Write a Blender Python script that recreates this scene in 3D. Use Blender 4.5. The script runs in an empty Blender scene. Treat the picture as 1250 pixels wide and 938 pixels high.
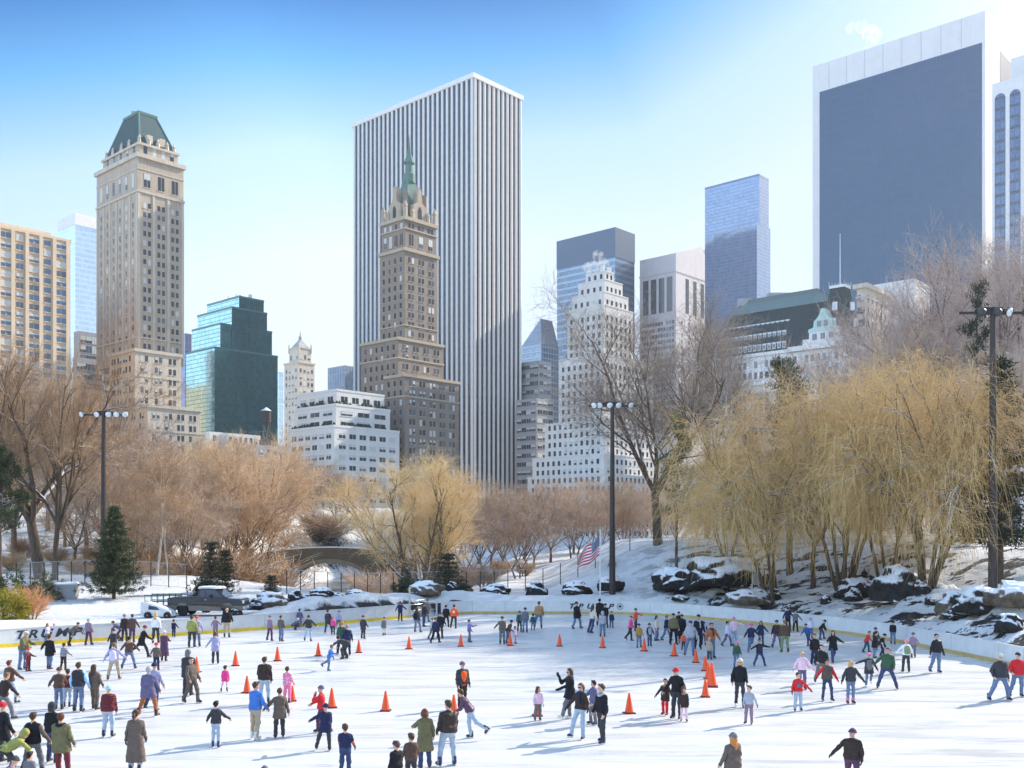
import bpy, bmesh, math, random
import numpy as np
from mathutils import Vector, Matrix
R = math.radians
random.seed(7); RNG = np.random.default_rng(11)
scene = bpy.context.scene
COL = scene.collection

# ---------------------------------------------------------------- camera geometry
CAMZ, HORIZ, F = 6.4, 650.0, 1250.0
def X_at(px, Y): return (px - 625.0) / F * Y
def Z_at(py, Y): return CAMZ + (HORIZ - py) / F * Y
def ice_pt(px, py):
    Y = F * CAMZ / (py - HORIZ)
    return X_at(px, Y), Y

# ---------------------------------------------------------------- object helpers
def link(o):
    COL.objects.link(o); return o
def tag(o, label=None, cat=None, group=None, kind=None):
    if label: o['label'] = label
    if cat: o['category'] = cat
    if group: o['group'] = group
    if kind: o['kind'] = kind
    return o
def empty(name, loc=(0, 0, 0), rz=0.0, label=None, cat=None, group=None, parent=None):
    o = bpy.data.objects.new(name, None); o.empty_display_size = 0.3
    o.location = loc; o.rotation_euler = (0, 0, rz); o.parent = parent
    link(o); return tag(o, label, cat, group)
def mesh_np(name, V, F4=None, F3=None, mats=(), midx=None, smooth=False, uv=None):
    """numpy verts (n,3), quads (m,4) and tris (k,3) -> mesh datablock"""
    me = bpy.data.meshes.new(name)
    V = np.asarray(V, dtype=np.float32).reshape(-1, 3)
    F4 = np.zeros((0, 4), np.int32) if F4 is None or len(F4) == 0 else np.asarray(F4, np.int32)
    F3 = np.zeros((0, 3), np.int32) if F3 is None or len(F3) == 0 else np.asarray(F3, np.int32)
    me.vertices.add(len(V)); me.vertices.foreach_set('co', V.ravel())
    nl = F4.size + F3.size; npoly = len(F4) + len(F3)
    me.loops.add(nl); me.loops.foreach_set('vertex_index', np.concatenate([F4.ravel(), F3.ravel()]))
    me.polygons.add(npoly)
    st = np.concatenate([np.arange(len(F4)) * 4, len(F4) * 4 + np.arange(len(F3)) * 3]).astype(np.int32)
    me.polygons.foreach_set('loop_start', st)
    if midx is not None: me.polygons.foreach_set('material_index', np.asarray(midx, np.int32))
    me.polygons.foreach_set('use_smooth', np.full(npoly, smooth))
    if uv is not None:
        l = me.uv_layers.new(name='UVMap'); l.data.foreach_set('uv', np.asarray(uv, np.float32).ravel())
    for m in mats: me.materials.append(m)
    me.update(calc_edges=True); me.validate()
    return me
def obj(name, me, parent=None, loc=None):
    o = bpy.data.objects.new(name, me); link(o); o.parent = parent
    if loc is not None: o.location = loc
    return o

class MB:
    """collects boxes, tubes, lathes and polygons, builds ONE mesh"""
    def __init__(s): s.v = []; s.f = []; s.m = []; s.uv = {}
    def add(s, verts, faces, mi=0):
        b = len(s.v); s.v += [tuple(p) for p in verts]
        for f in faces: s.f.append(tuple(b + i for i in f)); s.m.append(mi)
    def box(s, x0, x1, y0, y1, z0, z1, mi=0, M=None, taper=0.0):
        t = taper
        vs = [(x0, y0, z0), (x1, y0, z0), (x1, y1, z0), (x0, y1, z0), (x0 + t, y0 + t, z1), (x1 - t, y0 + t, z1), (x1 - t, y1 - t, z1), (x0 + t, y1 - t, z1)]
        if M is not None: vs = [M @ Vector(v) for v in vs]
        s.add(vs, [(0, 3, 2, 1), (4, 5, 6, 7), (0, 1, 5, 4), (1, 2, 6, 5), (2, 3, 7, 6), (3, 0, 4, 7)], mi)
    def tube(s, pts, rad, n=8, mi=0, cap=True):
        pts = [Vector(p) for p in pts]
        if not hasattr(rad, '__len__'): rad = [rad] * len(pts)
        b = len(s.v); up = None
        for i, p in enumerate(pts):
            d = (pts[min(i + 1, len(pts) - 1)] - pts[max(i - 1, 0)]).normalized()
            if up is None:
                up = Vector((0, 0, 1)) if abs(d.z) < .9 else Vector((1, 0, 0))
            u = d.cross(up).normalized(); w = u.cross(d).normalized(); up = w
            for k in range(n):
                a = 2 * math.pi * k / n
                s.v.append(tuple(p + (u * math.cos(a) + w * math.sin(a)) * rad[i]))
        for i in range(len(pts) - 1):
            for k in range(n):
                k2 = (k + 1) % n
                s.f.append((b + i * n + k, b + i * n + k2, b + (i + 1) * n + k2, b + (i + 1) * n + k)); s.m.append(mi)
        if cap:
            s.f.append(tuple(b + k for k in range(n))[::-1]); s.m.append(mi)
            s.f.append(tuple(b + (len(pts) - 1) * n + k for k in range(n))); s.m.append(mi)
    def lathe(s, prof, n=16, mi=0, c=(0, 0), M=None):
        b = len(s.v)
        for r, z in prof:
            for k in range(n):
                a = 2 * math.pi * k / n
                p = (c[0] + r * math.cos(a), c[1] + r * math.sin(a), z)
                s.v.append(tuple(M @ Vector(p)) if M is not None else p)
        for i in range(len(prof) - 1):
            for k in range(n):
                k2 = (k + 1) % n
                s.f.append((b + i * n + k, b + i * n + k2, b + (i + 1) * n + k2, b + (i + 1) * n + k)); s.m.append(mi)
        if prof[0][0] > 1e-4: s.f.append(tuple(b + k for k in range(n))[::-1]); s.m.append(mi)
        if prof[-1][0] > 1e-4: s.f.append(tuple(b + (len(prof) - 1) * n + k for k in range(n))); s.m.append(mi)
    def prism(s, poly, axis_lo, axis_hi, plane='xz', mi=0):
        n = len(poly); b = len(s.v)
        for t in (axis_lo, axis_hi):
            for (a, c) in poly:
                s.v.append((a, t, c) if plane == 'xz' else ((a, c, t) if plane == 'xy' else (t, a, c)))
        s.f.append(tuple(b + i for i in range(n))[::-1]); s.m.append(mi)
        s.f.append(tuple(b + n + i for i in range(n))); s.m.append(mi)
        for i in range(n):
            j = (i + 1) % n
            s.f.append((b + i, b + j, b + n + j, b + n + i)); s.m.append(mi)
    def mesh(s, name, mats, smooth=False):
        me = bpy.data.meshes.new(name); me.from_pydata(s.v, [], s.f)
        for m in (mats if isinstance(mats, (list, tuple)) else [mats]): me.materials.append(m)
        me.polygons.foreach_set('material_index', s.m)
        me.polygons.foreach_set('use_smooth', [smooth] * len(s.f))
        bm = bmesh.new(); bm.from_mesh(me); bmesh.ops.recalc_face_normals(bm, faces=bm.faces); bm.to_mesh(me); bm.free()
        me.update(); return me
    def build(s, name, mats, parent=None, smooth=False, loc=None):
        return obj(name, s.mesh(name, mats, smooth), parent, loc)

# ---------------------------------------------------------------- materials
class NT:
    def __init__(s, name):
        s.mat = bpy.data.materials.new(name); s.mat.use_nodes = True
        s.nt = s.mat.node_tree; s.b = s.nt.nodes['Principled BSDF']; s.out = s.nt.nodes['Material Output']
    def n(s, t, **k):
        nd = s.nt.nodes.new(t)
        for a, v in k.items():
            if a.startswith('i_'):
                key = a[2:]; key = int(key) if key.isdigit() else key.replace('_', ' ')
                nd.inputs[key].default_value = v
            else: setattr(nd, a, v)
        return nd
    def l(s, a, b): s.nt.links.new(a, b)
    def coord(s, which='Object', scale=None):
        c = s.n('ShaderNodeTexCoord').outputs[which]
        if scale is not None:
            m = s.n('ShaderNodeMapping'); m.inputs['Scale'].default_value = scale if hasattr(scale, '__len__') else (scale,) * 3
            s.l(c, m.inputs['Vector']); c = m.outputs[0]
        return c
    def noise(s, vec, scale, detail=4, rough=.55):
        nd = s.n('ShaderNodeTexNoise'); nd.inputs['Scale'].default_value = scale; nd.inputs['Detail'].default_value = detail; nd.inputs['Roughness'].default_value = rough
        s.l(vec, nd.inputs['Vector']); return nd.outputs['Fac']
    def ramp(s, fac, stops):
        r = s.n('ShaderNodeValToRGB'); e = r.color_ramp.elements
        while len(e) < len(stops): e.new(.5)
        for i, (p, c) in enumerate(stops):
            e[i].position = p; e[i].color = (*c, 1) if hasattr(c, '__len__') else (c, c, c, 1)
        s.l(fac, r.inputs[0]); return r.outputs[0]
    def mix(s, fac, a, b, blend='MIX'):
        m = s.n('ShaderNodeMix', data_type='RGBA', blend_type=blend)
        for i, v in ((0, fac), (6, a), (7, b)):
            if hasattr(v, 'is_linked'): s.l(v, m.inputs[i])
            else: m.inputs[i].default_value = v if i == 0 else (*v, 1)
        return m.outputs[2]
    def math(s, op, a, b=0.0, clamp=False):
        m = s.n('ShaderNodeMath', operation=op, use_clamp=clamp)
        for i, v in ((0, a), (1, b)):
            if hasattr(v, 'is_linked'): s.l(v, m.inputs[i])
            else: m.inputs[i].default_value = v
        return m.outputs[0]
    def bump(s, h, strength=.3, dist=.02):
        b = s.n('ShaderNodeBump'); b.inputs['Strength'].default_value = strength; b.inputs['Distance'].default_value = dist
        s.l(h, b.inputs['Height']); s.l(b.outputs[0], s.b.inputs['Normal'])
    def set(s, col=None, rough=None, metal=None, spec=None):
        for k, v in (('Base Color', col), ('Roughness', rough), ('Metallic', metal), ('Specular IOR Level', spec)):
            if v is None: continue
            if hasattr(v, 'is_linked'): s.l(v, s.b.inputs[k])
            elif hasattr(v, '__len__'): s.b.inputs[k].default_value = (*v, 1)
            else: s.b.inputs[k].default_value = v
        return s
_simple = {}
def simple(name, col, rough=.6, metal=0.0, spec=.4, var=.12, scale=3.0):
    if name in _simple: return _simple[name]
    t = NT(name); v = t.noise(t.coord('Object'), scale, 3)
    a = tuple(c * (1 - var) for c in col); b = tuple(min(1, c * (1 + var)) for c in col)
    t.set(t.ramp(v, [(.3, a), (.7, b)]), rough, metal, spec)
    _simple[name] = t.mat; return t.mat

# ---------------------------------------------------------------- value noise in numpy
def _hash(ix, iy, seed):
    h = (ix.astype(np.int64) * 374761393 + iy.astype(np.int64) * 668265263 + seed * 1442695041) & 0x7fffffff
    h = ((h ^ (h >> 13)) * 1274126177) & 0x7fffffff
    return ((h ^ (h >> 16)) & 0xffff) / 65535.0
def vnoise(x, y, seed=0):
    ix = np.floor(x); iy = np.floor(y); fx = x - ix; fy = y - iy
    fx = fx * fx * (3 - 2 * fx); fy = fy * fy * (3 - 2 * fy)
    a = _hash(ix, iy, seed); b = _hash(ix + 1, iy, seed); c = _hash(ix, iy + 1, seed); d = _hash(ix + 1, iy + 1, seed)
    return (a * (1 - fx) + b * fx) * (1 - fy) + (c * (1 - fx) + d * fx) * fy
def fbm(x, y, oct=4, seed=0):
    s = 0; a = .5; t = 0
    for i in range(oct):
        s = s + a * vnoise(x * 2 ** i, y * 2 ** i, seed + i); t += a; a *= .5
    return s / t
def sstep(a, b, x):
    t = np.clip((x - a) / (b - a), 0, 1); return t * t * (3 - 2 * t)

# ---------------------------------------------------------------- world, sun, camera
SUN_DIR = Vector((.82, .57, 0)).normalized(); SUN_EL = R(32)
w = bpy.data.worlds.new('World'); scene.world = w; w.use_nodes = True
nt = w.node_tree; bg = nt.nodes['Background']
sky = nt.nodes.new('ShaderNodeTexSky'); sky.sky_type = 'NISHITA'; sky.sun_disc = False
sky.sun_elevation = SUN_EL; sky.sun_rotation = math.atan2(SUN_DIR.x, SUN_DIR.y)
sky.altitude = 10; sky.air_density = 1.15; sky.dust_density = 2.0; sky.ozone_density = 3.0
# clear winter air: pale towards the horizon and the sun, deep blue higher up; zenith and sky behind the camera brightened as added fill
SV = (SUN_DIR.x * math.cos(SUN_EL), SUN_DIR.y * math.cos(SUN_EL), math.sin(SUN_EL))
tc = nt.nodes.new('ShaderNodeTexCoord'); sx = nt.nodes.new('ShaderNodeSeparateXYZ'); nt.links.new(tc.outputs['Generated'], sx.inputs[0])
dp = nt.nodes.new('ShaderNodeVectorMath'); dp.operation = 'DOT_PRODUCT'; dp.inputs[1].default_value = SV; nt.links.new(tc.outputs['Generated'], dp.inputs[0])
def wm(op, a, b):
    n = nt.nodes.new('ShaderNodeMath'); n.operation = op
    for i, v in ((0, a), (1, b)):
        if hasattr(v, 'is_linked'): nt.links.new(v, n.inputs[i])
        else: n.inputs[i].default_value = v
    return n.outputs[0]
ad = wm('ABSOLUTE', dp.outputs['Value'], 0.0)
zz = wm('SUBTRACT', sx.outputs['Z'], wm('ADD', wm('MULTIPLY', wm('SUBTRACT', ad, .34), .07), wm('SUBTRACT', wm('MULTIPLY', wm('MAXIMUM', wm('SUBTRACT', ad, .72), 0.0), .65), wm('MULTIPLY', wm('MAXIMUM', wm('SUBTRACT', .47, dp.outputs['Value']), 0.0), wm('MULTIPLY', wm('GREATER_THAN', dp.outputs['Value'], 0.0), .16)))))
rp = nt.nodes.new('ShaderNodeValToRGB'); el = rp.color_ramp.elements
STOPS = [(0.0, (.42, .42, .46)), (.08, (.45, .44, .44)), (.16, (.56, .48, .44)), (.25, (.72, .585, .475)), (.335, (.62, .595, .56)), (.40, (.17, .40, .50)), (.455, (.002, .16, .33)), (.50, (.002, .14, .31)), (.66, (1.0, .95, .85)), (1.0, (1.5, 1.4, 1.2))]
while len(el) < len(STOPS): el.new(.5)
for i, (p_, c_) in enumerate(STOPS): el[i].position = p_; el[i].color = (*c_, 1)
nt.links.new(zz, rp.inputs[0])
mx = nt.nodes.new('ShaderNodeMix'); mx.data_type = 'RGBA'; mx.blend_type = 'MULTIPLY'; mx.inputs[0].default_value = 1
nt.links.new(sky.outputs[0], mx.inputs[6]); nt.links.new(rp.outputs[0], mx.inputs[7])
sc2 = nt.nodes.new('ShaderNodeVectorMath'); sc2.operation = 'SCALE'; glare = wm('ADD', wm('MULTIPLY', wm('MAXIMUM', wm('SUBTRACT', dp.outputs['Value'], .50), 0.0), 2.4), 1.0)
nt.links.new(wm('DIVIDE', wm('MULTIPLY', wm('ADD', wm('MULTIPLY', wm('MAXIMUM', wm('MULTIPLY', dp.outputs['Value'], -1.0), 0.0), 2.4), 1.0), 2.2), glare), sc2.inputs[3]); nt.links.new(mx.outputs[2], sc2.inputs[0])
tint = nt.nodes.new('ShaderNodeMix'); tint.data_type = 'RGBA'; tint.blend_type = 'MULTIPLY'; tint.inputs[7].default_value = (.74, .92, 1.08, 1)
nt.links.new(wm('MINIMUM', wm('MULTIPLY', wm('MAXIMUM', wm('SUBTRACT', dp.outputs['Value'], .45), 0.0), 2.6), 1.0), tint.inputs[0])
nt.links.new(sc2.outputs[0], tint.inputs[6]); nt.links.new(tint.outputs[2], bg.inputs[0]); bg.inputs[1].default_value = .115
sl = bpy.data.lights.new('sun', 'SUN'); sl.energy = 3.9; sl.angle = R(.5); sl.color = (1, .91, .78)
so = bpy.data.objects.new('sun', sl); link(so)
sv = Vector((SUN_DIR.x * math.cos(SUN_EL), SUN_DIR.y * math.cos(SUN_EL), math.sin(SUN_EL)))
so.rotation_euler = (-sv).to_track_quat('-Z', 'Y').to_euler(); so.location = (60, 40, 80)
cam = bpy.data.cameras.new('camera'); cam.lens = 36; cam.sensor_width = 36; cam.sensor_fit = 'HORIZONTAL'
cam.shift_y = (HORIZ - 469) / 1250.0; cam.clip_start = .5; cam.clip_end = 12000
co = bpy.data.objects.new('camera', cam); link(co); co.location = (0, 0, CAMZ); co.rotation_euler = (R(90), 0, 0)
scene.camera = co
scene.view_settings.view_transform = 'Standard'; scene.view_settings.look = 'None'
scene.view_settings.gamma = 1; scene.view_settings.exposure = 1.1
scene.cycles.max_bounces = 6; scene.cycles.diffuse_bounces = 3; scene.cycles.glossy_bounces = 3
scene.cycles.use_denoising = True

# ---------------------------------------------------------------- rink outline (world metres, seen from the camera's axes)
_front = [(-160, 806), (0, 791), (150, 781), (300, 770.5), (400, 763), (470, 757), (520, 752.6), (565, 750.2), (600, 749.8), (700, 749.8), (760, 750.4), (820, 753), (920, 762), (1010, 772), (1075, 781), (1130, 791.5), (1210, 808), (1250, 817)]
rim = [ice_pt(*p) for p in _front] + [(25.6, 38), (25.2, 28), (20, 19), (8, 16), (-12, 16), (-28, 18), (-40, 26), (-44, 38)]
def catmull(P, n):
    out = []; m = len(P)
    for i in range(m):
        p0, p1, p2, p3 = (np.array(P[(i + k - 1) % m], float) for k in range(4))
        for t in np.linspace(0, 1, n, endpoint=False):
            out.append(.5 * ((2 * p1) + (-p0 + p2) * t + (2 * p0 - 5 * p1 + 4 * p2 - p3) * t * t + (-p0 + 3 * p1 - 3 * p2 + p3) * t ** 3))
    return np.array(out)
RIM = catmull(rim, 5)
_c = RIM.mean(0)
if np.sum(RIM[:, 0] * np.roll(RIM[:, 1], -1) - np.roll(RIM[:, 0], -1) * RIM[:, 1]) < 0: RIM = RIM[::-1]
def rim_dist(X, Y):
    """signed distance to the rink outline, positive outside"""
    X = np.asarray(X, float); Y = np.asarray(Y, float); d = np.full(X.shape, 1e9); ins = np.zeros(X.shape, bool)
    A = RIM; B = np.roll(RIM, -1, 0)
    for (ax, ay), (bx, by) in zip(A, B):
        ex, ey = bx - ax, by - ay; t = np.clip(((X - ax) * ex + (Y - ay) * ey) / (ex * ex + ey * ey + 1e-12), 0, 1)
        d = np.minimum(d, np.hypot(X - ax - t * ex, Y - ay - t * ey))
        c = ((ay > Y) != (by > Y)); xi = ax + (Y - ay) * ex / (ey if abs(ey) > 1e-9 else 1e-9)
        ins ^= c & (X < xi)
    return np.where(ins, -d, d)

# ---------------------------------------------------------------- terrain height
def height(X, Y):
    X = np.asarray(X, float); Y = np.asarray(Y, float); d = rim_dist(X, Y)
    px = 625 + X / np.maximum(Y, 1) * 1250
    # general park ground: about 1 m above the ice, a hill to the left, a rocky bank to the right
    base = .75 + .25 * fbm(X * .08, Y * .08, 3, 5)
    left = sstep(-12, -32, X) * (sstep(66, 105, Y) * 2.1 + sstep(110, 190, Y) * 7.0)
    rb = sstep(4, 17, X + np.clip(Y - 75, -40, 25) * .12)
    bank = rb * (sstep(.6, 15, d) * 4.4 * sstep(175, 110, Y) + sstep(15, 60, d) * 1.0)
    far = sstep(170, 300, Y) * 2.5
    h = base + left * (1 + .1 * fbm(X * .05, Y * .05, 3, 8)) + bank + far
    # pond under the bridge
    cxp = -21 + (Y - 130) * .02
    pond = sstep(23, 9, np.abs(X - cxp + 1)) * sstep(92, 104, Y) * sstep(236, 205, Y)
    h = h * (1 - pond) + (-3.2) * pond
    # ploughed snow heaped behind the boards
    heap = sstep(.5, 1.6, d) * sstep(6.5, 2.5, d)
    h = h + heap * (.15 + 1.15 * fbm(X * .45, Y * .45, 4, 21) * (.55 + .6 * sstep(-24, -12, X) * sstep(2, -8, X)))
    # rock ledges on the right bank and boulder lumps
    n1 = fbm(X * .22 + .3 * Y * .22, Y * .30, 4, 31); led = np.floor(n1 * 9) / 9 + np.power((n1 * 9) % 1, 6) / 9
    mask = rb * sstep(1.2, 3.5, d) * sstep(20, 9, d) * sstep(.44, .60, fbm(X * .10, Y * .12, 3, 77))
    h = h + mask * (led - .42) * 3.2
    h = h + .12 * fbm(X * .9, Y * .9, 3, 3) * sstep(.5, 2, d)
    pad = sstep(-30.5, -27.5, X) * sstep(-15.5, -18.0, X) * sstep(.3, .9, d) * sstep(10.5, 8.0, d)
    h = h * (1 - pad) + (.84 + .05 * fbm(X * .8, Y * .8, 3, 44)) * pad
    inside = d < .45
    h = np.where(inside, -.35, h)
    return h
def ground_z(x, y): return float(height(np.array([x]), np.array([y]))[0])

def axis(segs):
    out = [segs[0][0]]
    for a, b, st in segs:
        n = max(1, int(round((b - a) / st))); out += list(np.linspace(a, b, n + 1)[1:])
    return np.array(out)
gx = axis([(-3000, -400, 260), (-400, -90, 10), (-90, -40, 1.2), (-40, 8, .5), (8, 34, .22), (34, 60, .8), (60, 400, 12), (400, 3000, 260)])
gy = axis([(-400, 0, 50), (0, 44, 3), (44, 62, .3), (62, 92, .25), (92, 130, .8), (130, 260, 2.5), (260, 800, 30), (800, 6000, 400)])
GX, GY = np.meshgrid(gx, gy); GZ = height(GX, GY)
nx, ny = len(gx), len(gy); idx = np.arange(nx * ny).reshape(ny, nx)
Q = np.stack([idx[:-1, :-1], idx[:-1, 1:], idx[1:, 1:], idx[1:, :-1]], -1).reshape(-1, 4)

t = NT('snow_ground'); oc = t.coord('Object')
geo = t.n('ShaderNodeNewGeometry'); sep = t.n('ShaderNodeSeparateXYZ'); t.l(geo.outputs['Normal'], sep.inputs[0])
slope = t.math('ADD', sep.outputs['Z'], t.math('MULTIPLY', t.math('SUBTRACT', t.noise(oc, 1.3, 5), .5), .42))
sxy = t.n('ShaderNodeSeparateXYZ'); t.l(oc, sxy.inputs[0])
bankm = t.ramp(t.math('MULTIPLY', t.math('ADD', sxy.outputs['X'], t.math('MULTIPLY', t.math('SUBTRACT', sxy.outputs['Y'], 75.0), -.05)), .02), [(.16, 0.0), (.30, 1.0)])
nearm = t.ramp(t.math('MULTIPLY', sxy.outputs['Y'], .01), [(.88, 1.0), (.98, 0.0)])
rn = t.n('ShaderNodeMapping'); rn.inputs['Rotation'].default_value = (0, 0, R(35)); rn.inputs['Scale'].default_value = (.34, .85, 1.4); t.l(oc, rn.inputs['Vector'])
patch = t.ramp(t.noise(rn.outputs[0], .9, 7, .68), [(.525, 0.0), (.55, 1.0)])
rockm = t.math('MAXIMUM', t.ramp(slope, [(.60, 1.0), (.68, 0.0)]), t.math('MULTIPLY', patch, t.math('MULTIPLY', bankm, nearm)))
snowc = t.ramp(t.noise(oc, .35, 5), [(.3, (.58, .585, .595)), (.7, (.68, .675, .665))])
dirt = t.ramp(t.noise(oc, .22, 9, .72), [(.465, 0.0), (.60, .75)])
grass = t.ramp(t.noise(oc, 4.0, 4), [(.3, (.16, .11, .07)), (.7, (.34, .27, .19))])
sepo = t.n('ShaderNodeSeparateXYZ'); t.l(oc, sepo.inputs[0])
inner = t.ramp(t.math('MULTIPLY', sepo.outputs['Y'], .001), [(.078, 0.0), (.105, 1.0)])
dirtm = t.math('MULTIPLY', dirt, inner)
rockc = t.ramp(t.noise(oc, 2.2, 6, .7), [(.3, (.010, .010, .012)), (.75, (.05, .048, .048))])
c1 = t.mix(dirtm, snowc, grass); c2 = t.mix(rockm, c1, rockc)
t.set(c2, .75, 0, .25)
t.bump(t.math('ADD', t.noise(oc, 3.0, 6, .6), t.math('MULTIPLY', t.noise(oc, 14, 3), .3)), .7, .25)
obj('ground', mesh_np('ground', np.stack([GX, GY, GZ], -1).reshape(-1, 3), Q, None, [t.mat], smooth=True))['kind'] = 'structure'

# ---------------------------------------------------------------- pond
t = NT('pond_ice'); oc = t.coord('Object', (.05, .02, 1))
t.set(t.ramp(t.noise(oc, 2.5, 5), [(.35, (.13, .10, .07)), (.6, (.34, .30, .25)), (.75, (.55, .53, .5))]), .18, 0, .5)
t.bump(t.noise(t.coord('Object', (.4, .1, 1)), 2, 4), .08, .1)
mb = MB(); mb.add([(-48, 88, -2.0), (6, 88, -2.0), (6, 246, -2.0), (-48, 246, -2.0)], [(0, 1, 2, 3)])
mb.build('pond', t.mat)['kind'] = 'structure'

# ---------------------------------------------------------------- ice
t = NT('rink_ice'); oc = t.coord('Object')
def rotmap(ang, sc):
    m = t.n('ShaderNodeMapping'); m.inputs['Rotation'].default_value = (0, 0, R(ang)); m.inputs['Scale'].default_value = sc
    t.l(t.coord('Object'), m.inputs['Vector']); return m.outputs[0]
s1 = t.noise(rotmap(8, (.16, .9, 1)), 1.1, 6, .62); s2 = t.noise(rotmap(-14, (.16, 2.4, 1)), 2.2, 5, .6); s3 = t.noise(rotmap(30, (.5, .9, 1)), .7, 4)
wv = t.n('ShaderNodeTexWave'); wv.wave_type = 'RINGS'; wv.inputs['Scale'].default_value = .22; wv.inputs['Distortion'].default_value = 9; wv.inputs['Detail'].default_value = 4; wv.inputs['Detail Scale'].default_value = .6
t.l(rotmap(0, (1, 1, 1)), wv.inputs['Vector'])
scr = t.ramp(wv.outputs['Fac'], [(.0, 1.0), (.035, 0.0)])
streak = t.ramp(t.math('ADD', t.math('MULTIPLY', s1, .6), t.math('MULTIPLY', s2, .4)), [(.34, 0.0), (.60, 1.0)])
basec = t.mix(streak, (.485, .48, .47), (.60, .58, .555))
basec = t.mix(t.ramp(s3, [(.42, 0.0), (.75, .35)]), basec, (.44, .46, .50))
fine = None
for ang, off in ((12, 0), (-24, 5), (48, 9), (-60, 14), (85, 21)):
    # thin curved blade cuts: ridges of stretched noise, bent by a slow noise
    bend = t.n('ShaderNodeMix', data_type='RGBA', blend_type='ADD'); bend.inputs[0].default_value = 1.0; wn = t.n('ShaderNodeTexNoise'); wn.inputs['Scale'].default_value = .12; wn.inputs['Detail'].default_value = 1; t.l(t.coord('Object'), wn.inputs['Vector'])
    t.l(rotmap(ang, (.10, 2.6, 1)), bend.inputs[6]); t.l(wn.outputs['Color'], bend.inputs[7]); q_ = t.noise(bend.outputs[2], 2.3, 2, .4)
    q_ = t.ramp(t.math('ABSOLUTE', t.math('SUBTRACT', q_, .5)), [(.0, 1.0), (.007, 0.0)]); fine = q_ if fine is None else t.math('MAXIMUM', fine, q_)
fine = t.math('MULTIPLY', fine, t.ramp(t.noise(t.coord('Object'), .5, 5), [(.42, .0), (.62, .55)]))
basec = t.mix(fine, basec, (.68, .68, .67))
basec = t.mix(t.math('MULTIPLY', scr, .3), basec, (.66, .66, .65))
rough = t.ramp(t.math('ADD', t.math('MULTIPLY', streak, .6), t.math('MULTIPLY', s3, .4)), [(.2, .12), (.75, .55)])
t.set(basec, rough, 0, .28)
t.bump(t.math('ADD', s2, t.math('MULTIPLY', scr, .2)), .05, .03)
ME_ICE = t.mat
bm = bmesh.new(); vs = [bm.verts.new((x, y, 0)) for x, y in RIM]; f = bm.faces.new(vs); bmesh.ops.triangulate(bm, faces=[f])
me = bpy.data.meshes.new('ice_rink'); bm.to_mesh(me); bm.free(); me.materials.append(ME_ICE)
obj('ice_rink', me)['kind'] = 'structure'

# ---------------------------------------------------------------- dasher boards
wb = NT('white_board'); oc = wb.coord('Object')
wb.set(wb.ramp(wb.noise(oc, 1.6, 4), [(.35, (.60, .60, .605)), (.65, (.68, .68, .67))]), .35, 0, .4); wb.bump(wb.noise(oc, .7, 2), .1, .05)
M_YEL = simple('yellow_kick', (.74, .52, .03), .4); M_TAN = simple('tan_kick', (.50, .36, .13), .45)
M_SNOW = NT('snow'); oc = M_SNOW.coord('Object'); M_SNOW.set(M_SNOW.ramp(M_SNOW.noise(oc, 2, 4), [(.3, (.62, .625, .64)), (.7, (.72, .715, .71))]), .7, 0, .25); M_SNOW.bump(M_SNOW.noise(oc, 6, 5), .5, .06); M_SNOW = M_SNOW.mat
M_BLACKMET = simple('black_metal', (.018, .018, .02), .45)
M_GREYMET = simple('grey_metal', (.42, .43, .45), .35, .8)
def nrm(P):
    d = np.roll(P, -1, 0) - np.roll(P, 1, 0); n = np.stack([d[:, 1], -d[:, 0]], 1); return n / np.linalg.norm(n, axis=1)[:, None]
NR = nrm(RIM)
pxr = 625 + RIM[:, 0] / RIM[:, 1] * 1250
BH = .98
def board_strip(mask_fn, kick_mat, label, cat):
    sel = [i for i in range(len(RIM)) if mask_fn(i)]
    runs = []; 
    for i in sel:
        if runs and (i - runs[-1][-1]) == 1: runs[-1].append(i)
        else: runs.append([i])
    if len(runs) > 1 and runs[0][0] == 0 and runs[-1][-1] == len(RIM) - 1: runs = [runs[-1] + runs[0]] + runs[1:-1]
    root = empty('rink_board', (0, 0, 0), 0, label, cat)
    for part, lo, hi, off0, off1, mat in (('panel', .20, BH, .0, .09, wb.mat), ('kick_plate', .0, .20, -.015, .09, kick_mat), ('top_rail', BH, BH + .05, -.02, .11, wb.mat)):
        m = MB()
        for r in runs:
            b = len(m.v)
            for i in r:
                p, n = RIM[i], NR[i]
                for o, z in ((off0, lo), (off1, lo), (off1, hi), (off0, hi)): m.v.append((p[0] + n[0] * o, p[1] + n[1] * o, z))
            for k in range(len(r) - 1):
                for q in range(4):
                    q2 = (q + 1) % 4; m.f.append((b + k * 4 + q, b + k * 4 + q2, b + k * 4 + 4 + q2, b + k * 4 + 4 + q)); m.m.append(0)
            e = b + (len(r) - 1) * 4
            m.f.append((b, b + 1, b + 2, b + 3)); m.m.append(0); m.f.append((e, e + 1, e + 2, e + 3)); m.m.append(0)
        m.build(part, mat, root)
    # panel seams
    for r in runs:
        for i in r[::4]:
            m = MB()
            p, n = RIM[i], NR[i]; tx, ty = -n[1], n[0]
            q = [(p[0] + tx * a - n[0] * .006, p[1] + ty * a - n[1] * .006, z) for a, z in ((-.02, .22), (.02, .22), (.02, BH - .01), (-.02, BH - .01))]
            m.add(q, [(0, 1, 2, 3)]); m.build('seam', simple('seam_grey', (.45, .45, .46), .6), root)
    return root
front = RIM[:, 1] > 30
BL = board_strip(lambda i: front[i] and pxr[i] < 503, M_YEL, 'white rink board with yellow kick plate along the left side of the ice', 'rink board')
BR = board_strip(lambda i: front[i] and pxr[i] > 530, M_TAN, 'white rink board with tan kick plate curving round the far and right side', 'rink board')
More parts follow.
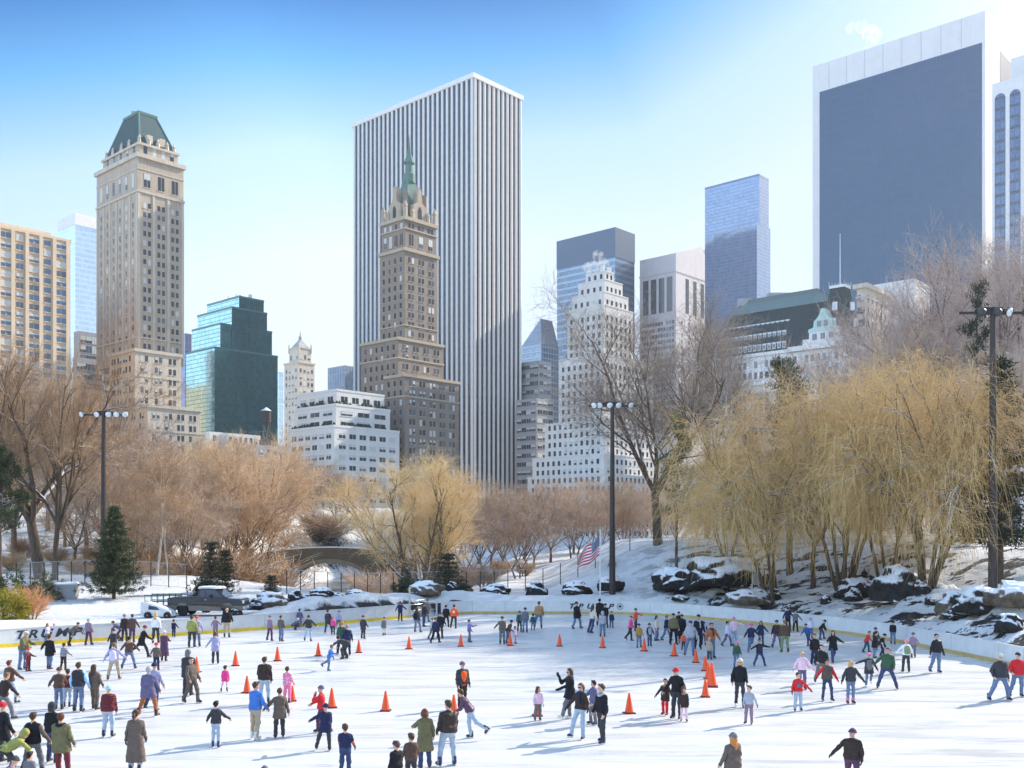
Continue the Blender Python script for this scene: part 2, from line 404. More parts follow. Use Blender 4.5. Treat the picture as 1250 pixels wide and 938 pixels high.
BN = board_strip(lambda i: not front[i], M_YEL, 'white rink board around the near end of the ice', 'rink board')
tag(BN, kind='structure')

def text_mesh(body, size, shear=0.0, offset=0.0, extrude=.012, spacing=1.0):
    cu = bpy.data.curves.new('lettering', 'FONT'); cu.body = body; cu.size = size; cu.shear = shear; cu.offset = offset; cu.extrude = extrude; cu.align_x = 'CENTER'; cu.space_character = spacing
    o = bpy.data.objects.new('lettering', cu); link(o)
    dg = bpy.context.evaluated_depsgraph_get(); me = bpy.data.meshes.new_from_object(o.evaluated_get(dg), depsgraph=dg)
    bpy.data.objects.remove(o, do_unlink=True); return me
def wall_frame(px):
    """board point and basis at a pixel column on the far boards"""
    best = min((i for i in range(len(RIM)) if front[i]), key=lambda i: abs(pxr[i] - px))
    k = (best - 1) if (pxr[best] > px) == (pxr[best] > pxr[(best + 1) % len(RIM)]) else (best + 1)
    j = min((best - 1, (best + 1) % len(RIM)), key=lambda q: abs(pxr[q] - px) if (pxr[q] - px) * (pxr[best] - px) <= 0 else 1e6)
    f = (px - pxr[best]) / (pxr[j] - pxr[best] + 1e-9)
    p = RIM[best] * (1 - f) + RIM[j] * f; n = NR[best] * (1 - f) + NR[j] * f; n /= np.linalg.norm(n)
    return p, n
def on_board(me, px, z, parent, name, mat, sx=1.0, out=.012):
    p, n = wall_frame(px); tx = np.array([-n[1], n[0]])
    if tx[0] < 0: tx = -tx
    me.materials.clear(); me.materials.append(mat)
    o = obj(name, me, parent)
    o.matrix_local = Matrix(((tx[0] * sx, 0, -n[0], p[0] - n[0] * out), (tx[1] * sx, 0, -n[1], p[1] - n[1] * out), (0, 1, 0, z), (0, 0, 0, 1)))
    return o
M_LET = simple('dark_lettering', (.03, .04, .06), .5)
M_LETG = simple('grey_lettering', (.34, .37, .42), .5)
# left wordmark: letters spread along the panel, small line of text under it
for ch, px in zip('TRUMP', (23, 39, 55, 74, 93)):
    on_board(text_mesh(ch, .66, .30, .02), px, .42, BL, 'letter', M_LET, 1.30)
on_board(text_mesh('CENTRAL', .15, .1), 40, .26, BL, 'small_lettering', M_LETG, 1.2); on_board(text_mesh('PARK', .15, .1), 58, .26, BL, 'small_lettering', M_LETG, 1.2)
for ch, px in zip('TRUMP', (697, 708.5, 719.5, 732.5, 745)):
    on_board(text_mesh(ch, .54, .30, .02), px, .44, BR, 'letter', M_LET, 1.30)
on_board(text_mesh('CENTRAL', .15, .1), 712, .27, BR, 'small_lettering', M_LETG, 1.6); on_board(text_mesh('PARK', .15, .1), 733, .27, BR, 'small_lettering', M_LETG, 1.6)
def emblem(px, z, parent):
    m = MB(); n = 24
    for k in range(n):
        a, b = 2 * math.pi * k / n, 2 * math.pi * (k + 1) / n
        q = [(r * math.cos(c), r * math.sin(c), 0) for r, c in ((.21, a), (.21, b), (.25, b), (.25, a))]
        m.add(q, [(0, 1, 2, 3)])
    leaf = [(0, .17), (.05, .08), (.13, .07), (.10, -.02), (.14, -.08), (.03, -.07), (.02, -.15), (-.02, -.15), (-.03, -.07), (-.14, -.08), (-.10, -.02), (-.13, .07), (-.05, .08)]
    m.add([(x, y, 0) for x, y in leaf], [tuple(range(len(leaf)))])
    on_board(m.mesh('emblem', M_LET), px, z, parent, 'emblem', M_LET)
emblem(757, .62, BR); emblem(107, .62, BL)

# gate gap at the corner of the boards
g = empty('rink_gate', (0, 0, 0), 0, 'open grey metal gate frame in the gap between the left and far boards', 'gate')
(gx0, gy0), _n0 = wall_frame(500); (gx1, gy1), _n1 = wall_frame(533)
for nm, (px_, py_) in (('post', (gx0, gy0)), ('post', (gx1, gy1))):
    m = MB(); m.box(px_ - .06, px_ + .06, py_ - .06, py_ + .06, 0, 2.3 if px_ == gx0 else 1.3); m.build(nm, M_GREYMET, g)
gd = np.array([gx1 - gx0, gy1 - gy0])
m = MB()
for z in (.5, .95, 1.25): m.tube([(gx0, gy0, z), (gx0 + gd[0] * .5, gy0 + gd[1] * .5 + .5, z), (gx1, gy1, z)], .025, 6)
m.build('rail', M_GREYMET, g)

# ---------------------------------------------------------------- winter haze
HAZE = True
if HAZE:
    t = NT('haze'); t.nt.nodes.remove(t.b); v = t.n('ShaderNodeVolumePrincipled'); v.inputs['Color'].default_value = (.93, .96, 1.0, 1); v.inputs['Density'].default_value = .00013; v.inputs['Anisotropy'].default_value = .35
    t.l(v.outputs[0], t.out.inputs['Volume'])
    m = MB(); m.box(-3400, 3400, -600, 6600, -4.5, 400); m.build('haze', t.mat)['kind'] = 'stuff'
# ================================================================ BUILDINGS
GA = np.array([-.742, .670]); GB = np.array([.670, .742])
GA /= np.linalg.norm(GA); GB = np.array([-GA[1] * -1, -GA[0]]); GB = np.array([GA[1], -GA[0]])   # right-receding street direction
def wall_mat(name, col, streak=.16, rough=.8, scale=.25, blotch=.10):
    t = NT(name); g = t.coord('Object')
    a = t.noise(g, scale, 5, .6); m = t.n('ShaderNodeMapping'); m.inputs['Scale'].default_value = (.9, .9, .03); t.l(t.coord('Object'), m.inputs['Vector'])
    s = t.noise(m.outputs[0], 1.2, 4, .6)
    k = t.math('ADD', t.math('MULTIPLY', t.math('SUBTRACT', a, .5), blotch * 3), t.math('MULTIPLY', t.math('SUBTRACT', s, .5), streak * 3))
    c = t.ramp(t.math('ADD', k, .5), [(.1, tuple(x * .68 for x in col)), (.9, tuple(min(1, x * 1.25) for x in col))])
    t.set(c, rough, 0, .25); t.bump(t.noise(g, 1.2, 4), .25, .15); return t.mat
def glass_mat(name, col, grid=None, frame=(.05, .06, .07), metal=.55, rough=.12, fw=.12, band=None, vary=.25):
    """curtain wall: UV in metres; grid = (panel width, floor height), band = spandrel colour"""
    t = NT(name); uvn = t.n('ShaderNodeUVMap').outputs[0]
    sp = t.n('ShaderNodeSeparateXYZ'); t.l(uvn, sp.inputs[0])
    base = col
    vn = t.n('ShaderNodeTexWhiteNoise', noise_dimensions='2D')
    if grid:
        fu = t.math('DIVIDE', sp.outputs[0], grid[0]); fv = t.math('DIVIDE', sp.outputs[1], grid[1])
        cm = t.n('ShaderNodeCombineXYZ'); t.l(t.math('FLOOR', fu), cm.inputs[0]); t.l(t.math('FLOOR', fv), cm.inputs[1]); t.l(cm.outputs[0], vn.inputs['Vector'])
        c = t.mix(t.math('MULTIPLY', vn.outputs['Value'], vary), col, tuple(min(1, x * 2.2 + .04) for x in col))
        mu = t.math('LESS_THAN', t.math('FRACT', fu), fw / grid[0] * 1.0); mv = t.math('LESS_THAN', t.math('FRACT', fv), (fw * 1.5) / grid[1])
        if band is not None:
            mb_ = t.math('LESS_THAN', t.math('FRACT', fv), band[0]); c = t.mix(mb_, c, band[1])
        fr = t.math('MAXIMUM', mu, mv); c = t.mix(fr, c, frame)
        rg = t.math('ADD', rough, t.math('MULTIPLY', fr, .35)); me_ = t.math('MULTIPLY', t.math('SUBTRACT', 1.0, fr), metal)
        t.set(c, rg, me_, .5)
        nb = t.n('ShaderNodeBump'); nb.inputs['Strength'].default_value = .10; nb.inputs['Distance'].default_value = .6
        g = t.noise(t.coord('Object'), .12, 2); t.l(t.math('ADD', g, t.math('MULTIPLY', vn.outputs['Value'], .25)), nb.inputs['Height']); t.l(nb.outputs[0], t.b.inputs['Normal'])
    else: t.set(col, rough, metal, .5)
    return t.mat
G_DARK = glass_mat('window_dark', (.035, .042, .055), None, metal=.1, rough=.12)
G_MID = glass_mat('window_mid', (.10, .12, .15), None, metal=.2, rough=.15)
G_LITE = simple('window_blind', (.55, .55, .52), .5)
G_BLUE = glass_mat('window_blue', (.10, .16, .24), None, metal=.5, rough=.08)

class Bld:
    def __init__(s, name, cpx, Y, label, cat='building', group=None):
        s.Y = Y; s.o = np.array([X_at(cpx, Y), Y]); s.root = empty(name, (s.o[0], s.o[1], 0), 0, label, cat, group)
        s.win = []; s.meshes = {}
    def corner(s, cpx, Y): return np.array([X_at(cpx, Y), Y])
    def reach(s, C, d, px):
        k = (px - 625) / 1250.0; den = d[0] - k * d[1]
        return (k * C[1] - C[0]) / den
    def tier(s, part, mat, cpx, L, R, top, z0=0.0, Y=None, topz=None, la=None, lb=None, cornice=None, roof=None, matB=None):
        Y = Y or s.Y; C = s.corner(cpx, Y); la = la or s.reach(C, GA, L); lb = lb or s.reach(C, GB, R)
        z1 = topz if topz is not None else Z_at(top, Y)
        T = dict(C=C, la=la, lb=lb, z0=z0, z1=z1, Y=Y); s.box(part, mat, T, roof, matB=matB); 
        if cornice:
            for (z, h, pr, m) in cornice:
                s.ring('cornice', m, T, z if z is not None else z1, h, pr)
        return T
    def p(s, T, u, v, z, out=0):
        """u along A, v along B from the tier's corner, local to the building"""
        q = T['C'] + GA * u + GB * v - s.o; return (q[0], q[1], z)
    def box(s, part, mat, T, roof=None, e=0.0, matB=None):
        la, lb, z0, z1 = T['la'], T['lb'], T['z0'], T['z1']
        c = [s.p(T, -e, -e, 0), s.p(T, la + e, -e, 0), s.p(T, la + e, lb + e, 0), s.p(T, -e, lb + e, 0)]
        V = []; Fq = []; UV = []
        lens = [la, lb, la, lb]
        for i in range(4):
            a, b = c[i], c[(i + 1) % 4]; n = len(V)
            V += [(a[0], a[1], z0), (b[0], b[1], z0), (b[0], b[1], z1), (a[0], a[1], z1)]; Fq.append((n, n + 1, n + 2, n + 3))
            UV += [(0, z0), (lens[i], z0), (lens[i], z1), (0, z1)]
        mi = [0, 0, 0, 2 if matB else 0]
        n = len(V); V += [(q[0], q[1], z1) for q in c]; Fq.append((n, n + 1, n + 2, n + 3)); UV += [(0, 0)] * 4; mi.append(1)
        V += [(q[0], q[1], z0) for q in c]; Fq.append((n + 7, n + 6, n + 5, n + 4)); UV += [(0, 0)] * 4; mi.append(1)
        Fq = [f[::-1] for f in Fq]; UVr = []
        for k in range(len(Fq)): UVr += UV[k * 4:k * 4 + 4][::-1]
        me = mesh_np(part, V, Fq, None, [mat, roof or M_ROOF] + ([matB] if matB else []), mi, uv=UVr)
        return obj(part, me, s.root)
    def ring(s, part, mat, T, z, h, pr):
        c = [(-pr, -pr), (T['la'] + pr, -pr), (T['la'] + pr, T['lb'] + pr), (-pr, T['lb'] + pr)]
        m = MB(); m.add([s.p(T, u, v, zz) for zz in (z - h / 2, z + h / 2) for u, v in c], [(0, 1, 5, 4), (1, 2, 6, 5), (2, 3, 7, 6), (3, 0, 4, 7), (4, 5, 6, 7), (3, 2, 1, 0)])
        return m.build(part, mat, s.root)
    def frustum(s, part, mat, T, z0, z1, i0, i1, mats=None):
        """i0/i1: inset at the bottom and the top (a, b) in metres"""
        m = MB(); 
        def ring(i, z): return [s.p(T, i[0], i[1], z), s.p(T, T['la'] - i[0], i[1], z), s.p(T, T['la'] - i[0], T['lb'] - i[1], z), s.p(T, i[0], T['lb'] - i[1], z)]
        m.add(ring(i0, z0) + ring(i1, z1), [(0, 1, 5, 4), (1, 2, 6, 5), (2, 3, 7, 6), (3, 0, 4, 7), (4, 5, 6, 7), (3, 2, 1, 0)])
        return m.build(part, mat, s.root)
    def wins(s, T, face, nu, zs, ww, wh, u0=None, u1=None, pair=0, styles=(.62, .26, .12), skip=0.0, out=.05, blue=False):
        """window grid on face 'A' (left) or 'B' (right); zs = list of sill heights"""
        ln = T['la'] if face == 'A' else T['lb']; u0 = ln * .04 if u0 is None else u0; u1 = ln * .96 if u1 is None else u1
        st = (u1 - u0) / nu
        for z in zs:
            for k in range(nu):
                u = u0 + st * (k + .5)
                for du in ((-pair / 2, pair / 2) if pair else (0,)):
                    if random.random() < skip: continue
                    r = random.random(); sty = 3 if blue and r < .6 else (0 if r < styles[0] else (1 if r < styles[0] + styles[1] else 2))
                    q = s.p(T, u + du, -out, z) if face == 'A' else s.p(T, -out, u + du, z)
                    s.win.append((q, face, ww, wh, sty))
    def finish(s, frame=None, sill=True):
        mats = [G_DARK, G_MID, G_LITE, G_BLUE]
        def key(w):
            q = w[0]; Yw = s.o[1] + q[1]; py = HORIZ - (q[2] - CAMZ) / Yw * F; px = 625 + (s.o[0] + q[0]) / Yw * F
            return (0 if (py < 585 and -5 < px < 1255) else 1, -w[2] * w[3] / Yw ** 2)
        W = sorted(s.win, key=key)
        def shape(w, h):
            fr = .10
            return [(-w / 2, 0, 0), (w / 2, 0, 0), (w / 2, 0, h), (-w / 2, 0, h), (-w / 2, .3, 0), (w / 2, .3, 0), (w / 2, .3, h), (-w / 2, .3, h)], [(0, 1, 2, 3), (0, 4, 5, 1), (3, 2, 6, 7), (0, 3, 7, 4), (1, 5, 6, 2)]
        fr_m = frame
        cache = {}
        def blind(m, w, h):
            f = random.choice((.3, .45, .6)); m.box(-w / 2 + .05, w / 2 - .05, -.03, .01, h * (1 - f), h - .04, 2)
        def basis(face):
            # window faces outward: local -Y is outward
            d, n = (GA, -GB) if face == 'A' else (GB, -GA)
            x = -d if face == 'A' else d
            return Matrix(((x[0], -n[0], 0, 0), (x[1], -n[1], 0, 0), (0, 0, 1, 0), (0, 0, 0, 1)))
        for (q, face, w, h, sty) in W[:100]:
            bl = random.randrange(4) if frame is not None and random.random() < .5 else -1; kk = (round(w, 2), round(h, 2), sty, bl)
            if kk not in cache:
                V, Fc = shape(w, h); m = MB(); m.add(V, Fc, 0)
                if frame is not None and sill: m.box(-w / 2 - .15, w / 2 + .15, -.12, .05, -.28, -.02, 1)
                if frame is not None and w > 1.6: m.box(-.06, .06, -.04, .02, 0, h, 1)
                if bl >= 0: blind(m, w, h)
                if bl == 3: m.box(-.35, .35, -.35, .02, .0, .45, 3)
                cache[kk] = m.mesh('window', [mats[sty], frame or mats[sty], G_LITE, M_ROOF])
            o = obj('window', cache[kk], s.root); M = basis(face); M.translation = Vector(q); o.matrix_local = M
        rest = W[100:]
        if rest:
            V = []; Fq = []; mi = []
            for (q, face, w, h, sty) in rest:
                M = basis(face); M.translation = Vector(q); vv, ff = shape(w, h); b = len(V)
                V += [tuple(M @ Vector(v)) for v in vv]; Fq += [tuple(b + i for i in f) for f in ff]; mi += [sty] * len(ff)
                if frame is not None and sill:
                    b = len(V); bx = [(-w / 2 - .15, -.12, -.02), (w / 2 + .15, -.12, -.02), (w / 2 + .15, -.12, -.28), (-w / 2 - .15, -.12, -.28), (-w / 2 - .15, .05, -.02), (w / 2 + .15, .05, -.02)]
                    V += [tuple(M @ Vector(v)) for v in bx]; Fq += [(b + 3, b + 2, b + 1, b), (b, b + 1, b + 5, b + 4)]; mi += [4, 4]
            me = mesh_np('window', V, Fq, None, mats + [frame or G_DARK], mi); o = obj('window', me, s.root); o['kind'] = 'stuff'
M_ROOF = simple('roof_tar', (.30, .30, .31), .9)
M_RSNOW = simple('roof_snow', (.72, .73, .75), .8)
def floors(z0, z1, h, off=.9): return list(np.arange(z0 + off, z1 - h * .6, h))

LIME = wall_mat('limestone_tan', (.48, .39, .30), .30, .8, .25, .2); LIMEL = wall_mat('limestone_light', (.58, .50, .40), .28, .8, .25, .18)
BRN = wall_mat('brown_brick', (.27, .215, .17), .28, .8, .25, .2); BRNT = wall_mat('brown_trim', (.46, .37, .27)); APT = wall_mat('apartment_brick', (.56, .40, .26)); APTL = wall_mat('apartment_pier', (.70, .54, .38))
WHT = wall_mat('white_brick', (.72, .68, .63), .08); MARB = wall_mat('white_marble', (.78, .75, .71), .05); GRAN = wall_mat('pink_granite', (.58, .53, .52), .06); TRAV = wall_mat('travertine', (.74, .70, .68), .05)
GRYW = wall_mat('grey_stone', (.36, .36, .37)); COPPER = wall_mat('green_copper', (.13, .22, .19), .25); COPD = wall_mat('dark_copper', (.055, .095, .10), .2); PALEC = wall_mat('pale_copper', (.45, .60, .55), .1); SLATE = wall_mat('dark_slate', (.040, .055, .058), .15)

# --- left: tan apartment block
b = Bld('apartment_building', 86, 345, 'tan brick apartment block with balconies at the left edge of the skyline')
T = b.tier('wall', APT, -120, -400, 86, 296, Y=300, topz=Z_at(303, 345), cornice=[(None, .8, .25, APTL)])
C = T['C']; lb = T['lb']
b.tier('penthouse', APTL, -60, -300, 62, 289, Y=320, z0=T['z1'], topz=T['z1'] + 4.5)
zs = floors(22, T['z1'] - 1, 3.05, .8)
npier = 11
ub = [lb * .02 + (lb * .96) * k / npier for k in range(npier + 1)]
for k in range(npier + 1):
    m = MB(); u = ub[k]; q = [b.p(T, -.5, u - .55, 0), b.p(T, -.5, u + .55, 0), b.p(T, .1, u + .55, 0), b.p(T, .1, u - .55, 0)]
    m.add([(a[0], a[1], z) for z in (0, T['z1'] - .5) for a in q], [(0, 1, 5, 4), (1, 2, 6, 5), (2, 3, 7, 6), (3, 0, 4, 7), (4, 5, 6, 7)])
    m.build('pier', APTL, b.root)
for k in range(npier):
    wide = k % 2 == 0
    b.wins(T, 'B', 1, zs, 4.6 if wide else 2.2, 1.75, ub[k] + .3, ub[k + 1] - .3, styles=(.45, .40, .15), blue=True)
b.finish(APTL)

# --- pale blue glass tower behind, with lattice antenna
PBG = glass_mat('pale_blue_glass', (.42, .58, .72), (1.6, 4.1), (.60, .68, .74), .75, .1, .1, (.28, (.62, .70, .76)))
b = Bld('glass_tower', 92, 800, 'pale blue striped glass tower with lattice antenna behind the tan stone tower')
T = b.tier('wall', PBG, 92, 71, 135, 264); b.ring('cornice', MARB, T, T['z1'] - 2, 9, .3); b.finish()
m = MB(); ax, ay, az = b.p(T, -22, 26, T['z1']); hgt = Z_at(221, 820) - T['z1']
for sx, sy in ((-1, -1), (1, -1), (1, 1), (-1, 1)): m.tube([(ax + sx * 1.6, ay + sy * 1.6, az - 2), (ax + sx * .5, ay + sy * .5, az + hgt)], .28, 5)
for k in range(12):
    z = az + hgt * k / 12; r = 1.6 - 1.1 * k / 12; m.tube([(ax - r, ay - r, z), (ax + r, ay - r, z + 1.8), (ax + r, ay + r, z), (ax - r, ay + r, z + 1.8), (ax - r, ay - r, z)], .16, 4)
m.build('antenna', M_GREYMET, b.root)
# --- dark grey neighbour blocks
b = Bld('office_block', 96, 470, 'small dark grey office block wedged left of the tan stone tower')
T = b.tier('wall', GRYW, 96, 90, 135, 404); b.wins(T, 'B', 5, floors(40, T['z1'], 4.4), 2.6, 3.2); T2 = b.tier('annex', GRYW, 93, 89, 125, 436, Y=465); b.wins(T2, 'B', 6, floors(36, T2['z1'], 4.4), 2.2, 2.6); b.finish(GRYW)
b = Bld('glass_tower', 226, 560, 'narrow violet grey slab showing just right of the tan stone tower')
T = b.tier('wall', glass_mat('violet_glass', (.20, .22, .36), (2, 3.8), (.2, .22, .3), .5, .2), 226, 200, 234, 407); b.finish()

# --- tan limestone tower with dark copper mansard
Y0 = 385
b = Bld('stone_tower', 170, Y0, 'tall tan limestone hotel tower with dark green copper mansard roof')
zb, zm = Z_at(495, Y0 - 14), Z_at(427, Y0 - 7)
T1 = b.tier('wall', LIMEL, 180, 128, 245, 0, Y=Y0 - 14, topz=zb, cornice=[(None, 1.2, .5, LIMEL), (zb - 9, .5, .25, LIMEL)], roof=M_RSNOW)
b.wins(T1, 'B', 4, floors(8, zb - 1, 3.9), 1.1, 2.2, pair=1.7); b.wins(T1, 'A', 5, floors(8, zb - 1, 3.9), 1.1, 2.2, pair=1.7)
T2 = b.tier('wall', LIMEL, 165, 134, 221, 0, Y=Y0 - 7, z0=zb - 2, topz=zm, cornice=[(None, 1.2, .5, LIMEL), (zm - 9.5, .5, .25, LIMEL)], roof=M_RSNOW)
b.wins(T2, 'B', 3, floors(zb + 1, zm - 1, 3.9), 1.15, 2.2, pair=1.8); b.wins(T2, 'A', 4, floors(zb + 1, zm - 1, 3.9), 1.15, 2.2, pair=1.8)
zt = Z_at(189, Y0)
T3 = b.tier('wall', LIME, 168.5, 118, 224, 0, z0=zm - 3, topz=zt, cornice=[(None, 1.6, .8, LIMEL), (zt - 13.5, .8, .4, LIMEL), (zt - 5, .4, .2, LIMEL), (zm + 6, .6, .3, LIMEL)])
fl = floors(zm + 1, zt - 14.5, 3.55)
b.wins(T3, 'B', 3, fl, 1.15, 2.0, pair=1.9); b.wins(T3, 'A', 6, fl, 1.15, 2.0, pair=0)
b.wins(T3, 'B', 3, [zt - 11.5], 2.6, 5.2); b.wins(T3, 'A', 6, [zt - 11.5], 1.6, 5.2)
for k in range(7):
    u = T3['la'] * (.02 + .96 * k / 6); q = [b.p(T3, u - .45, -.22, 0), b.p(T3, u + .45, -.22, 0), b.p(T3, u + .45, .1, 0), b.p(T3, u - .45, .1, 0)]
    m = MB(); m.add([(a[0], a[1], z) for z in (zm, zt - 14) for a in q], [(0, 1, 5, 4), (1, 2, 6, 5), (3, 0, 4, 7), (4, 5, 6, 7)]); m.build('pilaster', LIMEL, b.root)
for k in range(4):
    u = T3['lb'] * (.02 + .96 * k / 3); q = [b.p(T3, -.22, u - .5, 0), b.p(T3, -.22, u + .5, 0), b.p(T3, .1, u + .5, 0), b.p(T3, .1, u - .5, 0)]
    m = MB(); m.add([(a[0], a[1], z) for z in (zm, zt - 14) for a in q], [(0, 1, 5, 4), (1, 2, 6, 5), (3, 0, 4, 7), (4, 5, 6, 7)]); m.build('pilaster', LIMEL, b.root)
zt2 = Z_at(172, Y0)
T4 = b.tier('wall', LIME, 170, 126, 217, 0, z0=zt - 1, topz=zt2, Y=Y0 + 2.5, cornice=[(None, .9, .6, LIMEL)])
b.wins(T4, 'B', 4, [zt + 1.4], 1.5, 4.0); b.wins(T4, 'A', 5, [zt + 1.4], 1.5, 4.0)
ztop = Z_at(133, Y0 + 8)
b.frustum('roof', COPD, T4, zt2, ztop, (.5, .5), (T4['la'] * .30, T4['lb'] * .27))
for u, v in ((.05, .05), (.95, .05), (.05, .95), (.5, .02), (.02, .5), (.3, .03), (.75, .03), (.03, .28), (.03, .75)):
    q = b.p(T4, T4['la'] * u, T4['lb'] * v, zt2); m = MB(); m.box(q[0] - .7, q[0] + .7, q[1] - .7, q[1] + .7, zt2, zt2 + 2.4, taper=.25); m.lathe([(.45, zt2 + 2.4), (.7, zt2 + 2.9), (.1, zt2 + 4.0)], 6, c=(q[0], q[1])); m.build('finial', LIMEL, b.root)
q = b.p(T4, T4['la'] * .5, T4['lb'] * .45, ztop); m = MB(); m.box(q[0] - 2.2, q[0] + 2.2, q[1] - 1.5, q[1] + 1.5, ztop - .5, ztop + 2.4); m.build('chimney', LIME, b.root)
rt = dict(C=T4['C'] + GA * T4['la'] * .30 + GB * T4['lb'] * .27, la=T4['la'] * .40, lb=T4['lb'] * .46, z0=ztop, z1=ztop)
b.ring('cresting', COPPER, rt, ztop + .2, 1.0, .35)
for (ua, va, ub, vb) in ((0, 0, .30, .27), (0, 1, .30, .73), (1, 0, .70, .27)):
    m = MB(); m.tube([b.p(T4, .5 + (T4['la'] - 1) * ua, .5 + (T4['lb'] - 1) * va, zt2), b.p(T4, T4['la'] * ub, T4['lb'] * vb, ztop)], .35, 6); m.build('hip_ridge', COPPER, b.root)
for v in (.3, .62):
    q = b.p(T4, 1.6, T4['lb'] * v, zt2 + 1.5); m = MB(); m.box(-1.1, 1.1, -1.0, 1.6, 0, 3.0, M=Matrix.Translation(q) @ Matrix.Rotation(math.atan2(GB[1], GB[0]), 4, 'Z')); m.build('dormer', LIMEL, b.root)
b.finish(LIMEL)

# --- teal stepped glass tower
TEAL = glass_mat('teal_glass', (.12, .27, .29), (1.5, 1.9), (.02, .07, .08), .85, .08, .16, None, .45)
TEALD = glass_mat('teal_glass_dark_reflection', (.05, .15, .15), (1.5, 1.9), (.015, .05, .05), .55, .12, .16, None, .35)  # same tower glass, dark reflections of the right-hand faces put into its colour
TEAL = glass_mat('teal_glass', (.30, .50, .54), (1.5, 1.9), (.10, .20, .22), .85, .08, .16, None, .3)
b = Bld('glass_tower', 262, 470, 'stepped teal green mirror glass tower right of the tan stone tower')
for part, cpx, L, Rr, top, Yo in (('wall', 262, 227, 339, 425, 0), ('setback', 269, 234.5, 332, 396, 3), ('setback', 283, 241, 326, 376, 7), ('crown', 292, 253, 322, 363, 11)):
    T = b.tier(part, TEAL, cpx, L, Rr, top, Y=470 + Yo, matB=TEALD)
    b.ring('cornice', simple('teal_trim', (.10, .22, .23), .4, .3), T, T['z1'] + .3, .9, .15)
q = b.p(T, 3, 8, T['z1']); m = MB(); m.box(q[0] - .7, q[0] + .7, q[1] - .7, q[1] + .7, T['z1'] - 12, T['z1'] + 3); m.build('chimney', MARB, b.root)
m = MB()
for k in range(5): q = b.p(T, 2 + k * 3.5, 2, T['z1']); m.tube([q, (q[0], q[1], q[2] + 1.6 + (k % 2))], .2, 5)
m.tube([b.p(T, 2, 2, T['z1'] + 1.6), b.p(T, 16, 2, T['z1'] + 1.6)], .15, 5); m.build('roof_rail', M_GREYMET, b.root); b.finish()
# --- pale tower with pyramid roof and spire
b = Bld('spired_tower', 364, 700, 'slender pale stone tower with pyramid roof and thin spire')
zt = Z_at(442, 700)
T = b.tier('wall', LIMEL, 364, 347, 384, 0, topz=zt, cornice=[(None, 1, .6, LIMEL), (zt - 26, 1, .5, LIMEL)])
b.wins(T, 'B', 4, floors(60, zt - 2, 4.6), 1.6, 2.6); b.wins(T, 'A', 4, floors(60, zt - 2, 4.6), 1.6, 2.6)
z2 = Z_at(424, 702); T2 = b.tier('wall', LIMEL, 365, 353, 380, 0, z0=zt - 1, topz=z2, Y=702.5, cornice=[(None, .8, .5, LIMEL)])
b.wins(T2, 'B', 3, [zt + 2.5], 1.6, 3.2); b.wins(T2, 'A', 3, [zt + 2.5], 1.6, 3.2)
z3 = Z_at(414, 706); b.frustum('roof', GRYW, T2, z2, z3, (.3, .3), (T2['la'] * .42, T2['lb'] * .42))
q = b.p(T2, T2['la'] / 2, T2['lb'] / 2, z3); zz = Z_at(404, 708)
m = MB(); m.lathe([(1.3, z3 - 1), (1.2, z3 + 2), (.5, z3 + 3), (.15, zz)], 8, c=q[:2]); m.build('spire', GRYW, b.root)
for u, v in ((0, 0), (1, 0), (0, 1), (1, 1)): q = b.p(T2, T2['la'] * u, T2['lb'] * v, z2); m = MB(); m.lathe([(.7, z2 - 3), (.6, z2 + 2), (.05, z2 + 4)], 6, c=q[:2]); m.build('pinnacle', LIMEL, b.root)
b.finish(LIMEL)
b = Bld('glass_tower', 340, 640, 'thin bluish glass tower sliver between the teal tower and the pale spired tower')
T = b.tier('wall', PBG, 340, 336, 346, 454); b.finish()
# --- low roofs and water tank
b = Bld('rowhouse_block', 255, 330, 'low grey brick block with white penthouse rail below the teal tower')
T = b.tier('wall', GRYW, 275, 245, 352, 540, Y=330); b.wins(T, 'B', 8, floors(6, T['z1'], 3.6), 1.2, 2.0)
T2 = b.tier('penthouse', WHT, 256, 250, 318, 527, Y=334, z0=T['z1'] - 2); b.wins(T2, 'B', 9, [T['z1'] + .8], 1.1, 1.9); b.finish(WHT)
wtY = 345; wx = X_at(325, wtY); root = empty('water_tank', (wx, wtY, 0), 0, 'round wooden rooftop water tank with snowy conical cap', 'water tank')
z0, z1 = Z_at(516, wtY), Z_at(502, wtY); m = MB(); m.lathe([(1.55, z0), (1.6, z1)], 16); m.build('tank', simple('tank_wood', (.06, .05, .045), .9), root)
m = MB(); m.lathe([(1.85, z1), (.1, z1 + 1.3)], 16); m.build('cap', M_SNOW, root)
m = MB()
for sx, sy in ((-1, -1), (1, -1), (1, 1), (-1, 1)): m.tube([(sx * 1.0, sy * 1.0, z0 - 18), (sx * 1.0, sy * 1.0, z0)], .15, 5)
m.box(-1.9, 1.9, -1.9, 1.9, z0 - 30, z0 - 6); m.build('frame', simple('tank_frame', (.07, .065, .06), .8), root)
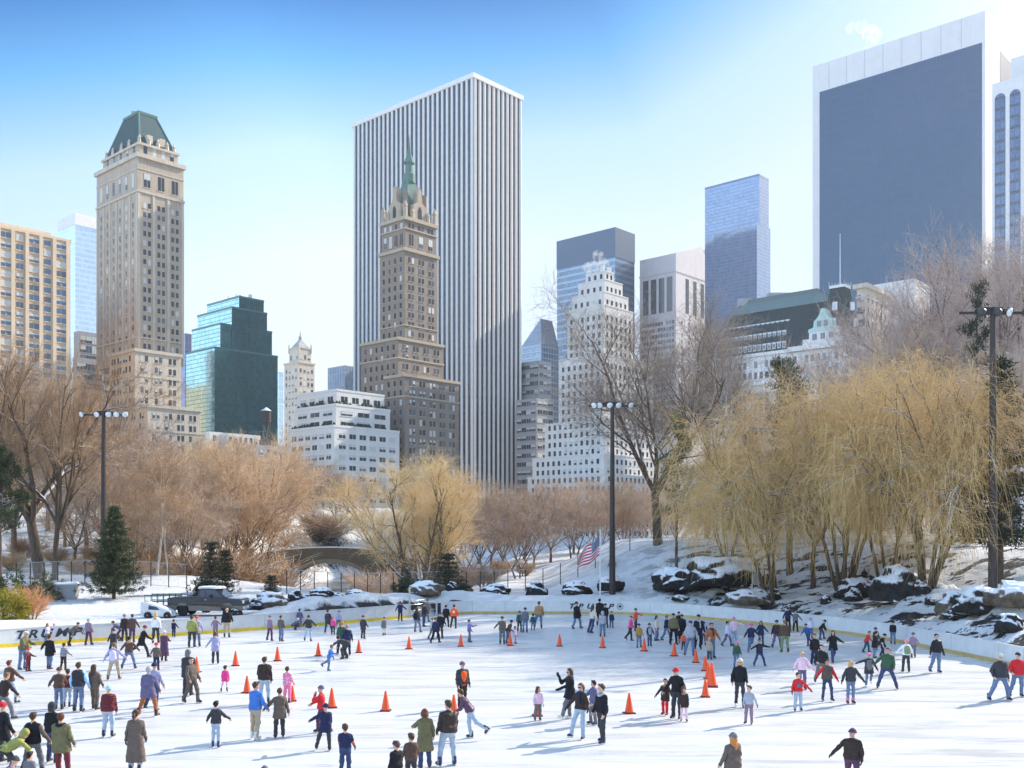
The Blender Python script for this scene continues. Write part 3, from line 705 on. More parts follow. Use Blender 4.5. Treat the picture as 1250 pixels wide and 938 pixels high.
# --- white terraced apartment building
Y0 = 360
b = Bld('terraced_building', 408, Y0, 'white terraced apartment building with ribbon windows and planted balconies')
z1, z2, z3 = Z_at(520, Y0), Z_at(494, Y0 + 3), Z_at(476, Y0 + 6)
T = b.tier('wall', WHT, 408, 353, 487.5, 0, topz=z1, cornice=[(None, .9, .15, WHT)], roof=M_RSNOW); fz = floors(5, z1, 3.75, .9)
b.wins(T, 'B', 6, fz, 2.9, 1.7, styles=(.55, .3, .15)); b.wins(T, 'A', 6, fz, 2.6, 1.7, styles=(.55, .3, .15))
T2 = b.tier('wall', WHT, 410, 360, 476, 0, z0=z1 - .5, topz=z2, Y=Y0 + 3, cornice=[(None, .9, .15, WHT)], roof=M_RSNOW)
for zz in (z1 + .8, z1 + 4.2): b.wins(T2, 'B', 3, [zz], 5.2, 1.6, styles=(.8, .15, .05)); b.wins(T2, 'A', 3, [zz], 5.2, 1.6, styles=(.8, .15, .05))
T3 = b.tier('wall', WHT, 411, 363, 469, 0, z0=z2 - .5, topz=z3, Y=Y0 + 6, cornice=[(None, .8, .15, WHT)], roof=M_RSNOW)
b.wins(T3, 'B', 4, [z2 + 1.3], 3.0, 2.2, styles=(.8, .15, .05)); b.wins(T3, 'A', 4, [z2 + 1.3], 3.0, 2.2, styles=(.8, .15, .05))
b.finish(WHT)
HEDGE = simple('terrace_hedge', (.045, .05, .035), .9, 0, .1, .5, 1.5)
for Tt, zz in ((T2, z2), (T, z1)):
    m = MB()
    for k in range(26):
        u = random.uniform(0, Tt['lb']); q = b.p(Tt, random.uniform(.6, 1.4), u, zz); s_ = random.uniform(.4, .9); m.lathe([(s_ * .7, zz), (s_, zz + s_), (.1, zz + s_ * 2.2)], 6, c=q[:2])
        u = random.uniform(0, Tt['la']); q = b.p(Tt, u, random.uniform(.6, 1.4), zz); m.lathe([(s_ * .7, zz), (s_, zz + s_), (.1, zz + s_ * 2.2)], 6, c=q[:2])
    o = m.build('terrace_planting', HEDGE, b.root); o['kind'] = 'stuff'
# --- grey box with bluish side
b = Bld('office_block', 421, 560, 'plain grey block with bluish glass side above the white terraced building')
T = b.tier('wall', glass_mat('grey_blue_grid', (.20, .26, .36), (2.2, 3.6), (.34, .36, .38), .35, .25, .5), 421, 400, 452, 446); b.finish()

# --- brown brick tower with green spire
Y0 = 400
b = Bld('brick_tower', 489, Y0, 'brown brick hotel tower with chateau top and green copper spire')
zA, zB, zC, zD = Z_at(458, Y0 - 10), Z_at(413, Y0 - 4), Z_at(304, Y0), Z_at(266, Y0 + 1)
T = b.tier('wall', BRN, 494, 470, 560, 0, Y=Y0 - 10, topz=zA, cornice=[(None, 1.1, .5, BRNT), (zA - 8, .6, .35, BRNT)])
b.wins(T, 'B', 5, floors(6, zA - 1, 3.7), 1.15, 2.2, pair=1.8); b.wins(T, 'A', 3, floors(6, zA - 1, 3.7), 1.1, 2.1)
Tm = b.tier('wall', BRN, 486, 441, 541, 0, Y=Y0 - 4, topz=zB, cornice=[(None, 1.1, .5, BRNT), (zB - 7.5, .6, .35, BRNT)])
b.wins(Tm, 'B', 4, floors(6, zB - 1, 3.7), 1.15, 2.2, pair=1.8); b.wins(Tm, 'A', 6, floors(6, zB - 1, 3.7), 1.1, 2.1)
Tt = b.tier('wall', BRN, 494, 464, 534, 0, z0=zB - 2, topz=zC, cornice=[(None, 1.3, .7, BRNT), (zB + 6, .5, .3, BRNT)])
fl = floors(zB + 1, zC - 1, 3.6); b.wins(Tt, 'B', 3, fl, 1.15, 2.1, pair=1.8); b.wins(Tt, 'A', 4, fl, 1.1, 2.1)
Tu = b.tier('wall', BRN, 494.5, 466, 532.5, 0, z0=zC - .5, topz=zD, Y=Y0 + 1, cornice=[(None, 1.4, .7, BRNT), (zD - 4, .5, .4, BRNT)])
b.wins(Tu, 'B', 3, [zC + 2], 2.2, 4.6); b.wins(Tu, 'A', 4, [zC + 2], 1.7, 4.6); b.wins(Tu, 'B', 3, [zD - 3.6], 1.2, 2.0, pair=1.8); b.wins(Tu, 'A', 4, [zD - 3.6], 1.2, 2.0)
ctr = b.p(Tu, Tu['la'] / 2, Tu['lb'] / 2, 0); zE = Z_at(214, Y0 + 8); zF = Z_at(200, Y0 + 8); zG = Z_at(160, Y0 + 8)
b.frustum('roof', COPPER, Tu, zD, zE, (2.2, 2.2), (Tu['la'] * .40, Tu['lb'] * .40))
m = MB(); r0 = 2.6; m.lathe([(r0, zE - 2), (r0 * .95, zE + 1.5), (r0 * .6, zE + 2), (r0 * .6, zF + 1), (r0 * .9, zF + 1.4), (.9, zF + 5), (.35, zF + 9), (.06, zG)], 8, c=ctr[:2]); m.build('spire', COPPER, b.root)
for (u, v, ang) in ((.5, 0, 'A'), (0, .5, 'B')):
    q = b.p(Tu, Tu['la'] * u if ang == 'A' else 1.6, Tu['lb'] * v if ang == 'B' else 1.6, zD)
    d = GA if ang == 'A' else GB; n = -GB if ang == 'A' else -GA
    Mx = Matrix(((d[0], n[0], 0, q[0]), (d[1], n[1], 0, q[1]), (0, 0, 1, zD), (0, 0, 0, 1)))
    m = MB(); hw = 3.4; m.prism([(-hw, 0), (hw, 0), (hw, 6.5), (1.3, 8), (.9, 12.5), (0, 14.2), (-.9, 12.5), (-1.3, 8), (-hw, 6.5)], -1.8, 1.0)
    m.v = [tuple(Mx @ Vector(p)) for p in m.v]; m.build('gable', BRNT, b.root)
    m = MB(); m.prism([(-.9, 1.5), (.9, 1.5), (.9, 5), (0, 6.4), (-.9, 5)], .9, 1.12); m.v = [tuple(Mx @ Vector(p)) for p in m.v]; m.build('gable_window', G_DARK, b.root)
for u, v in ((.03, .03), (.97, .03), (.03, .97), (.25, .03), (.75, .03), (.03, .25), (.03, .75)):
    q = b.p(Tu, Tu['la'] * u, Tu['lb'] * v, zD); hh = 7.5 if (u < .1 and v < .1) or u > .9 or v > .9 else 5
    m = MB(); m.lathe([(.95, zD), (.85, zD + hh * .6), (1.05, zD + hh * .66), (.05, zD + hh)], 6, c=q[:2]); m.build('pinnacle', BRNT, b.root)
for v in (.2, .8):
    q = b.p(Tu, 3.5, Tu['lb'] * v, zD); m = MB(); m.box(q[0] - 1, q[0] + 1, q[1] - 1, q[1] + 1, zD, zD + 12.5); m.build('chimney', BRN, b.root)
b.finish(BRNT)

# --- white marble slab with vertical piers
Y0 = 470
GMG = glass_mat('dark_strip_glass', (.018, .030, .062), (2.0, 3.8), (.015, .022, .045), .15, .15, .1, (.35, (.014, .02, .04)))
b = Bld('office_tower', 578, Y0, 'broad white marble office slab with dark vertical window strips')
zt = Z_at(91, Y0)
T = b.tier('wall', GMG, 578, 432, 636, 0, topz=zt, roof=M_ROOF)
def pier(T, face, u, w, d, z0, z1, mat, name='pier'):
    q = [(u - w / 2, -d), (u, -d * 1.9), (u + w / 2, -d), (u + w / 2, .1), (u - w / 2, .1)]
    q = [b.p(T, a, c, 0) if face == 'A' else b.p(T, c, a, 0) for a, c in q]; n = len(q)
    m = MB(); m.add([(a[0], a[1], z) for z in (z0, z1) for a in q], [(i, (i + 1) % n, n + (i + 1) % n, n + i) for i in range(n)] + [tuple(range(n)), tuple(range(n, 2 * n))])
    return m.build(name, mat, b.root)
for k in range(27): pier(T, 'A', T['la'] * (k + .25) / 26.5, T['la'] / 26.5 * .42, .45, 0, zt, MARB)
for k in range(11): pier(T, 'B', T['lb'] * (k + .25) / 10.5, T['lb'] / 10.5 * .44, .45, 0, zt, MARB)
b.ring('cornice', MARB, T, zt - .6, 2.2, .95)
b.finish()

# --- glass building with pyramid skylight, and blocks right of the slab
b = Bld('glass_tower', 661, 640, 'dark blue glass tower with pointed glass pyramid top behind the marble slab')
PYR = glass_mat('pyramid_glass', (.16, .22, .30), (2.5, 3.6), (.35, .38, .42), .5, .15, .4, (.4, (.26, .30, .36)))
T = b.tier('wall', PYR, 661, 636, 682, 420); zt = Z_at(396, 660)
m = MB(); q_ = [b.p(T, u, v, T['z1']) for u, v in ((0, 0), (T['la'], 0), (T['la'], T['lb']), (0, T['lb']))]; a_ = [b.p(T, T['la'] * .12, T['lb'] * f, zt) for f in (.10, .75)]
m.add(q_ + a_, [(0, 1, 4), (1, 2, 5, 4), (2, 3, 5), (3, 0, 4, 5)]); m.build('roof', simple('skylight_grey', (.26, .30, .36), .3, .3), b.root); b.finish()
b = Bld('office_block', 655, 470, 'grey beige banded office block right of the marble slab, below the glass pyramid')
T = b.tier('wall', GRYW, 655, 630, 676, 486); 
for z in floors(8, T['z1'], 4.0): b.wins(T, 'A', 4, [z], T['la'] * .2, 1.9); b.wins(T, 'B', 3, [z], T['lb'] * .26, 1.9)
T2 = b.tier('wall', GRYW, 658, 636, 673, 440, Y=490); 
for z in floors(T['z1'], T2['z1'], 4.0): b.wins(T2, 'A', 4, [z], T2['la'] * .2, 1.9); b.wins(T2, 'B', 3, [z], T2['lb'] * .26, 1.9)
b.finish(GRYW)
# --- dark blue banded slab
DBG = glass_mat('dark_blue_glass', (.10, .14, .20), (1.8, 4.0), (.07, .10, .14), .55, .1, .1, (.38, (.20, .27, .36)), .2)
b = Bld('glass_tower', 751, 640, 'dark blue banded glass slab rising behind the white stepped tower')
T = b.tier('wall', DBG, 751, 680, 774.5, 278); b.ring('cornice', simple('dark_blue_trim', (.07, .10, .15), .3, .4), T, T['z1'] - 9, 18.5, .25); b.finish()

# --- white stepped art deco tower
Y0 = 430
b = Bld('setback_tower', 737, Y0, 'white brick stepped tower with many setbacks and steaming flat roof')
tiers = [(738, 644, 800, 579, -26), (737, 650, 800, 555, -22), (737, 665, 800, 512, -18), (736, 682, 797, 432, -9), (737, 692.5, 773, 372, -4), (737.5, 698, 767, 356, -2), (738, 706, 760, 341, 0), (738.5, 715, 749, 331, 2)]
zprev = 0
for i, (cp, L, Rr, top, dy) in enumerate(tiers):
    T = b.tier('wall', WHT, cp, L, Rr, top, z0=max(0, zprev - 1), Y=Y0 + dy, cornice=[(None, .5, .15, WHT)], roof=M_RSNOW)
    zs = floors(max(zprev, 4), T['z1'] - .5, 3.6)
    b.wins(T, 'A', max(2, int(T['la'] / 3.1)), zs, 1.25, 2.0, styles=(.7, .25, .05)); b.wins(T, 'B', max(2, int(T['lb'] / 3.1)), zs, 1.25, 2.0, styles=(.7, .25, .05)); zprev = T['z1']
for v in (2, 7): 
    q = b.p(T, 3, v, T['z1']); m = MB(); m.lathe([(.9, T['z1'] - 1), (.9, T['z1'] + 3.2)], 8, c=q[:2]); m.build('chimney', WHT, b.root)
STEAM = q
b.finish(WHT)

# --- pink granite tower with broken pediment
Y0 = 640
b = Bld('pediment_tower', 826, Y0, 'pale pink granite tower with notched gable top')
zt = Z_at(320, Y0 - 0)
T = b.tier('wall', GRAN, 825, 781, 896, 0, topz=Z_at(309, Y0))
za = Z_at(303, Y0 + 20); hb = T['lb']; z1 = T['z1']
cx_, cr = hb * .5, 3.6
poly = [(0, z1)] + [(cx_ - cr, z1 + (za + 3 - z1) * (cx_ - cr) / cx_)] + [(cx_ + cr * math.cos(a), z1 + (za + 3 - z1) * .86 - cr * .35 + -cr * math.sin(math.pi - a) * .9) for a in np.linspace(math.pi, 0, 9)] + [(cx_ + cr, z1 + (za + 3 - z1) * (cx_ - cr) / cx_)] + [(hb, z1)]
V = []; n = len(poly)
for u in (0, T['la']): V += [b.p(T, u, v, z) for v, z in poly]
m = MB(); m.add(V, [tuple(range(n)), tuple(range(2 * n - 1, n - 1, -1))] + [(i, (i + 1) % n, n + (i + 1) % n, n + i) for i in range(n)]); m.build('pediment', GRAN, b.root)
b.wins(T, 'A', 4, [z1 - 36], 4.2, 22, T['la'] * .06, T['la'] * .94, styles=(.9, .1, 0)); b.wins(T, 'B', 6, [z1 - 36], 4.0, 22, T['lb'] * .12, T['lb'] * .88, styles=(.9, .1, 0), blue=True)
fl = floors(70, z1 - 40, 3.9); b.wins(T, 'A', 12, fl, 1.7, 2.2); b.wins(T, 'B', 8, fl, 1.5, 2.2)
b.ring('cornice', GRAN, T, z1 - 11, .8, .4); b.finish()

# --- blue mirrored tower
BLG = glass_mat('blue_mirror_glass', (.20, .26, .38), (1.5, 1.9), (.18, .23, .32), .35, .08, .14, None, .18)
b = Bld('glass_tower', 927, 560, 'slim blue mirrored glass tower above the dark hotel roof')
T = b.tier('wall', BLG, 927, 860.5, 938.5, 214); b.ring('cornice', simple('blue_trim', (.15, .2, .3), .4, .3), T, T['z1'] + .4, .8, .1)
T2 = b.tier('annex', BLG, 924, 872, 940.5, 272, Y=557); b.finish()

# --- white hotel with dark mansard roof
Y0 = 300
b = Bld('hotel', 1032, Y0, 'white hotel with dark slate mansard roof, green gable and corner turret')
ze = Z_at(420, Y0)
HOT = wall_mat('hotel_brick', (.74, .71, .68), .06)
T = b.tier('wall', HOT, 1032, 868, 1050, 0, topz=ze, cornice=[(None, 1.0, .9, HOT), (ze - 9, .9, .8, HOT), (ze - 21, .6, .4, HOT)])
nA = 22
for i, z in enumerate(floors(6, ze - 10, 3.7)): b.wins(T, 'A', nA, [z], 1.1, 2.2, pair=0, styles=(.55, .35, .1))
b.wins(T, 'A', nA, [ze - 7.4, ze - 4.0], 1.1, 2.1, styles=(.55, .35, .1)); b.wins(T, 'B', 4, floors(6, ze, 3.7), 1.1, 2.2)
zr = Z_at(366, Y0 + 6); zr2 = Z_at(353, Y0 + 12)
b.frustum('roof', SLATE, T, ze + .5, zr, (.3, .3), (5.2, 4.0))
b.frustum('upper_roof', wall_mat('roof_copper_light', (.15, .20, .205), .1), T, zr, zr2, (5.0, 3.8), (11, 5.6))
DORM = simple('dormer_white', (.66, .67, .68), .7)
slope = 4.9 / (zr - ze)
for row, zz in enumerate((ze + 1.4, ze + 5.0, ze + 8.4)):
    for k in range(14):
        u = 19 + (T['la'] - 21) * (k + .5 + .3 * (row % 2)) / 14.5
        q = b.p(T, u, .3 + (zz - ze) * slope, zz)
        Mx = Matrix(((GA[0], -GB[0], 0, q[0]), (GA[1], -GB[1], 0, q[1]), (0, 0, 1, zz), (0, 0, 0, 1)))
        m = MB(); m.box(-.55, .55, -1.2, .35, 0, 1.7, 0, Mx); m.box(-.38, .38, .3, .42, .25, 1.45, 1, Mx); m.box(-.7, .7, -1.3, .5, 1.7, 1.95, 0, Mx); m.build('dormer', [DORM, G_MID], b.root)
# gable
q = b.p(T, 6.5, -.6, ze); Mx = Matrix(((GA[0], -GB[0], 0, q[0]), (GA[1], -GB[1], 0, q[1]), (0, 0, 1, 0), (0, 0, 0, 1)))
m = MB(); m.prism([(-5.6, ze - .5), (11.5, ze - .5), (11.5, ze + 1.0), (6.5, ze + 1.0), (6.5, ze + 2.6), (4.4, ze + 2.6), (4.4, ze + 4.6), (-4.4, ze + 4.6), (-4.4, ze + 2.4), (-5.6, ze + 2.4)], -4.5, .4); m.v = [tuple(Mx @ Vector(p)) for p in m.v]; m.build('gable', HOT, b.root)
m = MB(); m.prism([(-4.7, ze + 4.6), (4.7, ze + 4.6), (4.5, ze + 5.4), (3.0, ze + 5.8), (2.8, ze + 7.6), (1.4, ze + 8.9), (.5, ze + 11.2), (-.5, ze + 11.2), (-1.4, ze + 8.9), (-2.8, ze + 7.6), (-3.0, ze + 5.8), (-4.5, ze + 5.4)], -4, .6); m.v = [tuple(Mx @ Vector(p)) for p in m.v]; m.build('gable_roof', PALEC, b.root)
for x0, zz in [(-2.6, ze + 2.2), (0, ze + 2.2), (2.6, ze + 2.2), (-1.1, ze + 5.9), (1.1, ze + 5.9)]:
    m = MB(); m.box(x0 - .6, x0 + .6, .4, .75, zz, zz + 1.7, 0, Mx); m.build('gable_window', G_MID, b.root)
# corner turret
zt0, zt1 = ze + 1, Z_at(348, Y0 + 2)
Tt = dict(C=T['C'] + GA * -.5 + GB * 1.0, la=9.5, lb=9.5, z0=ze, z1=ze + 1)
b.frustum('turret_roof', SLATE, Tt, ze, zt1, (.0, .0), (2.6, 2.6)); Tt2 = dict(C=Tt['C'] + GA * 2.4 + GB * 2.4, la=4.7, lb=4.7, z0=zt1, z1=zt1 + .8)
b.box('turret_cap', HOT, Tt2)
m = MB()
for k in range(6):
    for (u, v) in ((k / 5, 0), (0, k / 5)): q = b.p(Tt2, 4.7 * u, 4.7 * v, zt1 + .8); m.lathe([(.12, zt1 + .8), (.05, zt1 + (2.2 if k in (0, 5) else 1.5))], 5, c=q[:2])
m.build('cresting', PALEC, b.root)
for (u, v, zz) in ((-.1, 4.7, ze + 6), (4.7, -.1, ze + 6), (4.7, 1, ze + 11), (1, 4.7, ze + 11)):
    q = b.p(Tt, u, v, zz); m = MB(); m.box(q[0] - .6, q[0] + .6, q[1] - .6, q[1] + .6, zz - .2, zz + 2.2); m.build('dormer', DORM, b.root)
q = b.p(Tt2, 2.3, 2.3, zt1); m = MB(); m.tube([(q[0], q[1], zt1), (q[0], q[1], Z_at(284, Y0 + 6))], [.16, .07], 6); m.build('flagpole', simple('white_paint', (.75, .75, .75), .4), b.root)
for u, w_ in ((26, 3.5), (38, 2.2)):
    q = b.p(T, u, 9, zr2); m = MB(); m.box(q[0] - w_, q[0] + w_, q[1] - 1.5, q[1] + 1.5, zr2 - 1, zr2 + 1.4); m.build('roof_plant', GRYW, b.root)
b.finish(HOT)
# neighbours right of the hotel
b = Bld('stone_block', 1052, 330, 'pale stone block with heavy cornice just right of the dark hotel roof')
T = b.tier('wall', LIMEL, 1056, 1046, 1084, 349, Y=322, cornice=[(None, 1.4, 1.0, LIMEL), (Z_at(362, 322), .5, .3, LIMEL)]); b.wins(T, 'B', 5, floors(8, T['z1'] - 2, 3.9), 1.2, 2.2); b.wins(T, 'A', 2, floors(8, T['z1'] - 2, 3.9), 1.2, 2.2); b.finish(LIMEL)
b = Bld('white_block', 1090, 380, 'plain white block in front of the giant dark glass slab')
T = b.tier('wall', TRAV, 1116, 1058, 1135, 340, Y=385); b.finish()

# --- giant dark glass slab with travertine frame
Y0 = 420
SOL = glass_mat('slate_blue_glass', (.034, .070, .125), (1.5, 3.7), (.031, .065, .116), .25, .25, .07, None, .04)
b = Bld('office_tower', 1203, Y0, 'giant slab of dark slate blue glass framed in white stone')
zt = Z_at(13, Y0)
T = b.tier('wall', TRAV, 1203, 992, 1243, 0, topz=zt)
la, lb = T['la'], T['lb']
def panel(T, face, u0, u1, z0, z1, mat, name, out=.25):
    V = [b.p(T, u, -out, z) if face == 'A' else b.p(T, -out, u, z) for u, z in ((u0, z0), (u1, z0), (u1, z1), (u0, z1))]
    V += [b.p(T, u, .1, z) if face == 'A' else b.p(T, .1, u, z) for u, z in ((u0, z0), (u1, z0), (u1, z1), (u0, z1))]
    UV = [(u, z) for u, z in ((u0, z0), (u1, z0), (u1, z1), (u0, z1))]
    Fq = [(0, 1, 2, 3), (4, 7, 6, 5), (0, 4, 5, 1), (1, 5, 6, 2), (2, 6, 7, 3), (3, 7, 4, 0)]
    uv = []
    for f in Fq: uv += [UV[i % 4] for i in f]
    me = mesh_np(name, V, Fq, None, [mat], uv=uv); bm = bmesh.new(); bm.from_mesh(me); bmesh.ops.recalc_face_normals(bm, faces=bm.faces); bm.to_mesh(me); bm.free()
    return obj(name, me, b.root)
zb_ = Z_at(51, Y0)
panel(T, 'A', la * .018, la * .955, 0, zb_, SOL, 'glass_facade', .12)
SEAM = simple('travertine_seam', (.50, .48, .50), .8)
for k in range(1, 9): panel(T, 'A', la * (.017 + .944 * k / 8.6) - .15, la * (.017 + .944 * k / 8.6) + .15, zb_ + .5, zt - .3, SEAM, 'seam', .05)
panel(T, 'B', lb * .42, lb * .80, 20, Z_at(60, Y0 + 12), simple('slot_glass', (.05, .075, .13), .6, 0, .1), 'window_slot', .1)
b.finish()
# --- white tower with arched strips at the right edge
b = Bld('arcaded_tower', 1212, 330, 'white tower with tall dark arched window strips at the right edge')
T = b.tier('wall', TRAV, 1300, 1211, 1340, 100, Y=330, topz=Z_at(103, 345)); lb = T['la']
AR = glass_mat('arched_glass', (.06, .09, .15), (1.5, 3.6), (.10, .10, .12), .5, .15, .2, (.3, (.05, .06, .09)))
for k in range(6):
    u0 = lb - 4.2 - k * 4.7; u1 = u0 + 3.3
    if u0 < 0: break
    zt = T['z1'] - 3.5; pts = [(u0, 5), (u1, 5), (u1, zt - 2)] + [((u0 + u1) / 2 + 1.6 * math.cos(a), zt - 2 + 1.6 * math.sin(a)) for a in np.linspace(0, math.pi, 8)[1:-1]] + [(u0, zt - 2)]
    n = len(pts); V = [b.p(T, u, -.15, z) for u, z in pts] + [b.p(T, u, .1, z) for u, z in pts]
    Fc = [tuple(range(n))] + [(i, (i + 1) % n, n + (i + 1) % n, n + i) for i in range(n)]
    me = bpy.data.meshes.new('arched_window'); me.from_pydata(V, [], Fc); uvl = me.uv_layers.new(name='UVMap')
    for p_ in me.polygons:
        for li in p_.loop_indices: uvl.data[li].uv = pts[me.loops[li].vertex_index % n]
    me.materials.append(AR); obj('arched_window', me, b.root)
b.tier('rear_block', MARB, 1310, 1234, 1340, 76, Y=345, topz=Z_at(78, 362)); b.finish()

def steam(px, Y, py, r, label, seed, stretch=(1, 1, 1)):
    rr = np.random.default_rng(seed); bm = bmesh.new()
    for k in range(7):
        c = Vector((rr.normal(0, r * .8) * stretch[0] + k * r * .18, rr.normal(0, r * .4), rr.normal(0, r * .45) * stretch[2] + k * r * .10)); s_ = r * rr.uniform(.45, .9)
        bmesh.ops.create_icosphere(bm, subdivisions=3, radius=s_, matrix=Matrix.Translation(c))
    me = bpy.data.meshes.new('steam_plume'); bm.to_mesh(me); bm.free()
    t = NT('steam'); t.nt.nodes.remove(t.b); v = t.n('ShaderNodeVolumePrincipled'); v.inputs['Color'].default_value = (1, 1, 1, 1); v.inputs['Anisotropy'].default_value = .2
    n_ = t.noise(t.coord('Object'), 1.6 / r, 5, .65); t.l(t.ramp(n_, [(.46, 0.0), (.72, 1.3 / r)]), v.inputs['Density']); t.l(v.outputs[0], t.out.inputs['Volume']); me.materials.append(t.mat)
    o = obj('steam_plume', me, None, (X_at(px, Y), Y, Z_at(py, Y))); return tag(o, label, 'steam', kind='stuff')
steam(721, 445, 326, 3.4, 'white steam plume blowing off the roof of the white stepped tower', 3)
steam(1052, 700, 42, 7.0, 'small white wisp of vapour in the sky left of the giant slab', 6, (1.2, 1, 1))
# ================================================================ TREES
def bark_mat(name, col, snow=.8, rough=.9, thr=(.55, .72)):
    t = NT(name); oc = t.coord('Object'); geo = t.n('ShaderNodeNewGeometry'); sp = t.n('ShaderNodeSeparateXYZ'); t.l(geo.outputs['Normal'], sp.inputs[0])
    b = t.ramp(t.noise(t.coord('Object', (3, 3, .7)), 2.5, 5), [(.3, tuple(x * .6 for x in col)), (.7, tuple(x * 1.4 for x in col))])
    z = t.math('ADD', sp.outputs['Z'], t.math('MULTIPLY', t.math('SUBTRACT', t.noise(oc, 1.1, 3), .5), .9))
    sn = t.math('MULTIPLY', t.ramp(z, [(thr[0], 0.0), (thr[1], 1.0)]), snow)
    t.set(t.mix(sn, b, (.8, .8, .82)), rough, 0, .2); t.bump(t.noise(t.coord('Object', (4, 4, .8)), 4, 4), .5, .05); return t.mat
def twig_mat(name, c0, c1, rough=.75, snow=0.0):
    t = NT(name); v = t.noise(t.coord('Object'), .55, 3)
    inf = t.n('ShaderNodeObjectInfo'); 
    f = t.math('ADD', v, t.math('MULTIPLY', t.math('SUBTRACT', inf.outputs['Random'], .5), .35))
    col = t.ramp(f, [(.25, c0), (.75, c1)])
    if snow:
        geo = t.n('ShaderNodeNewGeometry'); sp = t.n('ShaderNodeSeparateXYZ'); t.l(geo.outputs['Normal'], sp.inputs[0])
        k = t.math('ADD', sp.outputs['Z'], t.math('MULTIPLY', t.math('SUBTRACT', t.noise(t.coord('Object'), 1.7, 4, .7), .5), 1.6))
        col = t.mix(t.math('MULTIPLY', t.ramp(k, [(.82, 0.0), (.95, 1.0)]), snow), col, (.80, .79, .78))
    t.set(col, rough, 0, .25); return t.mat
BARK = bark_mat('bark_dark', (.10, .073, .055), .95, .9, (.38, .6)); BARKB = bark_mat('bark_brown', (.17, .115, .08), .9, .9, (.35, .6)); BIRCH = bark_mat('bark_birch', (.55, .46, .38), .5); BARKW = bark_mat('bark_willow', (.095, .07, .045), .95, .9, (.30, .55))
BARKN = bark_mat('bark_bare', (.10, .07, .055), 0)
TW_BR = twig_mat('twig_brown', (.24, .145, .08), (.62, .42, .25), snow=.75); TW_GR = twig_mat('twig_grey', (.20, .15, .11), (.44, .335, .255), snow=.6); TW_RED = twig_mat('twig_reddish', (.23, .14, .085), (.54, .37, .235), snow=.7)
TW_GOLD = twig_mat('twig_gold', (.58, .38, .16), (.84, .62, .32), snow=.5); TW_WIL = twig_mat('twig_willow', (.44, .275, .10), (.76, .51, .225), snow=.5); TW_YEL = twig_mat('twig_yellow', (.48, .31, .17), (.74, .53, .32), snow=.7); TW_FROST = twig_mat('twig_frosted', (.36, .26, .21), (.66, .54, .47), snow=.95)
NEED = twig_mat('needles_green', (.028, .042, .020), (.085, .10, .042)); NEEDY = twig_mat('needles_olive', (.05, .06, .02), (.15, .15, .05)); NEEDD = twig_mat('needles_dark', (.016, .026, .018), (.05, .062, .035))

def tubes_np(P, Rad, n=3):
    """P (M,K,3) polylines, Rad (M,K) -> verts, quads"""
    M_, K = P.shape[:2]
    d = P[:, -1] - P[:, 0]; d /= np.linalg.norm(d, axis=1)[:, None] + 1e-9
    ref = np.where(np.abs(d[:, 2:3]) < .9, np.array([[0, 0, 1.]]), np.array([[1., 0, 0]]))
    u = np.cross(d, ref); u /= np.linalg.norm(u, axis=1)[:, None] + 1e-9; v = np.cross(d, u)
    a = np.arange(n) * 2 * np.pi / n
    ring = u[:, None, :] * np.cos(a)[None, :, None] + v[:, None, :] * np.sin(a)[None, :, None]
    V = P[:, :, None, :] + ring[:, None] * Rad[:, :, None, None]
    base = (np.arange(M_) * K * n)[:, None, None]; k = np.arange(K - 1)[None, :, None] * n; j = np.arange(n)[None, None, :]; j2 = (j + 1) % n
    Fq = np.stack(np.broadcast_arrays(base + k + j, base + k + j2, base + k + n + j2, base + k + n + j), -1).reshape(-1, 4)
    return V.reshape(-1, 3), Fq
def unit(v): return v / (np.linalg.norm(v, axis=-1, keepdims=True) + 1e-9)
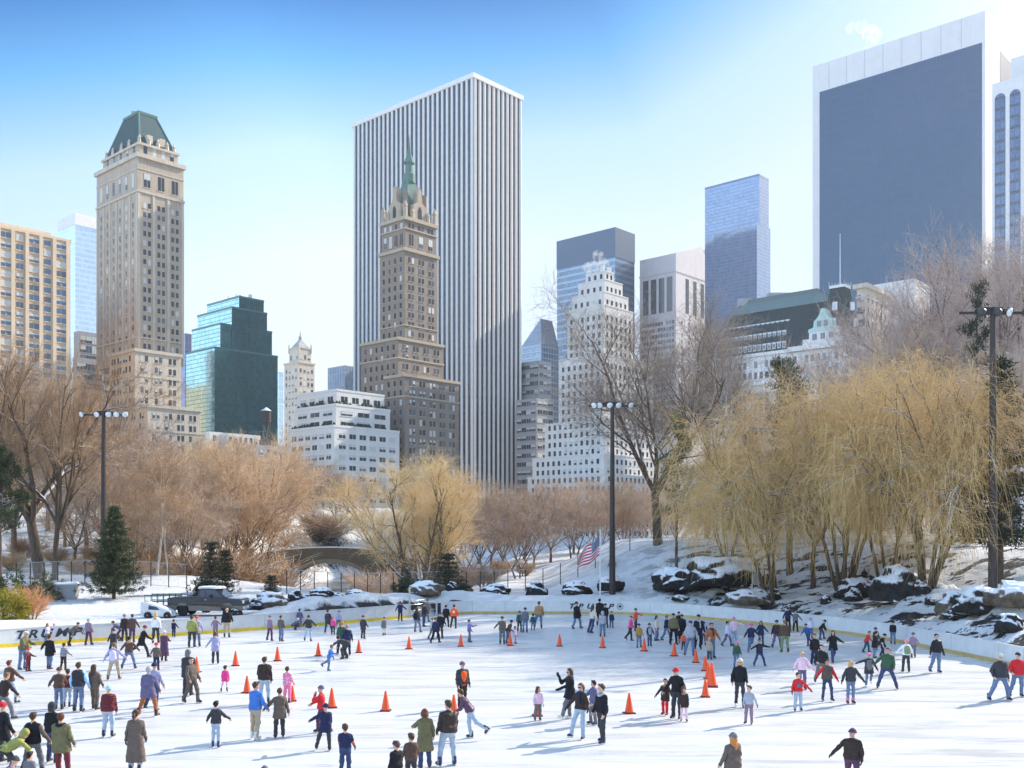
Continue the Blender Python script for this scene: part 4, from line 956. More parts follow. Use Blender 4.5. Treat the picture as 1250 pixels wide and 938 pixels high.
class Tree:
    """a bare tree: trunk, limbs and branches are smooth tubes, the crown is thousands of fine twigs"""
    def __init__(s, seed): s.r = np.random.default_rng(seed); s.lines = []; s.tips = []
    def grow(s, p, d, L, r0, r1, wob=.12, up=.0, K=7, level=0):
        pts = [np.array(p, float)]; d = unit(np.array(d, float))
        for k in range(K - 1):
            d = unit(d + s.r.normal(0, wob, 3) + np.array([0, 0, up])); pts.append(pts[-1] + d * L / (K - 1))
        pts = np.array(pts); s.lines.append((pts, np.linspace(r0, r1, K), level)); return pts
    def branch(s, pts, r0, L, n, lo, ang, level, maxlevel, up, shrink=.55, wob=.14, nf=.75):
        if level > maxlevel: return
        for i in range(n):
            t = lo + (1 - lo) * (i + s.r.uniform(.1, .9)) / n; k = t * (len(pts) - 1); a = int(min(k, len(pts) - 2)); q = pts[a] + (pts[a + 1] - pts[a]) * (k - a)
            d = unit(pts[a + 1] - pts[a]); o = unit(np.cross(d, s.r.normal(0, 1, 3))); al = s.r.normal(ang, .18)
            nd = d * math.cos(al) + o * math.sin(al); l = L * s.r.uniform(.55, 1.2) * (1.12 - .45 * t); rr = max(.02, r0 * (1 - .6 * t) * s.r.uniform(.5, .68))
            b = s.grow(q, nd, l, rr, rr * .30, wob, up, 6, level)
            s.branch(b, rr, L * shrink, max(2, int(n * nf)), .2, ang, level + 1, maxlevel, up, shrink, wob, nf)
    def wood(s, maxlevel=9):
        V = []; Fq = []; b = 0
        for pts, rad, lv in s.lines:
            n = 8 if lv == 0 else (6 if lv == 1 else 4)
            if lv > maxlevel: continue
            v, f = tubes_np(pts[None], rad[None], n)
            # parallel transport is not needed for such gentle curves
            V.append(v); Fq.append(f + b); b += len(v)
        return np.concatenate(V), np.concatenate(Fq)
    def twigs(s, M1, L1, M2, L2, r, lv_min=1, droop=0.0, up=.25, spread=.8, lo=.25):
        ln = [l for l in s.lines if l[2] >= lv_min]; w = np.array([np.linalg.norm(l[0][-1] - l[0][0]) * (1.6 if l[2] > lv_min else 1) for l in ln]); w /= w.sum()
        ids = s.r.choice(len(ln), M1, p=w); t = lo + (1 - lo) * s.r.random(M1)
        PT = [l[0] for l in ln]; q = np.zeros((M1, 3)); d = np.zeros((M1, 3))
        for i in range(M1):
            pts = PT[ids[i]]; k = t[i] * (len(pts) - 1); a = int(min(k, len(pts) - 2)); q[i] = pts[a] + (pts[a + 1] - pts[a]) * (k - a); d[i] = pts[a + 1] - pts[a]
        d = unit(d)
        def chain(q, d, L, K, rr):
            n = len(q); d = unit(d + s.r.normal(0, spread, (n, 3)) + np.array([0, 0, up])); l = L * s.r.uniform(.5, 1.2, n)
            P = np.zeros((n, K, 3)); P[:, 0] = q
            for k in range(1, K):
                P[:, k] = P[:, k - 1] + d * (l / (K - 1))[:, None]; d = unit(d + s.r.normal(0, .16, (n, 3)) + np.array([0, 0, -droop]))
            return P, np.linspace(1, .35, K)[None, :] * rr * s.r.uniform(.7, 1.2, n)[:, None], d
        P1, R1, _ = chain(q, d, L1, 4, r)
        V1, F1 = tubes_np(P1, R1, 3)
        if M2:
            ii = s.r.integers(0, M1, M2); kk = s.r.integers(1, 3, M2); f = s.r.random(M2)[:, None]; q2 = P1[ii, kk] * (1 - f) + P1[ii, kk + 1] * f; d2 = unit(P1[ii, kk + 1] - P1[ii, kk])
            P2, R2, _ = chain(q2, d2, L2, 3, r * .7); V2, F2 = tubes_np(P2, R2, 3); return np.concatenate([V1, V2]), np.concatenate([F1, F2 + len(V1)])
        return V1, F1
    def strands(s, M1, L, r, lv_min=1, K=6, out=.6, lo=.3):
        """weeping strands that leave the branch, arch over and hang"""
        ln = [l for l in s.lines if l[2] >= lv_min]; w = np.array([np.linalg.norm(l[0][-1] - l[0][0]) for l in ln]); w /= w.sum()
        ids = s.r.choice(len(ln), M1, p=w); t = lo + (1 - lo) * s.r.random(M1); q = np.zeros((M1, 3)); d = np.zeros((M1, 3))
        for i in range(M1):
            pts = ln[ids[i]][0]; k = t[i] * (len(pts) - 1); a = int(min(k, len(pts) - 2)); q[i] = pts[a] + (pts[a + 1] - pts[a]) * (k - a); d[i] = pts[a + 1] - pts[a]
        d = unit(unit(d) * .7 + s.r.normal(0, out, (M1, 3)) + np.array([0, 0, .35])); l = L * s.r.uniform(.4, 1.15, M1)
        P = np.zeros((M1, K, 3)); P[:, 0] = q
        for k in range(1, K):
            P[:, k] = P[:, k - 1] + d * (l / (K - 1))[:, None]; d = unit(d + np.array([0, 0, -.62]) + s.r.normal(0, .10, (M1, 3)))
        P[:, :, 2] = np.maximum(P[:, :, 2], .35 + s.r.random((M1, 1)) * 1.2)
        return tubes_np(P, np.linspace(1, .5, K)[None, :] * r * s.r.uniform(.7, 1.25, M1)[:, None], 3)
TPL = {}
def template(name, H, build):
    """wood and twig meshes of one tree form of nominal height H"""
    wd, cr = build(); co_ = np.empty(len(cr.vertices) * 3, np.float32); cr.vertices.foreach_get('co', co_); zs_ = co_[2::3]
    TPL[name] = (float(np.percentile(zs_, 99.5)), (wd, cr))
def spreading(seed, H, r0, fork, nl, splay, bark, twig, M1, M2, tr=.016, lean=(0, 0), maxlevel=2, up=.05, multi=1, twl=(1.5, .9), blen=.42, ang=.62, nb=6, tsp=.8):
    s = Tree(seed)
    for k in range(multi):
        a = 6.28 * k / multi + s.r.uniform(0, 1); off = np.array([math.cos(a), math.sin(a), 0]) * (0 if multi == 1 else r0 * 1.3)
        d = np.array([lean[0] + (0 if multi == 1 else math.cos(a) * .22), lean[1] + (0 if multi == 1 else math.sin(a) * .22), 1.0])
        base = s.grow(off + np.array([0, 0, -.4]), d, H * fork + .4, r0 * (1 if multi == 1 else .7), r0 * .68 * (1 if multi == 1 else .7), .05, .03, 7, 0)
        for i in range(nl):
            th = 6.28 * (i + s.r.uniform(-.25, .25)) / nl + k; sp_ = splay * s.r.uniform(.7, 1.25); d2 = np.array([math.cos(th) * sp_, math.sin(th) * sp_, 1.0])
            q = base[-1] if i < nl * .6 else base[-2] * .6 + base[-1] * .4
            L = H * (1 - fork) * s.r.uniform(.72, 1.0) * math.sqrt(1 + sp_ * sp_) * .86; rr = r0 * .5 * s.r.uniform(.75, 1.1) * (1 if multi == 1 else .75)
            lb = s.grow(q, d2, L, rr, rr * .2, .10, up, 9, 0)
            s.branch(lb, rr, H * blen * (1 - fork * .5), nb, .18, ang, 1, maxlevel, up)
    V, Fq = s.wood(); wood = mesh_np('trunk', V, Fq, None, [bark], smooth=True)
    V, Fq = s.twigs(M1, twl[0], M2, twl[1], tr, spread=tsp); crown = mesh_np('crown', V, Fq, None, [twig])
    return wood, crown
def weeping(seed, H, r0, multi, splay, bark, twig, M1, L, tr=.014, lean=(0, 0), fork=.3, nl=3, M2=2500):
    s = Tree(seed)
    for k in range(multi):
        a = 6.28 * k / multi + s.r.uniform(0, .8); off = np.array([math.cos(a), math.sin(a), 0]) * r0 * 1.4 * (multi > 1)
        base = s.grow(off + np.array([0, 0, -.5]), np.array([math.cos(a) * splay + lean[0], math.sin(a) * splay + lean[1], 1]), H * fork * s.r.uniform(.8, 1.3) + .5, r0, r0 * .7, .06, .02, 7, 0)
        for i in range(nl):
            th = a + s.r.uniform(-1.5, 1.5); sp_ = splay * s.r.uniform(1.0, 2.3); d2 = np.array([math.cos(th) * sp_ + lean[0], math.sin(th) * sp_ + lean[1], 1.0]); rr = r0 * .55
            lb = s.grow(base[-1], d2, H * (1 - fork) * s.r.uniform(.6, 1.1), rr, rr * .22, .13, -.02, 9, 0); s.branch(lb, rr, H * .36, 6, .18, .8, 1, 2, -.07)
    V, Fq = s.wood(); wood = mesh_np('trunk', V, Fq, None, [bark], smooth=True)
    V, Fq = s.strands(M1, L, tr, out=.75); V2, F2 = s.twigs(M2, 1.9, M2 * 3, 1.3, tr * .85, droop=.28, up=.1, spread=.75); crown = mesh_np('crown', np.concatenate([V, V2]), np.concatenate([Fq, F2 + len(V)]), None, [twig])
    return wood, crown
def needles(q, d, n_per, L, wdt, rng):
    """leaf-shaped needle sprays round points q with axes d"""
    n = len(q) * n_per; qq = np.repeat(q, n_per, 0) + rng.normal(0, L * .35, (n, 3)); dd = unit(np.repeat(d, n_per, 0) * .8 + rng.normal(0, .75, (n, 3))); sd = unit(np.cross(dd, rng.normal(0, 1, (n, 3)))) * wdt * .8
    l = (L * rng.uniform(.6, 1.3, n))[:, None]; V = np.stack([qq - sd * .5, qq + sd * .5, qq + dd * l], 1).reshape(-1, 3); F3 = np.arange(n * 3).reshape(-1, 3); return V, F3
def conifer(seed, H, rad, bark, leaf, whorls=16, per=9, lo=.10, n_per=9, L=.34, droop=-.25, gap=0.0, pw=.85):
    s = Tree(seed); s.grow((0, 0, -.4), (0, 0, 1), H + .3, H * .021, .02, .012, 0, 8, 0); Q = []; D = []
    for k in range(whorls):
        t = lo + (1 - lo) * (k + s.r.uniform(-.3, .3)) / whorls; z = H * t; rr = rad * (1 - t) ** pw + .12
        for i in range(per):
            if s.r.random() < gap: continue
            th = 6.28 * i / per + s.r.uniform(-.3, .3) + k * .7; l = rr * s.r.uniform(.65, 1.15); b = s.grow((0, 0, z), (math.cos(th), math.sin(th), .35 if droop < 0 else .5), l, .035, .01, .06, droop * .35, 5, 1)
            m = max(3, int(l / .28)); tt = np.linspace(.2, 1, m); kk = tt * 4; a = np.minimum(kk.astype(int), 3); q = b[a] + (b[a + 1] - b[a]) * (kk - a)[:, None]
            Q.append(q + s.r.normal(0, .07 * l, q.shape) * np.array([1, 1, .5])); D.append(np.repeat(unit(b[-1] - b[0])[None], m, 0))
    V, Fq = s.wood(); wood = mesh_np('trunk', V, Fq, None, [bark], smooth=True)
    V, F3 = needles(np.concatenate(Q), np.concatenate(D), n_per, L, L * .30, s.r); return wood, mesh_np('crown', V, None, F3, [leaf])
def pine(seed, H, rad, bark, leaf, lo=.45, nb=34, n_per=16, clump=.42):
    s = Tree(seed); tr = s.grow((0, 0, -.4), (.02, 0, 1), H + .2, H * .02, .05, .02, 0, 9, 0); Q = []; D = []
    for k in range(nb):
        t = lo + (1 - lo) * (k + s.r.random()) / nb; th = s.r.uniform(0, 6.28); l = rad * (1.05 - .7 * (t - lo) / (1 - lo)) * s.r.uniform(.55, 1.1); b = s.grow((tr[-1][0] * t, tr[-1][1] * t, H * t), (math.cos(th), math.sin(th), .25), l, .06, .02, .13, .07, 6, 1)
        for j in range(int(5 + l * 2)):
            f = s.r.uniform(.4, 1.05); q = b[0] + (b[-1] - b[0]) * f + s.r.normal(0, .33, 3) * np.array([1, 1, .5]); Q.append(q); D.append(np.array([s.r.normal(0, .5), s.r.normal(0, .5), .6]))
    V, Fq = s.wood(); wood = mesh_np('trunk', V, Fq, None, [bark], smooth=True)
    V, F3 = needles(np.array(Q), unit(np.array(D)), n_per, clump, clump * .22, s.r); return wood, mesh_np('crown', V, None, F3, [leaf])
def twiggy_shrub(seed, H, rad, twig, M1, tr=.012, up=.4):
    s = Tree(seed)
    for k in range(14):
        a = s.r.uniform(0, 6.28); sp_ = s.r.uniform(.1, 1.0); b = s.grow((math.cos(a) * .15, math.sin(a) * .15, -.2), (math.cos(a) * sp_ * rad / H, math.sin(a) * sp_ * rad / H, 1), H * s.r.uniform(.7, 1), .035, .012, .1, .02, 6, 1)
    V, Fq = s.wood(); wood = mesh_np('stem', V, Fq, None, [BARKN]); V, Fq = s.twigs(M1, H * .4, M1 * 2, H * .25, tr, up=up, spread=.6); return wood, mesh_np('crown', V, Fq, None, [twig])
def leafy_shrub(seed, H, rad, leaf, n=260, n_per=14, L=.22):
    r = np.random.default_rng(seed); s = Tree(seed)
    for k in range(7):
        a = r.uniform(0, 6.28); s.grow((0, 0, -.2), (math.cos(a) * .5, math.sin(a) * .5, 1), H * .7, .03, .01, .1, 0, 4, 1)
    u = unit(r.normal(0, 1, (n, 3))) * (r.random((n, 1)) ** .4); u[:, 2] = np.abs(u[:, 2]); q = u * np.array([rad, rad, H]) * (1 + .25 * np.sin(u[:, :1] * 7 + seed))
    V, Fq = s.wood(); wood = mesh_np('stem', V, Fq, None, [BARKN]); V, F3 = needles(q, unit(u + .01), n_per, L, L * .4, r); return wood, mesh_np('crown', V, None, F3, [leaf])

template('oak', 20, lambda: spreading(3, 20, .55, .28, 6, .75, BARK, TW_BR, 6000, 14000, .012))
template('thicket_a', 13, lambda: spreading(5, 13, .24, .20, 6, .62, BARKB, TW_BR, 3800, 10000, .0115, twl=(1.3, .85)))
template('thicket_b', 12, lambda: spreading(8, 12, .22, .16, 5, .55, BARKB, TW_RED, 3600, 9500, .0115, multi=2, twl=(1.2, .8)))
template('thicket_c', 12, lambda: spreading(12, 12, .24, .22, 6, .7, BARKB, TW_YEL, 4200, 11000, .0115, twl=(1.4, .9)))
template('grey_tree', 14, lambda: spreading(14, 14, .26, .26, 6, .6, BARK, TW_GR, 3600, 8500, .0115, twl=(1.3, .8)))
template('birch', 11, lambda: spreading(21, 11, .12, .55, 4, .35, BIRCH, TW_BR, 900, 2200, .010, blen=.25, nb=4))
template('golden', 13, lambda: spreading(33, 12.5, .48, .16, 11, 1.0, BARK, TW_GOLD, 8500, 22000, .0115, up=.10, twl=(1.5, 1.0), nb=9, blen=.36, ang=.6))
template('elm', 24, lambda: spreading(44, 23, .50, .24, 7, .68, BARK, TW_GR, 8500, 20000, .0115, up=.03, twl=(1.9, 1.1), nb=8, blen=.36, ang=.7, maxlevel=3))
template('elm_tall', 23, lambda: spreading(47, 23, .42, .32, 5, .45, BARK, TW_GR, 4200, 9500, .0115, up=.05, twl=(1.8, 1.0), nb=8, blen=.34, ang=.6))
template('frosted', 20, lambda: spreading(52, 20, .40, .28, 6, .65, bark_mat('bark_frosted', (.13, .09, .075), .95, .9, (.2, .5)), TW_FROST, 5200, 12000, .0135, twl=(1.6, 1.0), nb=8))
template('willow', 12, lambda: weeping(61, 11.5, .17, 6, .34, BARKW, TW_WIL, 3000, 4.0, .011, M2=2800, nl=4))
template('willow_lean', 12, lambda: weeping(66, 11, .17, 3, .30, BARKW, TW_WIL, 2500, 4.2, .011, lean=(-.16, 0), M2=2500, nl=5))
template('spruce', 7, lambda: conifer(71, 7, 2.1, BARKN, NEED, 20, 10, .08, 22, .24))
template('dark_spruce', 14, lambda: conifer(74, 14, 3.4, BARK, NEEDD, 17, 8, .16, 12, .5, gap=.28))
template('pine', 15, lambda: pine(77, 15, 3.6, BARK, NEED, .40, 40, 18, .5))
template('pine_sparse', 16, lambda: pine(79, 16, 3.2, BARK, NEEDD, .30, 30, 15, .5))
template('small_conifer', 3, lambda: conifer(81, 3, 1.0, BARKN, NEEDD, 12, 9, .03, 18, .15, pw=.6))
template('yew', 2.2, lambda: leafy_shrub(83, 2.2, 1.3, NEEDD)); template('olive_bush', 2.0, lambda: leafy_shrub(85, 2.0, 1.4, NEEDY))
template('yellow_bush', 2.2, lambda: leafy_shrub(87, 2.2, 1.6, twig_mat('leaf_yellow', (.22, .20, .02), (.50, .40, .05)), 330))
template('orange_bush', 1.9, lambda: twiggy_shrub(89, 1.9, 1.6, twig_mat('twig_orange', (.45, .20, .08), (.72, .40, .20)), 1100))
template('brush', 2.2, lambda: twiggy_shrub(91, 2.2, 1.8, TW_BR, 900))
template('gold_brush', 3.0, lambda: twiggy_shrub(93, 3.0, 2.2, TW_WIL, 1300))
TRUNK_NAME = {'brush': 'stem'}
def plant(form, name, px, Y, top=None, label='', cat='tree', group=None, rz=None, wide=1.0, base=None, H=None):
    """one tree on the ground at pixel column px and distance Y, its crown reaching pixel row top"""
    x = X_at(px, Y); z = ground_z(x, Y) - .05 if base is None else base
    H0, (wood, crown) = TPL[form]; H = H or (Z_at(top, Y) - z); k = H / H0
    o = empty(name, (x, Y, z), random.uniform(0, 6.28) if rz is None else rz, label, cat, group); o.scale = (k * wide, k * wide, k)
    obj('trunk' if cat == 'tree' else 'stem', wood, o); obj('crown', crown, o); return o
G_TH = 'brown bare trees of the thicket'
# ---- left
plant('oak', 'bare_tree', 50, 90, 408, 'large bare dark tree with forked trunk at the left, behind the small spruce', wide=1.0, rz=.4)
plant('oak', 'bare_tree', 67, 89, 440, 'second thick dark trunk leaning right beside the large forked tree at left', wide=.6, rz=2.2)
plant('pine', 'pine_tree', 0, 82, 545, 'ragged olive pine cut by the left edge of the picture', wide=1.0)
plant('spruce', 'spruce_tree', 139, 77, 620, 'small green spruce standing alone on the snow behind the left board')
plant('birch', 'birch_tree', 191, 92, 545, 'tall thin pale birch trunk left of the pickup truck')
plant('birch', 'birch_tree', 206, 93, 590, 'shorter pale birch trunk close beside the taller one')
plant('grey_tree', 'bare_tree', 104, 118, 462, 'tall bare grey tree in front of the tan stone tower', wide=.9)
plant('thicket_c', 'bare_tree', 276, 118, 530, 'leaning yellowish bare tree with snow on its limbs left of the stone bridge', wide=1.05, rz=1.0)
plant('thicket_c', 'bare_tree', 316, 128, 548, 'yellow twigged bare tree over the left end of the stone bridge', wide=1.0)
for px, Y, top, fm in ((18, 118, 455, 'thicket_a'), (-25, 105, 440, 'thicket_a'), (82, 132, 492, 'thicket_b'), (128, 112, 520, 'grey_tree'), (163, 128, 520, 'thicket_a'), (186, 108, 540, 'thicket_b'), (222, 122, 535, 'grey_tree'), (246, 138, 530, 'thicket_c'), (150, 150, 505, 'grey_tree'), (58, 148, 478, 'thicket_a'), (205, 158, 528, 'grey_tree'), (300, 150, 535, 'thicket_c'), (112, 165, 505, 'thicket_b'), (20, 160, 470, 'thicket_a'), (265, 170, 535, 'thicket_a'), (-45, 150, 440, 'thicket_a'), (228, 95, 585, 'thicket_b'), (92, 100, 560, 'grey_tree'), (165, 98, 575, 'thicket_a')):
    plant(fm, 'bare_tree', px, Y, top, 'brown twiggy bare tree of the dense thicket on the left hillside', group=G_TH, wide=1.15)
plant('grey_tree', 'bare_tree', 352, 245, 552, 'dark bare tree below the white terraced building')
plant('grey_tree', 'bare_tree', 395, 250, 560, 'bare grey brown tree left of the golden tree, far behind the bridge')
for px, Y, top, fm in ((372, 237, 585, 'thicket_a'), (345, 254, 575, 'thicket_b'), (430, 250, 580, 'thicket_a'), (455, 272, 583, 'thicket_b'), (405, 244, 598, 'thicket_c'), (318, 262, 560, 'thicket_a'), (485, 262, 590, 'thicket_b')):
    plant(fm, 'bare_tree', px, Y, top, 'brown bare tree in the belt between the stone bridge and the white terraced building', group='bare trees beyond the bridge', wide=1.2)
for px, Y, top, fm in ((338, 205, 556, 'thicket_a'), (362, 215, 566, 'thicket_c'), (384, 206, 572, 'thicket_a'), (408, 218, 575, 'thicket_b'), (425, 228, 580, 'thicket_a'), (372, 232, 562, 'thicket_b'), (318, 222, 550, 'thicket_a')):
    plant(fm, 'bare_tree', px, Y, top, 'brown bare tree on the hill behind the stone bridge', group='bare trees on the hill behind the bridge', wide=1.3)
# ---- centre
plant('golden', 'golden_tree', 521, 101, 560, 'spreading golden twigged tree with snowy limbs in the middle of the far bank', wide=1.08, rz=.6)
for px, Y, top, fm in ((585, 150, 588, 'thicket_b'), (615, 165, 585, 'thicket_b'), (648, 150, 588, 'thicket_b'), (672, 172, 592, 'thicket_a'), (700, 158, 585, 'thicket_b'), (730, 180, 580, 'thicket_b'), (760, 160, 590, 'thicket_a'), (790, 178, 590, 'thicket_b'), (560, 180, 588, 'thicket_b'), (825, 150, 585, 'thicket_b'), (640, 195, 596, 'thicket_b'), (700, 200, 590, 'thicket_a'), (600, 200, 592, 'thicket_a'), (770, 205, 585, 'thicket_b')):
    plant(fm, 'bare_tree', px, Y, top, 'reddish brown bare tree in the belt between the golden tree and the big elm', group='reddish bare trees in the centre', wide=1.25)
plant('thicket_b', 'bare_tree', 632, 122, 610, 'low bare tree with crooked snowy limbs right of the golden tree', wide=1.3)
# ---- right
plant('elm', 'elm_tree', 803, 93, 366, 'huge spreading bare elm with snowy limbs behind the light mast', wide=1.15, rz=2.6)
plant('elm_tall', 'bare_tree', 862, 112, 372, 'tall bare tree with upright limbs in front of the white hotel', wide=.75)
plant('pine', 'pine_tree', 826, 83.5, 505, 'green pine between the big elm and the golden willows', wide=.55)
plant('pine', 'pine_tree', 964, 80, 440, 'dark green pine rising behind the golden willows, below the white hotel', wide=.85, rz=2)
plant('willow_lean', 'willow_tree', 945, 72.5, 492, 'golden weeping willow leaning left above the black rock ledge', wide=.92, rz=0)
plant('willow', 'willow_tree', 888, 84, 535, 'golden willow hanging over the snowy slope beside the green pine', wide=.62)
plant('willow', 'willow_tree', 1029, 71.5, 440, 'tall golden willow between the two outer willows, thin stems at its foot', wide=.74, rz=1.2)
plant('willow', 'willow_tree', 1132, 63.5, 425, 'big golden willow with a thick clump of leaning trunks by the right board', wide=.80, rz=2.1)
plant('willow_lean', 'willow_tree', 1085, 68, 462, 'slender two stemmed golden willow just left of the thick trunk clump', wide=.75, rz=.5)
plant('grey_tree', 'bare_tree', 992, 75, 462, 'bare grey tree mixed in between the leaning and the tall golden willow', wide=.9)
plant('dark_spruce', 'conifer_tree', 1220, 63, 440, 'dark conifer with bare lower trunk on the right hilltop', wide=.95)
plant('pine_sparse', 'pine_tree', 1190, 92, 345, 'thin dark pine standing high in front of the giant glass slab', wide=.55)
plant('pine', 'pine_tree', 1262, 82, 480, 'pine with low dark boughs at the right edge of the picture', wide=.9)
plant('frosted', 'bare_tree', 1172, 118, 290, 'frosted bare tree reaching over the foot of the giant glass slab')
plant('frosted', 'bare_tree', 1258, 104, 265, 'frosted bare tree cut by the right edge of the picture', wide=.8)
plant('frosted', 'bare_tree', 1112, 128, 362, 'pinkish frosted bare tree in front of the pale stone block', wide=.9)
plant('frosted', 'bare_tree', 1120, 108, 360, 'frosted bare tree in the middle of the frosted row, left of the thin dark pine', wide=1.0)
plant('frosted', 'bare_tree', 1228, 88, 420, 'low frosted bare tree behind the dark conifer', wide=.9)
plant('thicket_b', 'bare_tree', 1060, 100, 470, 'reddish bare tree seen through the tall willow', wide=1.2)
plant('thicket_a', 'bare_tree', 1150, 95, 470, 'brown bare tree seen behind the big willow at right', wide=1.2)
# ---- shrubs
def shrub(form, name, px, Y, top, label, group=None, wide=1.0): return plant(form, name, px, Y, top, label, 'shrub', group, wide=wide)
shrub('yellow_bush', 'bush', 8, 62.5, 716, 'yellow green bush behind the board at the left edge')
shrub('orange_bush', 'bush', 38, 64.5, 716, 'orange brown dry grass clump beside the yellow bush', wide=1.2)
shrub('olive_bush', 'bush', 52, 76, 702, 'olive bush in front of the forked tree, left of the stone planter', wide=1.4)
shrub('olive_bush', 'bush', -8, 74, 690, 'dark olive bush cut by the left edge, above the yellow bush', wide=1.2)
shrub('small_conifer', 'conifer_shrub', 258, 82, 662, 'narrow dark conifer behind the pickup truck', wide=.8)
shrub('small_conifer', 'conifer_shrub', 275, 83, 672, 'second narrow dark conifer right behind the pickup cab', wide=.9)
shrub('yew', 'bush', 249, 78, 697, 'round dark yew behind the pickup bed', wide=.9)
shrub('small_conifer', 'conifer_shrub', 331, 76, 703, 'little dark cone shaped conifer on the snow heap right of the pickup', wide=1.1)
shrub('small_conifer', 'conifer_shrub', 547, 88, 676, 'dark small conifer right of the golden tree trunk', wide=1.2)
shrub('yew', 'bush', 497, 86, 697, 'snowy dark evergreen bush left of the golden tree trunk', wide=1.1)
shrub('yew', 'bush', 563, 85, 708, 'low dark evergreen bush behind the far board, right of the golden tree', wide=1.5)
shrub('olive_bush', 'bush', 747, 92, 683, 'small olive bush at the foot of the tall light mast', wide=.8)
for px, Y, top in ((590, 120, 690), (640, 128, 684), (690, 125, 688), (470, 118, 690), (560, 135, 684), (610, 140, 682)): shrub('brush', 'bush', px, Y, top, 'low brown brush on the far snowy bank', 'brown brush on the far bank', 1.6)
for px, Y, top in ((1155, 76, 652), (1120, 78, 655), (1180, 80, 645), (1075, 82, 655)): shrub('gold_brush', 'bush', px, Y, top, 'tawny brush along the hilltop under the willows', 'tawny brush on the right hilltop', 1.3)

for px, Y, top in ((18, 96, 672), (70, 104, 668), (98, 98, 678), (120, 110, 664), (155, 104, 668), (176, 97, 680), (215, 106, 664), (238, 98, 676), (262, 110, 660), (292, 108, 668), (30, 120, 655), (190, 122, 652), (140, 128, 650)): shrub('brush', 'bush', px, Y, top, 'low reddish brown brush under the thicket on the left hillside', 'brown brush under the left thicket', 1.7)
for px, Y, top in ((330, 168, 630), (342, 178, 628), (318, 172, 626), (352, 192, 622)): shrub('brush', 'bush', px, Y, top, 'brown brush on the slope above the stone bridge', 'brown brush above the bridge', 1.9)

for px, Y, top in ((378, 176, 628), (392, 184, 630), (406, 190, 634), (388, 198, 622), (418, 196, 636), (400, 206, 626)):
    if ground_z(X_at(px, Y), Y) > 3.0: shrub('brush', 'bush', px, Y, top, 'brown brush on the slope above the stone bridge', 'brown brush above the bridge', 1.9)
# ================================================================ PARK PROPS
M_STONE = wall_mat('bridge_stone', (.135, .112, .078), .2, .9, .8, .2)
# stone arch bridge over the pond (its face follows x, 150 m away)
BY = 150.0; br = empty('stone_bridge', (X_at(402, BY), BY, -2.0), 0, 'grey brown stone arch bridge with snowy parapet over the pond', 'bridge')
hw, rise = 6.3, 3.9; NARC = 20
m = MB(); top = lambda x: 6.1 - .9 * (x / 11) ** 2 - (.0 if abs(x) < 9 else (abs(x) - 9) * .15)
xs = list(np.linspace(-16, -hw, 8)) + [hw * -math.cos(a) for a in np.linspace(0, math.pi, NARC)][1:-1] + list(np.linspace(hw, 16, 8))
arch = lambda x: (rise * math.sqrt(max(0, 1 - (x / hw) ** 2)) if abs(x) < hw else -2.0)
for i in range(len(xs) - 1):
    a, c = xs[i], xs[i + 1]; la_, lc_ = arch(a), arch(c)
    if abs(a) >= hw - 1e-6 and abs(c) >= hw - 1e-6: la_ = lc_ = -2
    if abs(abs(a) - hw) < 1e-6 and abs(c) < hw: la_ = 0
    if abs(abs(c) - hw) < 1e-6 and abs(a) < hw: lc_ = 0
    for y in (0, 5.5): m.add([(a, y, la_), (c, y, lc_), (c, y, top(c)), (a, y, top(a))], [(0, 1, 2, 3)])
    m.add([(a, 0, la_), (c, 0, lc_), (c, 5.5, lc_), (a, 5.5, la_)], [(0, 1, 2, 3)])
    m.add([(a, 0, top(a)), (c, 0, top(c)), (c, .5, top(c)), (a, .5, top(a))], [(0, 1, 2, 3)]); m.add([(a, 5, top(a)), (c, 5, top(c)), (c, 5.5, top(c)), (a, 5.5, top(a))], [(0, 1, 2, 3)])
    m.add([(a, .5, top(a)), (c, .5, top(c)), (c, .5, top(c) - .9), (a, .5, top(a) - .9)], [(0, 1, 2, 3)])
    m.add([(a, .5, top(a) - .9), (c, .5, top(c) - .9), (c, 5, top(c) - .9), (a, 5, top(a) - .9)], [(0, 1, 2, 3)])
m.build('arch_wall', M_STONE, br)
m = MB()
ar = [(hw + .55) * -math.cos(a) for a in np.linspace(0.03, math.pi - .03, 22)]
pts = [(-math.cos(a) * hw, math.sin(a) * rise) for a in np.linspace(0, math.pi, 23)]; pto = [(-math.cos(a) * (hw + .6), math.sin(a) * (rise + .6)) for a in np.linspace(0, math.pi, 23)]
for i in range(22): m.add([(pts[i][0], -.12, pts[i][1]), (pto[i][0], -.12, pto[i][1]), (pto[i + 1][0], -.12, pto[i + 1][1]), (pts[i + 1][0], -.12, pts[i + 1][1]), (pts[i][0], .1, pts[i][1]), (pto[i][0], .1, pto[i][1]), (pto[i + 1][0], .1, pto[i + 1][1]), (pts[i + 1][0], .1, pts[i + 1][1])], [(0, 1, 2, 3), (1, 5, 6, 2), (0, 3, 7, 4)])
m.build('arch_ring', wall_mat('arch_stone', (.24, .205, .15), .2, .9, .8), br)
m = MB()
for i in range(len(xs) - 1):
    a, c = xs[i], xs[i + 1]; m.add([(a, -.12, top(a) + .02), (c, -.12, top(c) + .02), (c, .6, top(c) + .02), (a, .6, top(a) + .02), (a, -.12, top(a) + .2), (c, -.12, top(c) + .2), (c, .6, top(c) + .2), (a, .6, top(a) + .2)], [(0, 1, 5, 4), (4, 5, 6, 7), (2, 3, 7, 6)])
m.build('parapet_snow', M_SNOW, br)

